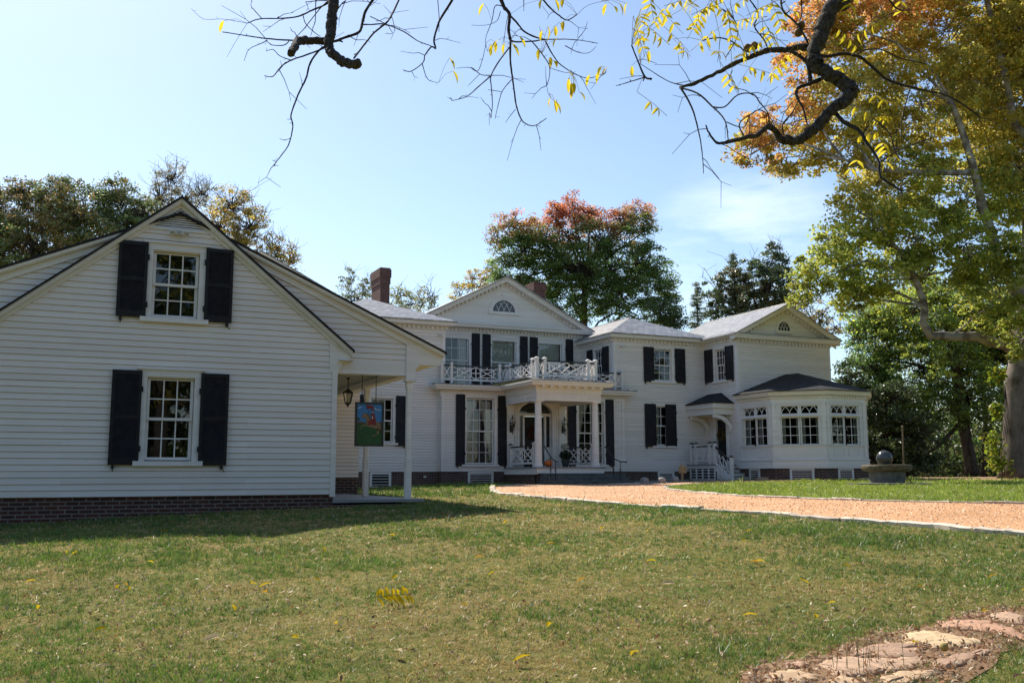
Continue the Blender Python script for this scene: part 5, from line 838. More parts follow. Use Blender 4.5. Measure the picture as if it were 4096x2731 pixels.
for t0, t1, q0, q1 in ((0, .5, 0, 1), (0, .5, 1, 0), (.5, 1, 0, 1), (.5, 1, 1, 0), (.25, .25, .1, .9), (.5, .5, 0, 1), (.75, .75, .1, .9)):
    def rp_(t, q): return (HX+.02, 34.36-1.0*t, 2.10-.62*t+.58*q)
    m.bar(rp_(t0, q0), rp_(t1, q1), .03)
m.bar((HX+.02, 34.36, 2.06), (HX+.02, 33.34, 1.42), .05, .09); br_ = m.build('stair_balustrade', 'trim_white', HS); m = MB(); m.bar((HX+.02, 34.38, 2.78), (HX+.02, 33.3, 2.12), .07, .05); m.build('handrail', 'black_rail', br_)
# octagonal bay -----------------------------------------------------------------
OC = [(26.58, YR), (26.58, 31.9), (28.10, 30.4), (30.22, 30.4), (31.74, 31.9), (31.74, YR)]
def face(i):
    a, b = OC[i], OC[i+1]; L = math.hypot(b[0]-a[0], b[1]-a[1]); t = ((b[0]-a[0])/L, (b[1]-a[1])/L); return FR(a, t, (t[1], -t[0])), L
wins = {0: ((.36, 1.01), (1.16, 1.82)), 1: ((.39, 1.03), (1.17, 1.81)), 2: ((.30, .92), (1.06, 1.68)), 3: ((.39, 1.03), (1.17, 1.81)), 4: ((.36, 1.01), (1.16, 1.82))}
tan22 = math.tan(math.pi/8)
for i in range(5):
    F, L = face(i); m0 = tan22 if i else 0; m1 = tan22 if i < 4 else 0
    m = MB(); F.box(m, 0, L, .6, 1.86, -.25, -.02); m.build('brick_foundation', 'brick_red', HS)
    m = MB()
    prof_run(m, F, 0, L, [(0, 1.84), (.07, 1.84), (.07, 2.10), (.05, 2.12), (.05, 2.15), (.10, 2.17), (.09, 2.20), (.02, 2.22), (.0, 2.22)], m0, m1)
    F.box(m, 0, L, 2.22, 2.74, -.06, -.001); prof_run(m, F, 0, L, [(-.02, 2.73), (.05, 2.73), (.06, 2.77), (-.02, 2.78)], m0, m1)
    ws = wins[i]
    for a0, a1 in ws:                                          # raised panels under each window
        F.box(m, a0+.04, a1-.04, 2.32, 2.345, 0, .018); F.box(m, a0+.04, a1-.04, 2.615, 2.64, 0, .018); F.box(m, a0+.04, a0+.065, 2.345, 2.615, 0, .018); F.box(m, a1-.065, a1-.04, 2.345, 2.615, 0, .018)
    for a0, a1 in ((0, ws[0][0]-.05), (ws[0][1]+.05, ws[1][0]-.05), (ws[1][1]+.05, L)): F.box(m, a0, a1, 2.78, 4.42, -.09, 0)
    F.box(m, 0, L, 4.42, 4.72, -.09, -.002); F.box(m, ws[0][0]-.06, ws[1][1]+.06, 3.925, 4.035, -.09, .012)
    F.box(m, ws[0][0]-.10, ws[0][0]-.05, 2.78, 4.46, .001, .04); F.box(m, ws[1][1]+.05, ws[1][1]+.10, 2.78, 4.46, .001, .04); F.box(m, ws[0][0]-.05, ws[1][1]+.05, 4.40, 4.46, .001, .04); F.box(m, ws[0][0]-.12, ws[1][1]+.12, 3.945, 3.985, .012, .06)
    for a0, a1 in ((.015, .17), (L-.17, L-.015)):               # corner pilasters
        F.box(m, a0, a1, 2.24, 2.73, .001, .03); F.box(m, a0, a1, 2.79, 4.40, .001, .035); F.box(m, a0-.012, a1+.012, 4.40, 4.50, .001, .055); F.box(m, a0-.012, a1+.012, 4.28, 4.30, .035, .045)
    m.build('bay_wall', 'trim_white', HS)
    entab_ = MB(); prof_run(entab_, F, 0, L, [(0, 4.98), (.27, 4.98), (.27, 4.92), (.23, 4.90), (.20, 4.82), (.12, 4.80), (.045, 4.79), (.045, 4.68), (.02, 4.66), (.02, 4.50), (0, 4.50)], m0, m1); e_ = entab_.build('bay_cornice', 'trim_white', HS)
    dm = MB(); a = .06
    while a < L-.06: F.box(dm, a, a+.07, 4.70, 4.785, .046, .105); a += .15
    dm.build('dentil_row', 'trim_white', e_)
    for k, (a0, a1) in enumerate(ws):
        w = window(HS, F, a0, a1, 2.83, 3.89, 3, 2, trim=.0, head=0, sash=False, sill=False, capw=-.06, curtain=sides if i < 3 else None, depth=1.2, room=i > 2)
        w2 = MB(); F.box(w2, a0-.05, a0, 4.03, 4.40, -.07, -.03); F.box(w2, a1, a1+.05, 4.03, 4.40, -.07, -.03); F.box(w2, a0, a1, 4.03, 4.075, -.07, -.031); F.box(w2, a0, a1, 4.36, 4.40, -.07, -.031)
        W_ = a1-a0
        for c in (.25, .75):
            for q in range(2):
                s1 = (-1, 1)[q]; pts = [F.p(a0+W_*c+s1*W_*.25*(1-(t/8)**1.9)*1.0, 4.075+.285*(t/8), -.045) for t in range(9)]
                for t in range(8): w2.bar(pts[t], pts[t+1], .022)
        tw = w2.build('transom_window', 'trim_white', HS); g = MB(); g.quad(F.p(a0, 4.05, -.062), F.p(a1, 4.05, -.062), F.p(a1, 4.38, -.062), F.p(a0, 4.38, -.062)); g.build('pane', 'glass', tw)
    if i == 0 or i == 1 or i == 2:
        c = L/2; louver_vent(HS, FR(F.p(0, 0, -.02)[:2], F.t, F.n), (.58 if i == 0 else .62 if i == 1 else .5), (1.28 if i == 0 else 1.58 if i == 1 else 1.32), 1.36, 1.85)
m = MB(); fl2 = [(x, y, 2.6) for x, y in OC]; m.poly(fl2); m.poly([(x, y, 4.60) for x, y in OC]); m.quad((26.7, 34.0, 2.6), (31.6, 34.0, 2.6), (31.6, 34.0, 4.6), (26.7, 34.0, 4.6)); m.build('bay_interior', 'dark_room', HS)
ev = []; cx_, cy_ = 29.16, 33.0
for i, (x, y) in enumerate(OC):
    k = .33
    nx = -1 if i < 2 else (1 if i > 3 else 0); dx = -k if i in (0, 1) else (k if i in (4, 5) else (-k*tan22 if i == 2 else k*tan22)); dy = 0 if i in (0, 5) else (-k*tan22 if i in (1, 4) else -k)
    ev.append((x+dx, y+dy, 5.0))
ra_, rb_ = (29.18, YR, 6.02), (29.18, 33.2, 6.0)
plane_roof(HS, [ev[0], ev[1], rb_, ra_], .03, 'shingle_dark', 'bay_roof')
for i in (1, 2, 3): plane_roof(HS, [ev[i], ev[i+1], rb_], .03, 'shingle_dark', 'bay_roof')
plane_roof(HS, [ev[4], ev[5], ra_, rb_], .03, 'shingle_dark', 'bay_roof')
simple('stalk', (.20, .20, .08), .7, .2, .3)
# ------------------------------------------------------------------ things round the house
def pumpkin(x, y, z, r):
    t = thing('pumpkin', 'orange pumpkin on the portico floor beside the left column', 'pumpkin', (x, y, z)); m = MB(); n = 40; k = 10; vs = []; fs = []
    for i in range(k+1):
        w = math.pi*i/k
        for j in range(n):
            q = 2*math.pi*j/n; rr = r*math.sin(w)*(1-.10*abs(math.cos(q*5))**.6*0-.09*(abs(math.sin(q*5))**.4 < .55)); vs.append((x+rr*math.cos(q), y+rr*math.sin(q), z+r*.78-r*.78*math.cos(w)*(1-.12*math.sin(w)**8)))
    for i in range(k):
        for j in range(n): fs.append((i*n+j, i*n+(j+1) % n, (i+1)*n+(j+1) % n, (i+1)*n+j))
    m.add(vs, fs); m.build('body', 'pumpkin', t, True); m = MB(); m.tube([(x, y, z+r*1.5), (x+.01, y, z+r*1.72), (x+.04, y, z+r*1.9)], [.03, .02, .022], 7); m.build('stem', 'stem', t)
pumpkin(16.98, 33.42, 1.90, .17)
def leafcloud(c, r, n, size, cols, sq=1.0, rng=RNG):
    """V,F,C of n folded leaf quads in a rough ball"""
    d = rng.normal(size=(n, 3)); d /= np.linalg.norm(d, axis=1, keepdims=True); p = d*(rng.random((n, 1))**.45)*r; p[:, 2] *= sq
    return leaves(p+np.asarray(c), size, cols, rng)
def leaves(p, size, cols, rng=RNG, droop=.25, colf=None, aspect=.62, up=.55):
    n = len(p); s = size*(.6+.8*rng.random(n))[:, None]
    nrm = rng.normal(size=(n, 3)); nrm[:, 2] += up; nrm /= np.linalg.norm(nrm, axis=1, keepdims=True)
    t = rng.normal(size=(n, 3)); t[:, 2] -= droop; t -= nrm*(t*nrm).sum(1, keepdims=True); t /= np.linalg.norm(t, axis=1, keepdims=True)
    b = np.cross(nrm, t); w = s*aspect*.5
    fold = nrm*(s*.12)
    V = np.stack([p-t*s*.5, p-t*s*.02+b*w+fold, p+t*s*.5, p-t*s*.02-b*w+fold], 1).reshape(-1, 3)
    F = np.arange(4*n).reshape(n, 4)
    if colf is None:
        cols = np.asarray(cols); ci = rng.integers(0, len(cols), n); c = cols[ci]
    else: c = colf(p, rng)
    c = c*(.78+.44*rng.random((n, 1)))
    return V, F, np.repeat(c, 4, 0)
def potted(x, y, z, label, flower):
    t = thing('potted_plant', label, 'plant', (x, y, z)); m = MB(); m.lathe([(.11, 0), (.17, .26), (.18, .27), (.18, .30), (.15, .30), (.14, .26), (0, .25)], (x, y, z), 16); m.build('pot', 'pot', t)
    V, F, C = leafcloud((x, y, z+.48), .24, 420, .10, [(.02, .045, .015), (.035, .06, .02), (.03, .05, .03)], .8); npmesh('foliage', V, F, 'leaf', C, t, (x, y, z))
    if flower:
        V, F, C = leafcloud((x-.06, y, z+.82), .14, 300, .05, [(.5, .52, .46), (.42, .47, .40), (.36, .42, .30)], .9); m = MB(); m.tube([(x, y, z+.3), (x-.03, y, z+.6), (x-.06, y, z+.8)], .008, 5); m.build('flower_stem', 'stem', t); npmesh('flower_head', V, F, 'leaf', C, t, (x, y, z))
potted(18.18, 34.3, 1.90, 'dark pot of leaves with one pale round flower head by the entrance', True); potted(17.1, 35.6, 1.90, 'small leafy pot behind the left portico railing', False)
def wreath(c, r, n, label, cols, nx):
    t = thing('door_wreath', label, 'wreath', c); m = MB(); N = 20
    P = [(c[0]+(r*math.cos(2*math.pi*i/N) if nx == 0 else 0), c[1]+(r*math.cos(2*math.pi*i/N) if nx else 0), c[2]+r*math.sin(2*math.pi*i/N)) for i in range(N+1)]; m.tube(P, .03, 6); m.build('ring', 'twig', t)
    q = RNG.random(n)*2*math.pi; rr = r+RNG.normal(size=n)*.05; p = np.stack([c[0]+(rr*np.cos(q) if nx == 0 else RNG.normal(size=n)*.02-.04), c[1]+(rr*np.cos(q) if nx else RNG.normal(size=n)*.02-.04), c[2]+rr*np.sin(q)], 1)
    V, F, C = leaves(p, .085, cols); npmesh('leaves', V, F, 'leaf', C, t, c)
wreath((17.80, 36.36, 3.35), .22, 420, 'wreath of dark red leaves on the front door', [(.13, .025, .012), (.09, .03, .02), (.16, .05, .015)], 0); wreath((26.60, 35.33, 3.33), .20, 380, 'yellow and brown wreath on the side door', [(.20, .14, .03), (.14, .09, .03), (.10, .09, .03)], 1)
def bollard(x, y, w, h, label, round_):
    z = g1(x, y)-.03; m = MB()
    if round_: m.lathe([(w*.36, 0), (w*.40, h*.12), (w*.5, h*.4), (w*.49, h*.6), (w*.40, h*.82), (w*.2, h*.96), (0, h)], (x, y, z), 18)
    else:
        S = [(w*.5, 0), (w*.5, h*.62), (w*.44, h*.8), (w*.28, h*.93), (w*.08, h)]; vs = []
        for r, zz in S:
            for a, b in ((-1, -.7), (-.7, -1), (.7, -1), (1, -.7), (1, .7), (.7, 1), (-.7, 1), (-1, .7)): vs.append((x+r*a, y+r*b, z+zz))
        m.add(vs, [(i*8+j, i*8+(j+1) % 8, i*8+8+(j+1) % 8, i*8+8+j) for i in range(len(S)-1) for j in range(8)]+[tuple(range((len(S)-1)*8, len(S)*8))])
    solo(m, 'stone_bollard', 'granite', label, 'bollard', (x, y, z), 'low stone bollards along the drive in front of the house', round_)
bollard(18.74, 33.0, .30, .30, 'squared pale stone bollard with pointed top, sunlit before the portico steps', False)
bollard(20.35, 31.95, .28, .29, 'grey domed bollard in shade, left of the basement vent', False); bollard(21.0, 31.75, .27, .28, 'grey domed bollard in shade in front of the basement vent', False); bollard(22.2, 32.6, .32, .30, 'round ball-shaped stone bollard beside the wooden sign', True)
t = thing('wooden_sign', 'small blank wooden board on a post between drive and side steps', 'sign', (23.3, 33.7, 1.3)); m = MB(); x, y = 23.3, 33.7; m.box(x-.04, x+.04, y-.03, y+.03, 1.2, 2.0); m.add([(x-.04, y-.03, 2.0), (x+.04, y-.03, 2.0), (x+.04, y+.03, 2.0), (x-.04, y+.03, 2.0), (x, y, 2.05)], [(0, 1, 4), (1, 2, 4), (2, 3, 4), (3, 0, 4)]); m.build('post', 'wood_sign', t); m = MB(); m.box(x-.19, x+.19, y-.055, y-.031, 1.66, 1.93); m.box(x-.17, x+.17, y-.059, y-.0551, 1.79, 1.80); m.build('board', 'wood_sign', t)
# fountain
fx, fy = 26.25, 25.55; fz = g1(fx, fy)
FT = thing('fountain', 'round stone fountain with a polished ball on its wide mossy basin', 'fountain', (fx, fy, fz))
m = MB(); m.lathe([(.58, -.1), (.60, .30), (.61, .52)], (fx, fy, fz), 32); m.build('pedestal', 'fountain_stone', FT, False); m = MB(); m.lathe([(.60, .42), (.74, .45), (.815, .48), (.84, .53), (.842, .61), (.82, .655), (.76, .665), (.72, .64), (.60, .625), (0, .62)], (fx, fy, fz), 40); m.build('basin', 'fountain_moss', FT)
m = MB(); m.ball((fx-.08, fy, fz+.60+.285), .28, 28); m.lathe([(.20, .60), (.17, .66)], (fx-.08, fy, fz), 20); b_ = m.build('ball', 'kugel', FT, True); m = MB(); m.lathe([(.02, 1.15), (.012, 1.20)], (fx-.08, fy, fz), 8); m.build('nozzle', 'bronze', FT)
m = MB(); m.lathe([(1.45, .0), (1.45, .035), (.55, .04)], (fx, fy, fz), 40, False); m.build('plinth', 'paving_m', FT) if 'paving_m' in MT else m.build('plinth', 'paving', FT)
px_, py_ = 26.85, 25.35; pz_ = g1(px_, py_)
t = thing('standpipe', 'thin rusty pole on three short legs beside the fountain', 'pole', (px_, py_, pz_)); m = MB(); m.tube([(px_, py_, pz_-.05), (px_+.02, py_, pz_+1.0), (px_+.05, py_, pz_+1.97)], [.03, .028, .026], 8); m.build('pole', 'rust_pole', t); m = MB(); m.lathe([(.03, 1.95), (.045, 1.97), (.045, 2.01), (.02, 2.03)], (px_+.05, py_, pz_), 8); m.build('cap', 'rust_pole', t)
for a in (.4, 2.6, 4.6):
    m = MB(); m.tube([(px_+.01, py_, pz_+.38), (px_+.36*math.cos(a), py_+.36*math.sin(a), pz_)], .014, 6); m.build('leg', 'rust_pole', t)
# deck chair on the balcony
def chair(x, y, z):
    t = thing('deck_chair', 'white chair with dark seat on the balcony behind the railing', 'chair', (x, y, z)); m = MB()
    for a in (-.24, .24):
        for b in (-.22, .22):
            l = MB(); l.bar((x+a, y+b, z), (x+a, y+b*.9, z+.44), .05); l.build('leg', 'chair_white', t)
    m.box(x-.27, x+.27, y-.26, y+.26, z+.42, z+.46); m.build('seat', 'door_black', t); m = MB(); m.box(x-.27, x-.22, y+.2, y+.26, z+.46, z+.92); m.box(x+.22, x+.27, y+.2, y+.26, z+.46, z+.92); m.box(x-.22, x+.22, y+.21, y+.25, z+.84, z+.92)
    for k in range(5): xx = x-.18+.09*k; m.box(xx-.015, xx+.015, y+.22, y+.24, z+.46, z+.84)
    m.build('backrest', 'chair_white', t); m = MB()
    for a in (-.27, .27): m.box(x+a-.03, x+a+.03, y-.26, y+.22, z+.63, z+.66); m.box(x+a-.02, x+a+.02, y-.24, y-.2, z+.46, z+.63)
    m.build('armrest', 'chair_white', t)
chair(18.3, 35.2, 5.34)
def rock(x, y, r, h, label, mat, seed):
    rg = random.Random(seed); z = g1(x, y)-.02; m = MB(); n = 14; P = [(r*(.8+.35*rg.random())*math.cos(2*math.pi*i/n), r*.7*(.8+.35*rg.random())*math.sin(2*math.pi*i/n)) for i in range(n)]
    vs = [(x+a*1.05, y+b*1.05, z) for a, b in P]+[(x+a, y+b, z+h*.6) for a, b in P]+[(x+a*.8, y+b*.8, z+h*(.9+.2*rg.random())) for a, b in P]
    m.add(vs, [(i, (i+1) % n, n+(i+1) % n, n+i) for i in range(n)]+[(n+i, n+(i+1) % n, 2*n+(i+1) % n, 2*n+i) for i in range(n)]+[tuple(range(2*n, 3*n))]); solo(m, 'flat_stone', mat, label, 'stone', (x, y, z))
rock(28.6, 28.9, .34, .12, 'pale flat stone on the grass before the octagonal bay', 'sandstone_1', 3); rock(25.9, 31.8, .30, .14, 'brownish stone at the foot of the side steps', 'sandstone_2', 5)
# ------------------------------------------------------------------ ground, drive, stones
ls = np.concatenate([np.linspace(-600, -40, 22)[:-1], np.linspace(-40, 70, 140), np.linspace(70, 700, 22)[1:]]); ds = np.concatenate([np.linspace(-250, -8, 16)[:-1], np.linspace(-8, 62, 130), np.linspace(62, 140, 24)[1:], np.linspace(140, 1500, 18)[1:]])
Lg, Dg = np.meshgrid(ls, ds); Xg = Lg*FY+Dg*FX; Yg_ = -Lg*FX+Dg*FY; Zg = gz(Xg, Yg_); nl = len(ls); nd = len(ds)
idx = np.arange(nl*nd).reshape(nd, nl); Fg = np.stack([idx[:-1, :-1], idx[:-1, 1:], idx[1:, 1:], idx[1:, :-1]], -1).reshape(-1, 4)
tag(npmesh('ground', np.stack([Xg, Yg_, Zg], -1).reshape(-1, 3), Fg, 'lawn'), kind='structure')
OUT = OUTER+[(11.75, 7.6), (12.3, 4.5), (13.0, 0.0), (13.6, -6)]
INN = [(21.5, -6), (20.2, 2), (18.9, 7.0), (17.9, 10.5), (16.97, 13.1), (15.86, 14.6), (15.2, 15.5), (14.8, 16.5), (14.5, 17.5), (14.45, 18.62), (14.9, 21.02), (15.9, 23.6), (17.3, 26.0), (18.9, 28.1), (21.4, 29.9), (24.5, 30.3), (29.0, 29.0), (34, 26)]
BCK = [(35, 28.0), (30.5, 30.1), (27.5, 31.6), (25.2, 32.6), (23.0, 33.0), (21.2, 31.7), (19.9, 31.75), (18.3, 32.45), (17.3, 33.0), (15.9, 32.9), (13.9, 31.2)]
DRIVE = OUT[::-1]+INN[0:0]; DRIVE = OUT[::-1]; DRIVE = list(OUT)+[(13.7, -6)]+INN+BCK
def sheet(name, poly, dz, mat, step=.7):
    pts = []; n = len(poly)
    for i in range(n):
        a, b = poly[i], poly[(i+1) % n]; k = max(1, int(math.hypot(b[0]-a[0], b[1]-a[1])/step)); pts += [(a[0]+(b[0]-a[0])*j/k, a[1]+(b[1]-a[1])*j/k) for j in range(k)]
    nb = len(pts); xs = [p[0] for p in pts]; ys = [p[1] for p in pts]; gx_, gy_ = np.meshgrid(np.arange(min(xs), max(xs), step), np.arange(min(ys), max(ys), step)); gx_ = gx_.ravel()+.013; gy_ = gy_.ravel()+.017
    k = inpoly(gx_, gy_, pts); P2 = [Vector(p) for p in pts]+[Vector((a, b)) for a, b in zip(gx_[k], gy_[k])]
    r = delaunay_2d_cdt(P2, [], [list(range(nb))], 1, 1e-5); V = [(v.x, v.y, g1(v.x, v.y)+dz) for v in r[0]]
    me = bpy.data.meshes.new(name); me.from_pydata(V, [], r[2]); me.update(); me.materials.append(MT[mat]); o = bpy.data.objects.new(name, me); COL.objects.link(o); return tag(o, kind='structure')
sheet('gravel_drive', DRIVE, .012, 'gravel_bed')
ISL = INN[4:]+[(36, 20), (32, 12), (24, 8)]
sheet('island_lawn', INN+[(36, -6)], .008, 'lawn_green')
WALK = [(17.5, 33.2), (18.4, 32.6), (19.95, 31.9), (21.2, 31.85), (23.0, 33.15), (25.3, 32.8), (25.3, 36.4), (22.3, 36.1), (19.3, 36.1), (17.5, 35.8)]
sheet('paved_walk', WALK, .016, 'paving')
MUL = [(33.5, 30.5), (36.5, 27.0), (41, 25), (48, 30), (58, 42), (56, 50), (46, 46), (40, 38)]
sheet('mulch_bed', MUL, .010, 'mulch', 1.5)
sheet('worn_earth', [(p[0]+.0, p[1]) for p in [(6.9, 5.65), (6.3, 5.55), (5.9, 5.4), (5.3, 5.4), (4.9, 5.25), (4.6, 5.1), (4.1, 5.1), (3.8, 4.95), (3.55, 4.6), (4.0, 4.1), (4.9, 4.25), (5.4, 4.45), (5.7, 4.65), (6.1, 4.7), (6.6, 4.95), (7.3, 5.3)]], .006, 'mulch', .2)
# gravel pebbles: one uncountable mass
def pebbles(poly, n, smin, smax, cols, name, dz=.012, near=None):
    P = np.asarray(poly); k = 0; out = []
    while k < n:
        q = RNG.random((n*2, 2))*(P.max(0)-P.min(0))+P.min(0); m = inpoly(q[:, 0], q[:, 1], poly)
        if near is not None: m &= near(q)
        out.append(q[m]); k += m.sum()
    q = np.concatenate(out)[:n]; z = gz(q[:, 0], q[:, 1])+dz; s = smin+(smax-smin)*RNG.random(n)**2; a = RNG.random(n)*6.28
    base = np.array([(1, 0, 0), (-.4, .8, .0), (-.6, -.7, 0), (0.05, 0, .75)]); R_ = np.stack([np.cos(a), np.sin(a)], 1); V = np.empty((n, 4, 3))
    for i in range(4):
        bx, by, bz_ = base[i]; V[:, i, 0] = q[:, 0]+s*(bx*R_[:, 0]-by*R_[:, 1]); V[:, i, 1] = q[:, 1]+s*(bx*R_[:, 1]+by*R_[:, 0]); V[:, i, 2] = z+s*bz_-.002
    V += RNG.normal(size=V.shape)*s[:, None, None]*.18; I = np.arange(n)[:, None]*4; F = np.concatenate([I+np.array([[0, 1, 3]]), I+np.array([[1, 2, 3]]), I+np.array([[2, 0, 3]])])
    c = np.asarray(cols)[RNG.integers(0, len(cols), n)]*(.75+.5*RNG.random((n, 1))); return tag(npmesh(name, V.reshape(-1, 3), F, 'litter', np.repeat(c, 4, 0)), kind='stuff')
visd = lambda q: (np.abs(q[:, 0]*FY-q[:, 1]*FX) < .62*(q[:, 0]*FX+q[:, 1]*FY)+1) & (q[:, 0]*FX+q[:, 1]*FY > 5)
pebbles(DRIVE, 42000, .008, .028, [(.64, .38, .21), (.66, .42, .25), (.58, .33, .18), (.70, .50, .34), (.50, .28, .15)], 'gravel', .012, visd)
# edging stones of the drive, each a stone of its own
def edging(path, name_label, group, mat, w=.16, h=.07, lmin=.55, lmax=1.25, skip=None):
    rg = random.Random(len(path)*3+1); seg = []; 
    for i in range(len(path)-1):
        a, b = Vector(path[i]), Vector(path[i+1]); L = (b-a).length; n = max(2, int(L/.05)); seg += [a.lerp(b, j/n) for j in range(n)]
    seg.append(Vector(path[-1])); i = 0
    while i < len(seg)-3:
        want = lmin+(lmax-lmin)*rg.random(); j = i; acc = 0
        while j < len(seg)-1 and acc < want: acc += (seg[j+1]-seg[j]).length; j += 1
        P = seg[i:j+1]; k = max(2, min(9, len(P))); Q = [P[int(t*(len(P)-1)/(k-1))] for t in range(k)]
        if len(Q) >= 2 and acc > .2:
            m = MB(); vs = []; hh = h*(.7+.6*rg.random()); ww = w*(.8+.4*rg.random())
            for t, q in enumerate(Q):
                d = (Q[min(t+1, k-1)]-Q[max(t-1, 0)]); d.normalize(); nrm = Vector((-d.y, d.x)); zc = g1(q.x, q.y)
                if t == 0: q = q+d*.008
                if t == k-1: q = q-d*.008
                j1, j2, j3 = [rg.uniform(-.02, .02) for _ in range(3)]
                for o, zz in ((-ww/2+j1, -.05), (-ww/2+j1, hh*.75+j2*.4), (-ww*.32+j1, hh+j2*.5), (ww*.32+j3, hh*1.02+j2*.5), (ww/2+j3, hh*.78), (ww/2+j3, -.05)): vs.append((q.x+nrm.x*o, q.y+nrm.y*o, zc+zz))
            fs = [(t*6+c, t*6+c+1, t*6+c+7, t*6+c+6) for t in range(k-1) for c in range(5)]+[tuple(range(6)), tuple(range((k-1)*6, k*6))]
            m.add(vs, fs); c = Q[k//2]; solo(m, 'edging_stone', mat if rg.random() > .25 else ('kerb_dark' if mat == 'kerb' else 'kerb'), name_label, 'edging stone', (c.x, c.y, g1(c.x, c.y)), group)
        i = j
edging([(13.6, 31.0)]+list(OUT[:14])+[(11.75, 7.6)], 'rough pale stone slab edging the near side of the gravel drive', 'edging stones on the near side of the drive', 'kerb', .16, .058)
edging(INN[3:15], 'low weathered stone slab edging the green island lawn', 'edging stones round the island lawn', 'kerb_dark', .14, .05)
edging(BCK[5:][::-1], 'thin half buried stone edging the drive near the house', 'edging stones at the back of the drive', 'kerb_dark', .12, .04)
# stepping stones of the path
SL = ['large red sandstone slab at the upper right of the stepping stone path', 'buff slab furthest along the path with a yellow leaf on it', 'pale yellow flagstone, the lightest of the path', 'brown ridged flagstone left of the pale yellow one', 'biggest flagstone of the path, with grass stalks before it', 'narrow grey brown flagstone below the pale yellow one', 'small pink stone at the left end of the path', 'tiny sliver of stone half buried in litter at the top left of the path', 'pinkish stone at the bottom edge, left of two', 'broad pinkish stone at the bottom edge below the biggest slab']
MM = ['sandstone_0', 'sandstone_3', 'sand_pale', 'sandstone_2', 'sandstone_3', 'sandstone_2', 'sandstone_1', 'sandstone_2', 'sandstone_1', 'sandstone_1']
for i, st in enumerate(STONES):
    rg = random.Random(i+40); n = len(st); cx = sum(p[0] for p in st)/n; cy = sum(p[1] for p in st)/n; z = g1(cx, cy); R1 = []
    for a in range(n):
        p, q = st[a], st[(a+1) % n]; k = 4
        for t in range(k): R1.append((p[0]+(q[0]-p[0])*t/k+rg.uniform(-.012, .012), p[1]+(q[1]-p[1])*t/k+rg.uniform(-.012, .012)))
    N = len(R1); rings = []
    for f, h in ((1.17, -.05), (1.15, .008), (1.10, .018), (.70, .022), (.25, .023)): rings += [(cx+(p[0]-cx)*f, cy+(p[1]-cy)*f, g1(cx+(p[0]-cx)*f, cy+(p[1]-cy)*f)+h+(rg.uniform(-.006, .006) if h > 0 else 0)) for p in R1]
    m = MB(); m.add(rings, [(r*N+a, r*N+(a+1) % N, r*N+N+(a+1) % N, r*N+N+a) for r in range(4) for a in range(N)]+[tuple(range(4*N, 5*N))]); solo(m, 'stepping_stone', MM[i], SL[i], 'stepping stone', (cx, cy, z), 'stepping stones of the path', True)
nx_, ny_ = 5.33, 4.78; m = MB(); m.ball((nx_, ny_, g1(nx_, ny_)+.05), .028, 16); solo(m, 'walnut_husk', 'husk', 'round greenish brown walnut husk lying between the flagstones', 'nut', (nx_, ny_, g1(nx_, ny_)), None, True)
# ------------------------------------------------------------------ grass
HOUSES = [[(-1.4, 18.36), (4.75, 18.36), (6.6, 18.3), (6.6, 24.4), (-3.6, 24.4), (-3.6, 18.36)], [(8.6, 36.4), (28, 36.4), (28, 60), (8.6, 60)], [(13.5, 36.1), (22.1, 36.1), (22.1, 37), (13.5, 37)], [(16.3, 32.2), (20.0, 32.2), (20.0, 36.3), (16.3, 36.3)], OC]
WORN = [(6.9, 5.65), (6.3, 5.55), (5.9, 5.4), (5.3, 5.4), (4.9, 5.25), (4.6, 5.1), (4.1, 5.1), (3.8, 4.95), (3.55, 4.6), (4.0, 4.1), (4.9, 4.25), (5.4, 4.45), (5.7, 4.65), (6.1, 4.7), (6.6, 4.95), (7.3, 5.3)]
def pnoise(x, y, sc, seed):
    r = np.random.default_rng(seed); o = 0
    for k in range(5):
        a, b, c = r.normal(size=3); f = sc*(1.7**k)*.6; th = r.random()*6.28; o = o+np.sin((x*math.cos(th)+y*math.sin(th))*f+a*9)*np.sin((x*math.sin(th+.7)-y*math.cos(th+.7))*f*1.13+b*9)/(1.25**k)
    return o/2.2
def scatter(d0, d1, dens):
    A = (d1-d0)*(2*(.60*(d0+d1)/2+1.2)); n = int(A*dens); d = d0+(d1-d0)*RNG.random(n); l = (RNG.random(n)*2-1)*(.60*(d0+d1)/2+1.2)
    return l*FY+d*FX, -l*FX+d*FY
GV = []; GC = []; IV = []; IC = []
NB_ = 7
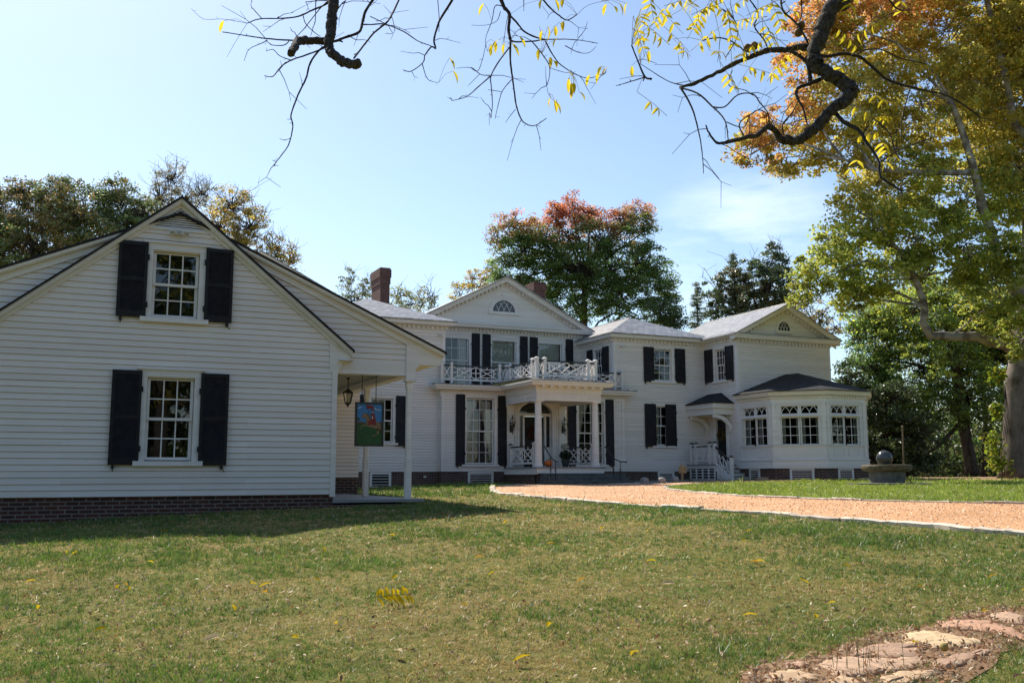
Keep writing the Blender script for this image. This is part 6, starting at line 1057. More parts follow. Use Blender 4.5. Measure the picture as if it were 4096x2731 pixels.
for d0, d1, dens, hg, wd in ((4.6, 7.5, 900, .042, .0068), (7.5, 10.5, 560, .043, .0085), (10.5, 15, 300, .047, .0118), (15, 22, 110, .062, .019), (22, 32, 48, .072, .027), (32, 43, 20, .085, .042)):
    x, y = scatter(d0, d1, dens); ok = ~inpoly(x, y, DRIVE) & ~inpoly(x, y, WALK)
    for h_ in HOUSES: ok &= ~inpoly(x, y, h_)
    for st in STONES: ok &= ~inpoly(x, y, st)
    w_ = inpoly(x, y, WORN) & (pnoise(x, y, 7.0, 61) < .15); ok &= ~(w_ & (RNG.random(len(x)) > .06)); ok &= ~inpoly(x, y, MUL)
    x = x[ok]; y = y[ok]; n = len(x); isl = inpoly(x, y, INN+[(36, -6), (34, 26)])
    p1 = pnoise(x, y, .75, 5)+.6*pnoise(x, y, 3.4, 6); p2 = pnoise(x, y, 1.6, 15)+.4*pnoise(x, y, 6.0, 16)
    green = (RNG.random(n) < np.clip(.56+.52*p1, .12, .95)) | isl
    th = np.where(green, 1+.75*np.clip(p1, -.4, 1), .72)*np.where(isl, 1.1, 1)*(.55+.9*RNG.random(n)**1.5)*(1+.9*(RNG.random(n) > .975))
    cg = np.array([(.085, .165, .022), (.125, .195, .028), (.065, .135, .022), (.17, .205, .04), (.10, .15, .03)])[RNG.integers(0, 5, n)]; cdd = np.array([(.42, .33, .11), (.36, .26, .08), (.48, .40, .19), (.28, .19, .065), (.38, .29, .10)])[RNG.integers(0, 5, n)]
    ci = np.array([(.21, .29, .03), (.25, .31, .04), (.17, .25, .028), (.28, .30, .06)])[RNG.integers(0, 4, n)]
    c = np.where(green[:, None], cg, cdd); c = np.where(isl[:, None], ci, c)*(.72+.4*RNG.random((n, 1)))*(1+.16*p2[:, None])
    X = np.repeat(x, NB_); Y = np.repeat(y, NB_); N = n*NB_; la = RNG.random(N)*6.28; rr = wd*(.6+1.6*RNG.random(N)); bx = X+np.cos(la)*rr; by = Y+np.sin(la)*rr; h = hg*np.repeat(th, NB_)*(.5+.8*RNG.random(N)); lean = (.25+1.0*RNG.random(N))*np.repeat(np.where(green, .85, 1.5), NB_); a = RNG.random(N)*6.28; w = wd*(.7+.5*RNG.random(N))
    bz = gz(bx, by); V = np.empty((N, 3, 3)); V[:, 0] = np.stack([bx-np.cos(a)*w/2, by-np.sin(a)*w/2, bz-.004], 1); V[:, 1] = np.stack([bx+np.cos(a)*w/2, by+np.sin(a)*w/2, bz-.004], 1); V[:, 2] = np.stack([bx+np.cos(la)*lean*h, by+np.sin(la)*lean*h, bz+h*np.clip(1.0-.42*lean, .10, 1)], 1)
    C3 = np.repeat(np.repeat(c, NB_, 0)*(.85+.3*RNG.random((N, 1))), 3, 0); m_ = np.repeat(np.repeat(isl, NB_), 3); VV = V.reshape(-1, 3); GV.append(VV[~m_]); GC.append(C3[~m_]); IV.append(VV[m_]); IC.append(C3[m_])
for nm, v_, c_ in (('grass', GV, GC), ('island_grass', IV, IC)):
    v_ = np.concatenate(v_); c_ = np.concatenate(c_); tag(npmesh(nm, v_, np.arange(len(v_)).reshape(-1, 3), 'grass_blade', c_), kind='stuff')
# small brown litter in the lawn and thick on the path
q = []
x, y = scatter(4.8, 9, 60); q.append((x, y)); x, y = scatter(9, 22, 20); q.append((x, y)); P = np.asarray(WORN); u = RNG.random((5200, 2))*(P.max(0)-P.min(0))+P.min(0); k = inpoly(u[:, 0], u[:, 1], WORN); q.append((u[k, 0], u[k, 1]))
x = np.concatenate([a for a, b in q]); y = np.concatenate([b for a, b in q]); ok = ~inpoly(x, y, HOUSES[0])
for st in STONES: ok &= ~(inpoly(x, y, st) & (RNG.random(len(x)) > .12))
x, y = x[ok], y[ok]; p = np.stack([x, y, gz(x, y)+.022+.02*RNG.random(len(x))], 1); V, F, C = leaves(p, .036, [(.30, .15, .08), (.36, .20, .10), (.22, .11, .06), (.46, .32, .20), (.40, .28, .17), (.52, .42, .30)], aspect=.4)
tag(npmesh('leaf_litter', V, F, 'litter', C), kind='stuff')
# fallen yellow leaves, each its own
def leaflet_mesh(L, w, curl, rg):
    vs = []; n = 6
    for i in range(n+1):
        t = i/n; ww = w*math.sin(math.pi*min(1, t*.92+.06))**.8*(1-.25*t); z = curl*L*(math.sin(math.pi*t)*.5+rg.uniform(-.03, .03)); vs += [(L*(t-.5), -ww/2, z+ww*.25), (L*(t-.5), 0, z), (L*(t-.5), ww/2, z+ww*.25)]
    return vs, [(i*3+c, i*3+c+1, i*3+c+4, i*3+c+3) for i in range(n) for c in range(2)]
for nm, c_ in (('leaf_yellow', (.72, .50, .02)), ('leaf_ochre', (.60, .32, .03)), ('leaf_pale', (.66, .52, .32))):
    k = NB(nm); f = k.noise(k.pos(), 40, 4); cc = k.ramp(f, [(.3, tuple(v*.75 for v in c_)), (.7, c_)]); d = k.new('ShaderNodeBsdfDiffuse'); t = k.new('ShaderNodeBsdfTranslucent'); k.l.new(cc, d.inputs['Color']); k.l.new(cc, t.inputs['Color']); m = k.new('ShaderNodeMixShader'); m.inputs[0].default_value = .4; k.l.new(d.outputs[0], m.inputs[1]); k.l.new(t.outputs[0], m.inputs[2]); k.l.new(m.outputs[0], k.out.inputs['Surface']); k.n.remove(k.b)
protos = []
for i in range(4):
    rg = random.Random(i); vs, fs = leaflet_mesh(.10, .042, .12+.12*rg.random(), rg); me = bpy.data.meshes.new('fallen_leaf'); me.from_pydata(vs, [], fs); me.update(); me.materials.append(MT[('leaf_yellow', 'leaf_yellow', 'leaf_ochre', 'leaf_pale')[i]]); protos.append(me)
LBL = {'leaf_yellow': 'single yellow fallen leaf lying on the lawn', 'leaf_ochre': 'single orange brown fallen leaf lying on the lawn', 'leaf_pale': 'single pale dried leaf lying on the lawn'}
FALL = [(.52, 9.48), (1.63, 9.12), (1.72, 9.0), (1.65, 8.63), (.32, 8.39), (.12, 12.37), (.2, 12.2), (6.16, 7.04), (6.6, 8.2), (6.5, 8.15), (.31, 6.63), (1.53, 6.88), (.32, 7.7), (3.28, 6.46), (.6, 9.35), (.58, 9.6), (1.25, 9.15), (1.9, 7.2), (2.2, 9.1), (2.9, 8.9), (3.8, 8.7), (4.4, 8.0), (5.0, 7.5), (5.6, 8.7), (7.2, 7.6), (7.5, 9.6), (8.3, 10.5), (5.3, 10.4), (2.6, 10.9), (3.9, 12.1), (5.9, 13.0), (6.7, 11.6), (.9, 10.9), (4.1, 9.7), (2.05, 6.2), (2.7, 5.7), (3.4, 5.5), (4.8, 6.1), (5.7, 6.2), (6.9, 6.4), (1.0, 7.1), (1.3, 8.1), (-.1, 8.8), (-.2, 10.2), (3.0, 7.4)]
_fx, _fy = scatter(5.2, 17, .10); _k = ~inpoly(_fx, _fy, DRIVE) & ~inpoly(_fx, _fy, HOUSES[0]) & ~inpoly(_fx, _fy, WORN); FALL += [(float(a), float(b)) for a, b in zip(_fx[_k], _fy[_k])]
for i, (x, y) in enumerate(FALL):
    rg = random.Random(i+99); me = protos[(0, 0, 1, 2, 3, 1)[i % 6]]; o = bpy.data.objects.new('fallen_leaf', me); COL.objects.link(o); o.location = (x, y, g1(x, y)+.052); o.rotation_euler = (rg.uniform(-.7, .7), rg.uniform(-.5, .5), rg.uniform(0, 6.28)); s = rg.uniform(.7, 1.25); o.scale = (s, s, s); mt = me.materials[0].name
    tag(o, LBL[mt], 'leaf', {'leaf_yellow': 'yellow fallen leaves', 'leaf_ochre': 'orange brown fallen leaves', 'leaf_pale': 'pale dried fallen leaves'}[mt])
for (x, y, lab) in ((6.5, 5.42, 'yellow leaf lying on the buff flagstone'), (5.22, 4.92, 'yellow leaf curled beside the walnut husk')):
    o = bpy.data.objects.new('fallen_leaf', protos[1]); COL.objects.link(o); o.location = (x, y, g1(x, y)+.06); o.rotation_euler = (.3, .2, 1.0); tag(o, lab, 'leaf')
def compound(center, rot, pairs, mat, length, ll, name, label, tilt=(0, 0), hang=0, rg=None, parent=None):
    rg = rg or random.Random(1); M_ = Matrix.Translation(center) @ Matrix.Rotation(rot, 4, 'Z') @ Matrix.Rotation(tilt[0], 4, 'X') @ Matrix.Rotation(tilt[1], 4, 'Y'); vs = []; fs = []
    for i in range(pairs):
        t = (i+.5)/pairs
        for sg in (-1, 1):
            v, f = leaflet_mesh(ll*(.75+.5*math.sin(math.pi*t)), ll*.36, .12, rg); R = Matrix.Translation((length*(t-.5), 0, 0)) @ Matrix.Rotation(sg*(1.15+rg.uniform(-.2, .2)), 4, 'Z') @ Matrix.Rotation(hang+rg.uniform(-.25, .25), 4, 'Y') @ Matrix.Translation((ll*.5, 0, 0)); n = len(vs); vs += [tuple(M_ @ (R @ Vector(p))) for p in v]; fs += [tuple(a+n for a in q_) for q_ in f]
    return vs, fs, M_
x, y = 2.52, 7.80; z = g1(x, y)+.095; rg = random.Random(5); vs, fs, M_ = compound((x, y, z), .25, 7, None, .34, .105, '', '', (.75, 0), .1, rg); CLF = thing('compound_leaf', 'long yellow feather-shaped walnut leaf lying on the grass', 'leaf', (x, y, z)); m = MB(); m.add(vs, fs); m.build('leaflets', 'leaf_yellow', CLF); m = MB(); m.tube([tuple(M_ @ Vector((-.26, 0, .0))), tuple(M_ @ Vector((0, 0, .005))), tuple(M_ @ Vector((.17, 0, 0)))], .0025, 5); m.build('stalk', 'husk', CLF)
m = MB()
for i in range(16):
    rg = random.Random(i); c = Vector((4.55+rg.uniform(-.22, .25), 4.72+rg.uniform(-.12, .1))); z = g1(c.x, c.y); h = rg.uniform(.14, .30); a = rg.uniform(0, 6.28); m.tube([(c.x, c.y, z), (c.x+.02*math.cos(a), c.y+.02*math.sin(a), z+h*.6), (c.x+.06*math.cos(a), c.y+.06*math.sin(a), z+h)], [.0028, .002, .0009], 4)
solo(m, 'grass_tuft', 'stalk', 'tuft of tall thin dry stalks growing before the biggest flagstone', 'grass tuft', (4.55, 4.72, g1(4.55, 4.72))) if 'stalk' in MT else None
# ------------------------------------------------------------------ trees
def crown_points(blobs, dens, csz, rng, shell=.55, ymul=1.0):
    """centres of the leaf sprays of every blob: on and near its skin, some sticking out, few inside"""
    C = []
    for (x, y, z, rx, ry) in blobs:
        n = max(4, int(dens*(rx*rx*2+rx*ry*4)**.5*(rx*ry)**.5)); d = rng.normal(size=(n, 3)); d /= np.linalg.norm(d, axis=1, keepdims=True)
        r = (shell+(1.02-shell)*rng.random(n)**.55+.22*(rng.random(n) > .86)*rng.random(n))[:, None]; C.append(np.array([x, y, z])+d*r*np.array([rx, rx*ymul, ry]))
    return np.concatenate(C)
def make_tree(name, label, cat, base, blobs, trunks, bark_, leaf_mat, size, cols=None, colf=None, cl=2.2, nper=42, crad=.6, seed=1, twig_r=.035, limb_r=.11, group=None, flat=.5, shell=.45, bare=0, ymul=1.0, bright=1.7):
    rng = np.random.default_rng(seed); t = thing(name, label, cat, base, group); m = MB(); top = None
    for tr in trunks:
        r0, r1, P = tr; P = [Vector(p) for p in P]; Q = []; k = len(P)
        for i in range(k-1):
            for j in range(3): f = j/3; q = P[i].lerp(P[i+1], f); Q.append(q+Vector(rng.normal(size=3)*r1*.10*(0 if i == 0 and j == 0 else 1)))
        Q.append(P[-1]); R = [r0+(r1-r0)*i/(len(Q)-1) for i in range(len(Q))]
        if tr is trunks[0]: R[0] *= 1.4; R[1] *= 1.15; R[2] *= 1.05
        m.tube(Q, R, 16 if r0 > .15 else 7)
    nodes = [Vector(p) for tr in trunks for p in tr[2][max(0, len(tr[2])//3):]]
    CC = crown_points(blobs, cl, None, rng, shell, ymul)
    for b in blobs:
        c = Vector(b[:3])-Vector((0, 0, b[4]*.35)); nd = min(nodes, key=lambda q: (q-c).length+max(0, (q.z-c.z))*1.5); mid = nd.lerp(c, .5)+Vector(rng.normal(size=3)*.25)+Vector((0, 0, .12*(c-nd).length)); L = (c-nd).length
        m.tube([nd, nd.lerp(mid, .5)+Vector(rng.normal(size=3)*.06), mid, mid.lerp(c, .5), c], [limb_r*.9, limb_r*.8, limb_r*.62, limb_r*.5, limb_r*.36], 6)
    # a twig from the blob's centre to many of the clusters
    cents = np.array([b[:3] for b in blobs]); step = max(1, len(CC)//900)
    for i in range(0, len(CC), step):
        j = np.argmin(((cents-CC[i])**2).sum(1)); a = Vector(cents[j])+Vector(rng.normal(size=3)*.25); c = Vector(CC[i]); mid = a.lerp(c, .55)+Vector(rng.normal(size=3)*.18); m.tube([a, mid, c], [twig_r, twig_r*.65, twig_r*.25], 3, False)
    for i in range(bare):
        j = rng.integers(0, len(blobs)); b = blobs[j]; a = Vector(b[:3]); d = Vector((rng.normal()*.6, rng.normal()*.6, .6+rng.random()*.8)).normalized(); e = a+Vector((d.x*b[3], d.y*b[3], d.z*b[4]))*(1.15+.5*rng.random()); mid = a.lerp(e, .5)+Vector(rng.normal(size=3)*.2); m.tube([a, mid, e], [twig_r, twig_r*.7, twig_r*.25], 3, False)
        for k in range(3): s = mid.lerp(e, rng.random()); m.tube([s, s+Vector((rng.normal()*.5, rng.normal()*.5, .3+rng.random()*.5))], [twig_r*.4, twig_r*.2], 3, False)
    m.build('trunk', bark_, t, True)
    n = len(CC); k = nper; d = rng.normal(size=(n, k, 3)); d /= np.linalg.norm(d, axis=2, keepdims=True); sz = crad*(.55+.8*rng.random((n, 1, 1))); off = d*(rng.random((n, k, 1))**.55)*sz*np.array([1, 1, flat]); off[:, :, 2] -= .18*(off[:, :, 0]**2+off[:, :, 1]**2)/crad
    p = (CC[:, None, :]+off).reshape(-1, 3); src = np.repeat(CC, k, 0); tone = np.repeat(.62+.7*rng.random(n), k)[:, None]
    m_ = p[:, 2] > base[2]+.15; p = p[m_]; src = src[m_]; tone = tone[m_]
    V, F, C = leaves(p, size, cols, rng, colf=(lambda q, r_: colf(src+r_.normal(size=src.shape)*.06, r_)) if colf else None, up=1.0); C = C*bright*np.repeat(tone, 4, 0); npmesh('crown', V, F, leaf_mat, C, t, base); return t
def palette(*cols): return np.asarray(cols)
def straight(x, y, r0, r1, h, seed=0):
    rg = random.Random(seed); z = g1(x, y)-.1; return (r0, r1, [(x, y, z), (x+rg.uniform(-.1, .1), y, z+h*.33), (x+rg.uniform(-.2, .2), y+rg.uniform(-.2, .2), z+h*.66), (x+rg.uniform(-.3, .3), y, z+h)])
def base_of(b, k=None): return (sum(q[0] for q in b)/len(b), sum(q[1] for q in b)/len(b))
def bcol(cols, w=None):
    cols = np.asarray(cols); w = None if w is None else np.asarray(w)/sum(w)
    def f(p, rng): return cols[rng.choice(len(cols), len(p), p=w)]
    return f
# patches of colour that run through a crown: f mixes two palettes with a soft 3-d pattern
def patchcol(A, B, sc, seed, bias=0.0, grad=None):
    A = np.asarray(A); B = np.asarray(B)
    def f(p, rng):
        v = pnoise(p[:, 0]+p[:, 2]*.7, p[:, 1]-p[:, 2]*.9, sc, seed)+bias+rng.normal(size=len(p))*.35
        if grad is not None: v = v+grad(p)
        a = A[rng.integers(0, len(A), len(p))]; b = B[rng.integers(0, len(B), len(p))]; return np.where((v > 0)[:, None], a, b)
    return f
DKG = [(.038, .056, .026), (.048, .07, .03), (.056, .074, .03)]; OLV = [(.07, .085, .022), (.085, .09, .028), (.06, .075, .02)]; BRN = [(.12, .075, .03), (.14, .085, .03), (.10, .07, .03)]
YEL = [(.25, .185, .035), (.28, .20, .04), (.20, .165, .035)]; YGR = [(.15, .165, .02), (.18, .18, .022), (.12, .145, .02)]; ORG = [(.25, .115, .035), (.22, .095, .04), (.27, .145, .035)]; RED = [(.17, .060, .038), (.15, .052, .035), (.19, .085, .045)]
GRN = [(.055, .095, .02), (.07, .115, .024), (.05, .085, .02)]; GRY = [(.10, .11, .05), (.13, .125, .06), (.11, .10, .045)]
T = TREE
def simple_tree(key, name, label, r0, bark_, mat, size, colf, **kw):
    b = T[key][1]; x, y = kw.pop('at', None) or base_of(b); z0 = g1(x, y)-.1; zt = max(q[2] for q in b); return make_tree(name, label, 'tree', (x, y, z0), b, [straight(x, y, r0, r0*.35, (zt-z0)*.72, len(key))], bark_, mat, size, colf=colf, **kw)
simple_tree('oak', 'oak_tree', 'broad dark oak tree with browning leaves behind the cottage roof', .5, 'bark_oak', 'leaf_glossy', 0.15, patchcol(OLV+DKG, BRN, .55, 3, .45), cl=9.0, nper=75, crad=0.62, bright=2.6, seed=2)
simple_tree('bare', 'thin_tree', 'half bare grey-green tree rising just behind the cottage ridge', .3, 'bark_dark', 'leaf', 0.12, bcol(GRY+[(.16, .11, .04)]), cl=6.5, nper=44, crad=0.45, bright=1.7, seed=3, bare=60, limb_r=.09)
simple_tree('yellow', 'yellow_tree', 'thinning golden yellow tree to the right of the cottage peak', .3, 'bark_dark', 'leaf', 0.13, patchcol(YEL, OLV+ORG[:1], .6, 4, .1), cl=8.0, nper=54, crad=0.5, bright=1.8, seed=4, bare=70, limb_r=.09)
simple_tree('far1', 'distant_tree', 'small distant grey-green tree left of the tall chimney', .2, 'bark_dark', 'leaf', 0.15, bcol(GRY+OLV), cl=5.5, nper=44, crad=0.5, bright=1.9, seed=5, bare=8, limb_r=.06)
simple_tree('far2', 'distant_tree', 'low distant grey-green tree between the tall chimney and the pediment', .2, 'bark_dark', 'leaf', 0.15, bcol(GRY+YGR[:1]), cl=4.8, nper=40, crad=0.5, bright=1.9, seed=6, bare=8, limb_r=.06)
simple_tree('far3', 'distant_tree', 'pale thin distant tree nearest the left slope of the pediment', .2, 'bark_dark', 'leaf', 0.14, bcol(GRY+[(.2, .17, .07)]), cl=4.2, nper=34, crad=0.45, bright=1.9, seed=7, bare=10, limb_r=.05)
simple_tree('far4', 'golden_tree', 'small yellow-orange tree at the foot of the red maple, left side', .2, 'bark_dark', 'leaf', 0.14, patchcol(YEL+YGR, ORG, .7, 8, .3), cl=6, nper=50, crad=0.5, bright=1.8, seed=8, limb_r=.06)
def mapcol(p, rng):
    l = p[:, 0]*FY-p[:, 1]*FX; n_ = pnoise(p[:, 0]+p[:, 2]*.6, p[:, 1]-p[:, 2]*.5, .8, 9); v = (p[:, 2]-17.6)/1.5+n_*1.25-(l-4)*.09+rng.normal(size=len(p))*.22
    R_ = np.asarray(RED+RED+ORG[:2]); G_ = np.asarray(GRN+GRN+DKG+OLV); M_ = np.asarray([(.15, .11, .04), (.17, .10, .04), (.11, .10, .035), (.09, .095, .03)]); a = R_[rng.integers(0, len(R_), len(p))]; b = G_[rng.integers(0, len(G_), len(p))]; c = M_[rng.integers(0, len(M_), len(p))]
    return np.where((v > 1.0)[:, None], a, np.where((v > .25)[:, None], c, b))
simple_tree('maple', 'maple_tree', 'big round maple with red top and green flanks behind the centre of the house', .5, 'bark_oak', 'leaf', 0.135, mapcol, cl=9.5, nper=80, crad=0.60, bright=2.4, seed=9)
simple_tree('darkbush', 'dark_tree', 'low dark green tree between the maple and the cedar', .25, 'bark_dark', 'leaf', 0.13, patchcol(DKG, GRN, .7, 10, .3), cl=10, nper=70, crad=0.5, bright=2.2, seed=10)
simple_tree('magnolia', 'magnolia_tree', 'dark glossy magnolia behind the slate roof of the right wing', .3, 'bark_dark', 'leaf_glossy', 0.17, patchcol(DKG+[(.04, .06, .02)], [(.10, .07, .03), (.06, .07, .025)], .8, 11, .5), cl=7.5, nper=60, crad=0.5, bright=1.9, seed=11, bare=10)
simple_tree('orange', 'small_maple', 'small orange and red tree just behind the right gable', .15, 'bark_dark', 'leaf', 0.13, patchcol(ORG+RED, YEL+OLV, .8, 12, .25), cl=6, nper=46, crad=0.42, bright=1.9, seed=12, bare=14, limb_r=.06)
# conifers: whorls of drooping boughs
def conifer(x, y, h, r, label, seed):
    rng = np.random.default_rng(seed); z = g1(x, y)-.1; t = thing('cedar_tree', label, 'tree', (x, y, z)); m = MB(); m.tube([(x, y, z), (x+.05, y, z+h*.5), (x, y, z+h)], [.22, .13, .02], 8); P = []; zz = z+h*.12
    while zz < z+h*.99:
        f = 1-(zz-z)/h; rr = r*(f**.8)*(.75+.4*rng.random())+.08; n = 6
        for j in range(n):
            a = rng.random()*6.28; e = Vector((x+rr*math.cos(a), y+rr*math.sin(a), zz-.12*rr+.10)); m.tube([(x, y, zz), ((x+e.x)/2, (y+e.y)/2, zz+.08), tuple(e)], [.03, .02, .008], 3, False); k = int(16+34*rr)
            s = rng.random(k)**.7; q = np.array([x, y, zz])+(np.array(e)-np.array([x, y, zz]))*s[:, None]; q += rng.normal(size=(k, 3))*np.array([.12, .12, .07]); P.append(q)
        zz += .24+.10*rng.random()
    m.build('trunk', 'bark_dark', t); V, F, C = leaves(np.concatenate(P), .16, [(.09, .12, .055), (.11, .135, .06), (.07, .10, .045), (.13, .14, .07)], rng, aspect=.3); npmesh('crown', V, F, 'leaf', C, t, (x, y, z))
for px_, (cx, cy, h, r, lab) in enumerate(((44.7, 62.0, 15.3, 2.3, 'slender dark cedar standing between the maple and the magnolia'), (46.1, 59.1, 17.4, 2.0, 'spire-topped cedar rising above the magnolia'))): conifer(cx, cy, h, r, lab, px_+20)
# big sycamore on the right: upper golden and lower yellow-green masses of one crown
def syccol(p, rng):
    l = p[:, 0]*FY-p[:, 1]*FX; hi = (p[:, 2]-13.2)/3.4; v = pnoise(p[:, 0]+.6*p[:, 2], p[:, 1]-.5*p[:, 2], .7, 14)
    org = hi*.75-(l-15.0)*.17+v*.9+rng.normal(size=len(p))*.2
    O_ = np.asarray([(.26, .13, .04), (.23, .11, .045), (.27, .16, .045), (.22, .15, .04)]); Y_ = np.asarray([(.24, .19, .035), (.21, .175, .03), (.26, .20, .045), (.17, .165, .03), (.14, .14, .03)]); G_ = np.asarray([(.15, .17, .025), (.18, .185, .03), (.12, .145, .025), (.10, .12, .028), (.20, .18, .03)])
    a = O_[rng.integers(0, len(O_), len(p))]; b = Y_[rng.integers(0, len(Y_), len(p))]; c = G_[rng.integers(0, len(G_), len(p))]; q = hi+v*1.0+rng.normal(size=len(p))*.25
    return np.where((org > 1.5)[:, None], a, np.where((q > .25)[:, None], b, c))
sb = T['syc_hi'][1]+T['syc_lo'][1]+[(41.5, 29.5, 18, 4, 4), (42.5, 28, 12, 3.5, 4), (40, 25.5, 22, 4, 3.5), (44, 31, 22, 4.5, 4)]
make_tree('sycamore_tree', 'huge golden sycamore filling the right side, with pale mottled trunk and limbs', 'tree', (SYC[0][2][0][0], SYC[0][2][0][1], 1.3), sb, SYC, 'bark_sycamore', 'leaf', 0.17, colf=syccol, cl=10.0, nper=64, crad=0.55, bright=2.1, seed=15, twig_r=.025, limb_r=.07, bare=6)
gb = T['green'][1]
make_tree('shade_tree', 'dark green shade tree with leaning trunk behind the sycamore', 'tree', GREENT[0][2][0], gb, GREENT[:2], 'bark_dark', 'leaf', 0.15, colf=patchcol(GRN+DKG, YGR+OLV, .45, 16, .0, lambda p: (9.0-p[:, 2])*.07), cl=8.2, nper=70, crad=0.6, bright=3.0, seed=16)
make_tree('slim_tree', 'straight dark trunk just right of the leaning one, with a small crown', 'tree', GREENT[2][2][0], [(47.1, 38.4, 9.3, 2.2, 1.8), (48.6, 39.0, 7.6, 1.5, 1.2)], GREENT[2:], 'bark_dark', 'leaf', 0.16, colf=bcol(GRN+DKG), cl=7, nper=50, crad=0.55, bright=2.2, seed=17)
simple_tree('evergreen', 'evergreen_tree', 'very dark glossy evergreen beside the octagonal bay, foliage to the ground', .25, 'bark_dark', 'leaf_glossy', 0.16, patchcol(DKG+[(.03, .05, .018)], OLV+[(.12, .10, .03)], .7, 18, .7), at=(38.6, 37.6), cl=11, nper=70, crad=0.5, bright=1.7, seed=18)
V, F, C = leaves(np.concatenate([np.array(b[:3])+RNG.normal(size=(240, 3))*np.array([b[3]*.5, b[3]*.5, b[4]*.5]) for b in T['vine'][1]]), .17, [(.16, .21, .015), (.20, .24, .02), (.12, .18, .015), (.24, .22, .02)]); vb = (35.9, 28.8, 1.4); vt = thing('climbing_vine', 'bright yellow-green vine climbing the sycamore trunk', 'vine', vb); npmesh('leaves', V, F, 'leaf', C, vt, vb); m = MB()
for i in range(4): m.tube([(35.9+.1*i, 28.8, 1.35), (36.0+.1*i, 28.75, 2.6), (36.35+.1*i, 28.7, 4.0), (36.5, 28.68, 5.4)], .014, 5)
m.build('stem', 'twig', vt)
# woodland edge far behind on the right and across the back: reads as one mass
pts = []
for l0, l1, d0, d1, h, n in ((9, 44, 62, 74, 5.5, 900), (14, 40, 56, 60, 2.4, 300), (-45, -18, 70, 80, 6, 300), (-20, 12, 84, 92, 6, 260), (40, 75, 45, 75, 9, 600), (-70, 100, -52, -42, 11, 900)):
    l = l0+(l1-l0)*RNG.random(n); d = d0+(d1-d0)*RNG.random(n); x = l*FY+d*FX; y = -l*FX+d*FY; z = gz(x, y)+h*RNG.random(n)**1.2*(.55+.45*np.sin(l*.9)**2); pts.append((np.stack([x, y, z], 1)[:, None, :]+RNG.normal(size=(n, 34, 3))*np.array([.8, .8, .55])).reshape(-1, 3))
p = np.concatenate(pts); p = p[p[:, 2] > gz(p[:, 0], p[:, 1])]; V, F, C = leaves(p, .30, None, colf=patchcol(DKG+GRN+OLV, BRN+OLV+YGR[:1], .2, 21, .5)); tag(npmesh('woodland', V, F, 'leaf', C), kind='stuff')
# trees across the lawn behind the photographer, seen mirrored in the window panes
for i, (x, y, r, h, lab) in enumerate(((-8, -15, 6.5, 15, 'tall tree behind the camera mirrored in the left half of the cottage windows'), (2, -24, 7.0, 16, 'wide tree behind the camera mirrored low in the cottage windows'), (13, -22, 6.5, 15, 'spreading tree further behind the camera mirrored in the house windows'), (25, -16, 6.5, 14, 'round tree across the drive mirrored in the bay panes'), (-24, -12, 7.0, 13, 'outermost tree on the cottage side behind the camera'), (42, -4, 7.0, 12, 'outermost tree on the drive side behind the camera'), (54, 8, 6.0, 10, 'low tree beyond the drive, far right, outside the picture'))):
    z = g1(x, y); rg = random.Random(i); b = [(x+rg.uniform(-r, r)*.6, y+rg.uniform(-r, r)*.5, z+h*(.22+.72*rg.random()), r*.52, r*.42) for _ in range(13)]; make_tree('lawn_tree', lab, 'tree', (x, y, z-.1), b, [straight(x, y, .4, .15, h*.7, i)], 'bark_dark', 'leaf', .42, colf=patchcol(GRN+DKG, OLV+YEL, .4, 30+i, .3), cl=2.2, nper=44, crad=1.1, seed=30+i, bright=1.3)
# ------------------------------------------------------------------ the walnut overhead
wb = WTRUNK[0]; WT = thing('walnut_tree', 'dark rough walnut limbs and bare twigs with yellow leaves hanging in from above', 'tree', (wb[0], wb[1], g1(wb[0], wb[1])-.05))
def wobble(P, r0, r1, seg, rg, amp=1.0):
    P = [Vector(p) for p in P]; Q = []; n = len(P)
    for i in range(n-1):
        p0 = P[max(i-1, 0)]; p1 = P[i]; p2 = P[i+1]; p3 = P[min(i+2, n-1)]
        for j in range(seg):
            t = j/seg; q = .5*((2*p1)+(p2-p0)*t+(2*p0-5*p1+4*p2-p3)*t*t+(3*p1-p0-3*p2+p3)*t**3); Q.append(q+Vector((rg.gauss(0, 1), rg.gauss(0, 1), rg.gauss(0, 1)))*(r0*.10*amp))
    Q.append(P[-1]); m = len(Q); R = [(r0+(r1-r0)*i/(m-1))*(1+rg.uniform(-.10, .10)) for i in range(m)]; return Q, R
m = MB(); P = WTRUNK; P = [(P[0][0], P[0][1], g1(P[0][0], P[0][1])-.1)]+P[1:]; Q, R = wobble(P, .30, .12, 4, random.Random(1), .3); R[0] *= 1.4; m.tube(Q, R, 14); m.build('trunk', 'bark_walnut', WT, True)
for i, (r0, r1, P) in enumerate(BIGLIMB): m = MB(); Q, R = wobble(P, r0, r1, 5, random.Random(i), .5); m.tube(Q, R, 9); m.build('limb', 'bark_walnut', WT, True)
BIGP = [Vector(p) for _, _, P in BIGLIMB[:6] for p in P]
tips = []
twm = MB()
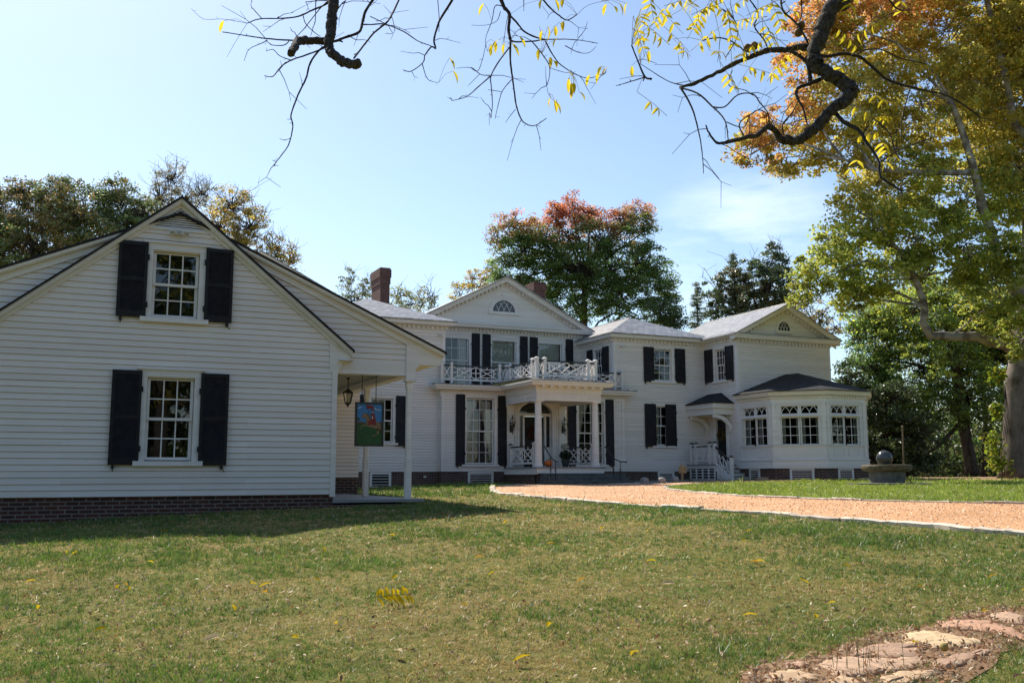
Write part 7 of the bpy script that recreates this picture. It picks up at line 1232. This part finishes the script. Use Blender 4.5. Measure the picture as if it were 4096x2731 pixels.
for i, (r0, r1, P) in enumerate(BRANCH):
    rg = random.Random(i+7); Q, R = wobble(P, r0, r1, 4, rg, 1.0 if r0 > .015 else .8)
    if r0 > .0135:
        Q2 = [Q[k].lerp(Q[min(k+1, len(Q)-1)], f) for k in range(len(Q)-1) for f in (0, .5)]+[Q[-1]]; R2 = [R[k] if f == 0 else (R[k]+R[k+1])/2 for k in range(len(Q)-1) for f in (0, .5)]+[R[-1]]; Q_, R_ = Q2, R2
        mm = MB(); mm.tube(Q_, R_, 14); cq = [Q_[k//14] for k in range(len(mm.v))]; mm.v = [tuple(c+(Vector(p)-c)*rg.uniform(.86, 1.13)) for p, c in zip(mm.v, cq)]; mm.build('branch', 'bark_walnut', WT, True)
    else: twm.tube(Q, R, 5)
    q0 = Vector(P[0])
    cv = cam.matrix_world.transposed().to_3x3() @ (q0-EYE); ypx = 1365.5-3874*cv.y/(-cv.z)
    if ypx < 12 and i > 0 and r0 < .04:                       # leaves the picture at the top: carry it on to a limb above
        e = min(BIGP, key=lambda q: (q-q0).length+(2 if q.z < q0.z+.3 else 0)); up_ = q0+(q0-Vector(P[1])).normalized()*.12+Vector((0, 0, .22)); mid = up_.lerp(e, .5)+Vector((0, 0, .10)); twm.tube([q0, q0.lerp(up_, .5)+(q0-Vector(P[1])).normalized()*.03, up_, mid, e], [r0, r0*1.05, r0*1.1, r0*1.25, r0*1.5], 6)
    if .0035 < r0 < .024 and i > 1:
        for k in range(2):                                    # fine side twigs
            q = Q[rg.randrange(len(Q)//3, len(Q))]; d = Vector((rg.gauss(0, 1), rg.gauss(0, 1), rg.gauss(-.1, .8))).normalized(); L = rg.uniform(.10, .34); d2 = (d+Vector((rg.gauss(0, .5), rg.gauss(0, .5), rg.gauss(-.1, .5)))).normalized(); e1 = q+d*L*.5; e2 = e1+d2*L*.5; twm.tube([q, q+d*L*.25+Vector((0, 0, .01)), e1, e2], [.0024, .0020, .0016, .0010], 5); twm.tube([e1, e1+(d-d2*.4)*L*.3], [.0015, .0010], 4)
    for k in range(2, len(Q)-1, 3):                           # buds and short spurs
        if r0 < .012 and rg.random() < .5: d = Vector((rg.gauss(0, 1), rg.gauss(0, 1), rg.gauss(0, 1))).normalized(); twm.tube([Q[k], Q[k]+d*rg.uniform(.008, .03)], [r1*.9, r1*.5], 3)
twm.build('twigs', 'twig', WT, True)
lm = MB(); ym = MB(); allb = [Vector(p) for _, _, P in BRANCH for p in P]
for i, p in enumerate(LEAFLET):
    rg = random.Random(i+3); v, f = leaflet_mesh(.075*rg.uniform(.8, 1.15), .026, .15, rg); M_ = Matrix.Translation(p) @ Matrix.Rotation(rg.uniform(0, 6.28), 4, 'Z') @ Matrix.Rotation(rg.uniform(.9, 1.6), 4, 'Y') @ Matrix.Translation((.037, 0, 0)); n = len(lm.v); lm.v += [tuple(M_ @ Vector(q)) for q in v]; lm.f += [tuple(a+n for a in q_) for q_ in f]
    e = min(allb, key=lambda q: (q-Vector(p)).length)
    if (e-Vector(p)).length < .35: mid = e.lerp(Vector(p), .5)+Vector((0, 0, .02)); ym.tube([e, mid, p], .0011, 3, False)
for i, p in enumerate(COMPOUND):
    rg = random.Random(i+53); v, f, M_ = compound(p, rg.uniform(0, 6.28), rg.choice((2, 3, 3, 4)), None, rg.uniform(.10, .18), .054, '', '', (rg.uniform(-.5, .5), rg.uniform(.15, .9)), .75, rg); n = len(lm.v); lm.v += v; lm.f += [tuple(a+n for a in q_) for q_ in f]
    a = M_ @ Vector((-.14, 0, 0)); b = M_ @ Vector((.11, 0, 0)); ym.tube([a, M_ @ Vector((0, 0, .006)), b], .0013, 4, False); e = min(allb, key=lambda q: (q-a).length); ym.tube([e, e.lerp(a, .5)+Vector((0, 0, .015)), a], .0013, 4, False)
k = NB('leaf_walnut'); f = k.noise(k.pos(), 9, 3); cc = k.ramp(f, [(.30, (.42, .38, .03)), (.5, (.70, .56, .03)), (.7, (.80, .64, .06))]); d = k.new('ShaderNodeBsdfDiffuse'); t_ = k.new('ShaderNodeBsdfTranslucent'); k.l.new(cc, d.inputs['Color']); k.l.new(cc, t_.inputs['Color']); mm_ = k.new('ShaderNodeMixShader'); mm_.inputs[0].default_value = .62; k.l.new(d.outputs[0], mm_.inputs[1]); k.l.new(t_.outputs[0], mm_.inputs[2]); k.l.new(mm_.outputs[0], k.out.inputs['Surface']); k.n.remove(k.b)
lm.build('leaves', 'leaf_walnut', WT); ym.build('leaf_stalks', 'husk', WT)
for p in NUTS:
    mm = MB(); mm.ball(p, .024, 14); mm.build('walnut', 'nut_husk', WT, True)
    e = min(allb, key=lambda q: (q-Vector(p)).length)
bb = [(wb[0]+a, wb[1]+b, c, 1.8, 1.0) for a, b, c in ((0, 0, 9.5), (1.5, -1.5, 8.2), (-1.5, -1.2, 9.0), (-3.2, 1.0, 9.6), (1.8, 1.2, 9.2), (-2.2, -2.5, 7.6))]
CC = crown_points(bb, 3.2, None, np.random.default_rng(4), .3); p = (CC[:, None, :]+np.random.default_rng(5).normal(size=(len(CC), 16, 3))*.3).reshape(-1, 3); V, F, C = leaves(p, .10, [(.40, .32, .03), (.30, .28, .03), (.48, .36, .04)]); npmesh('crown', V, F, 'leaf', C, WT, WT['_o'])
# tidy the builder's notes
for o in bpy.data.objects:
    if '_o' in o: del o['_o']
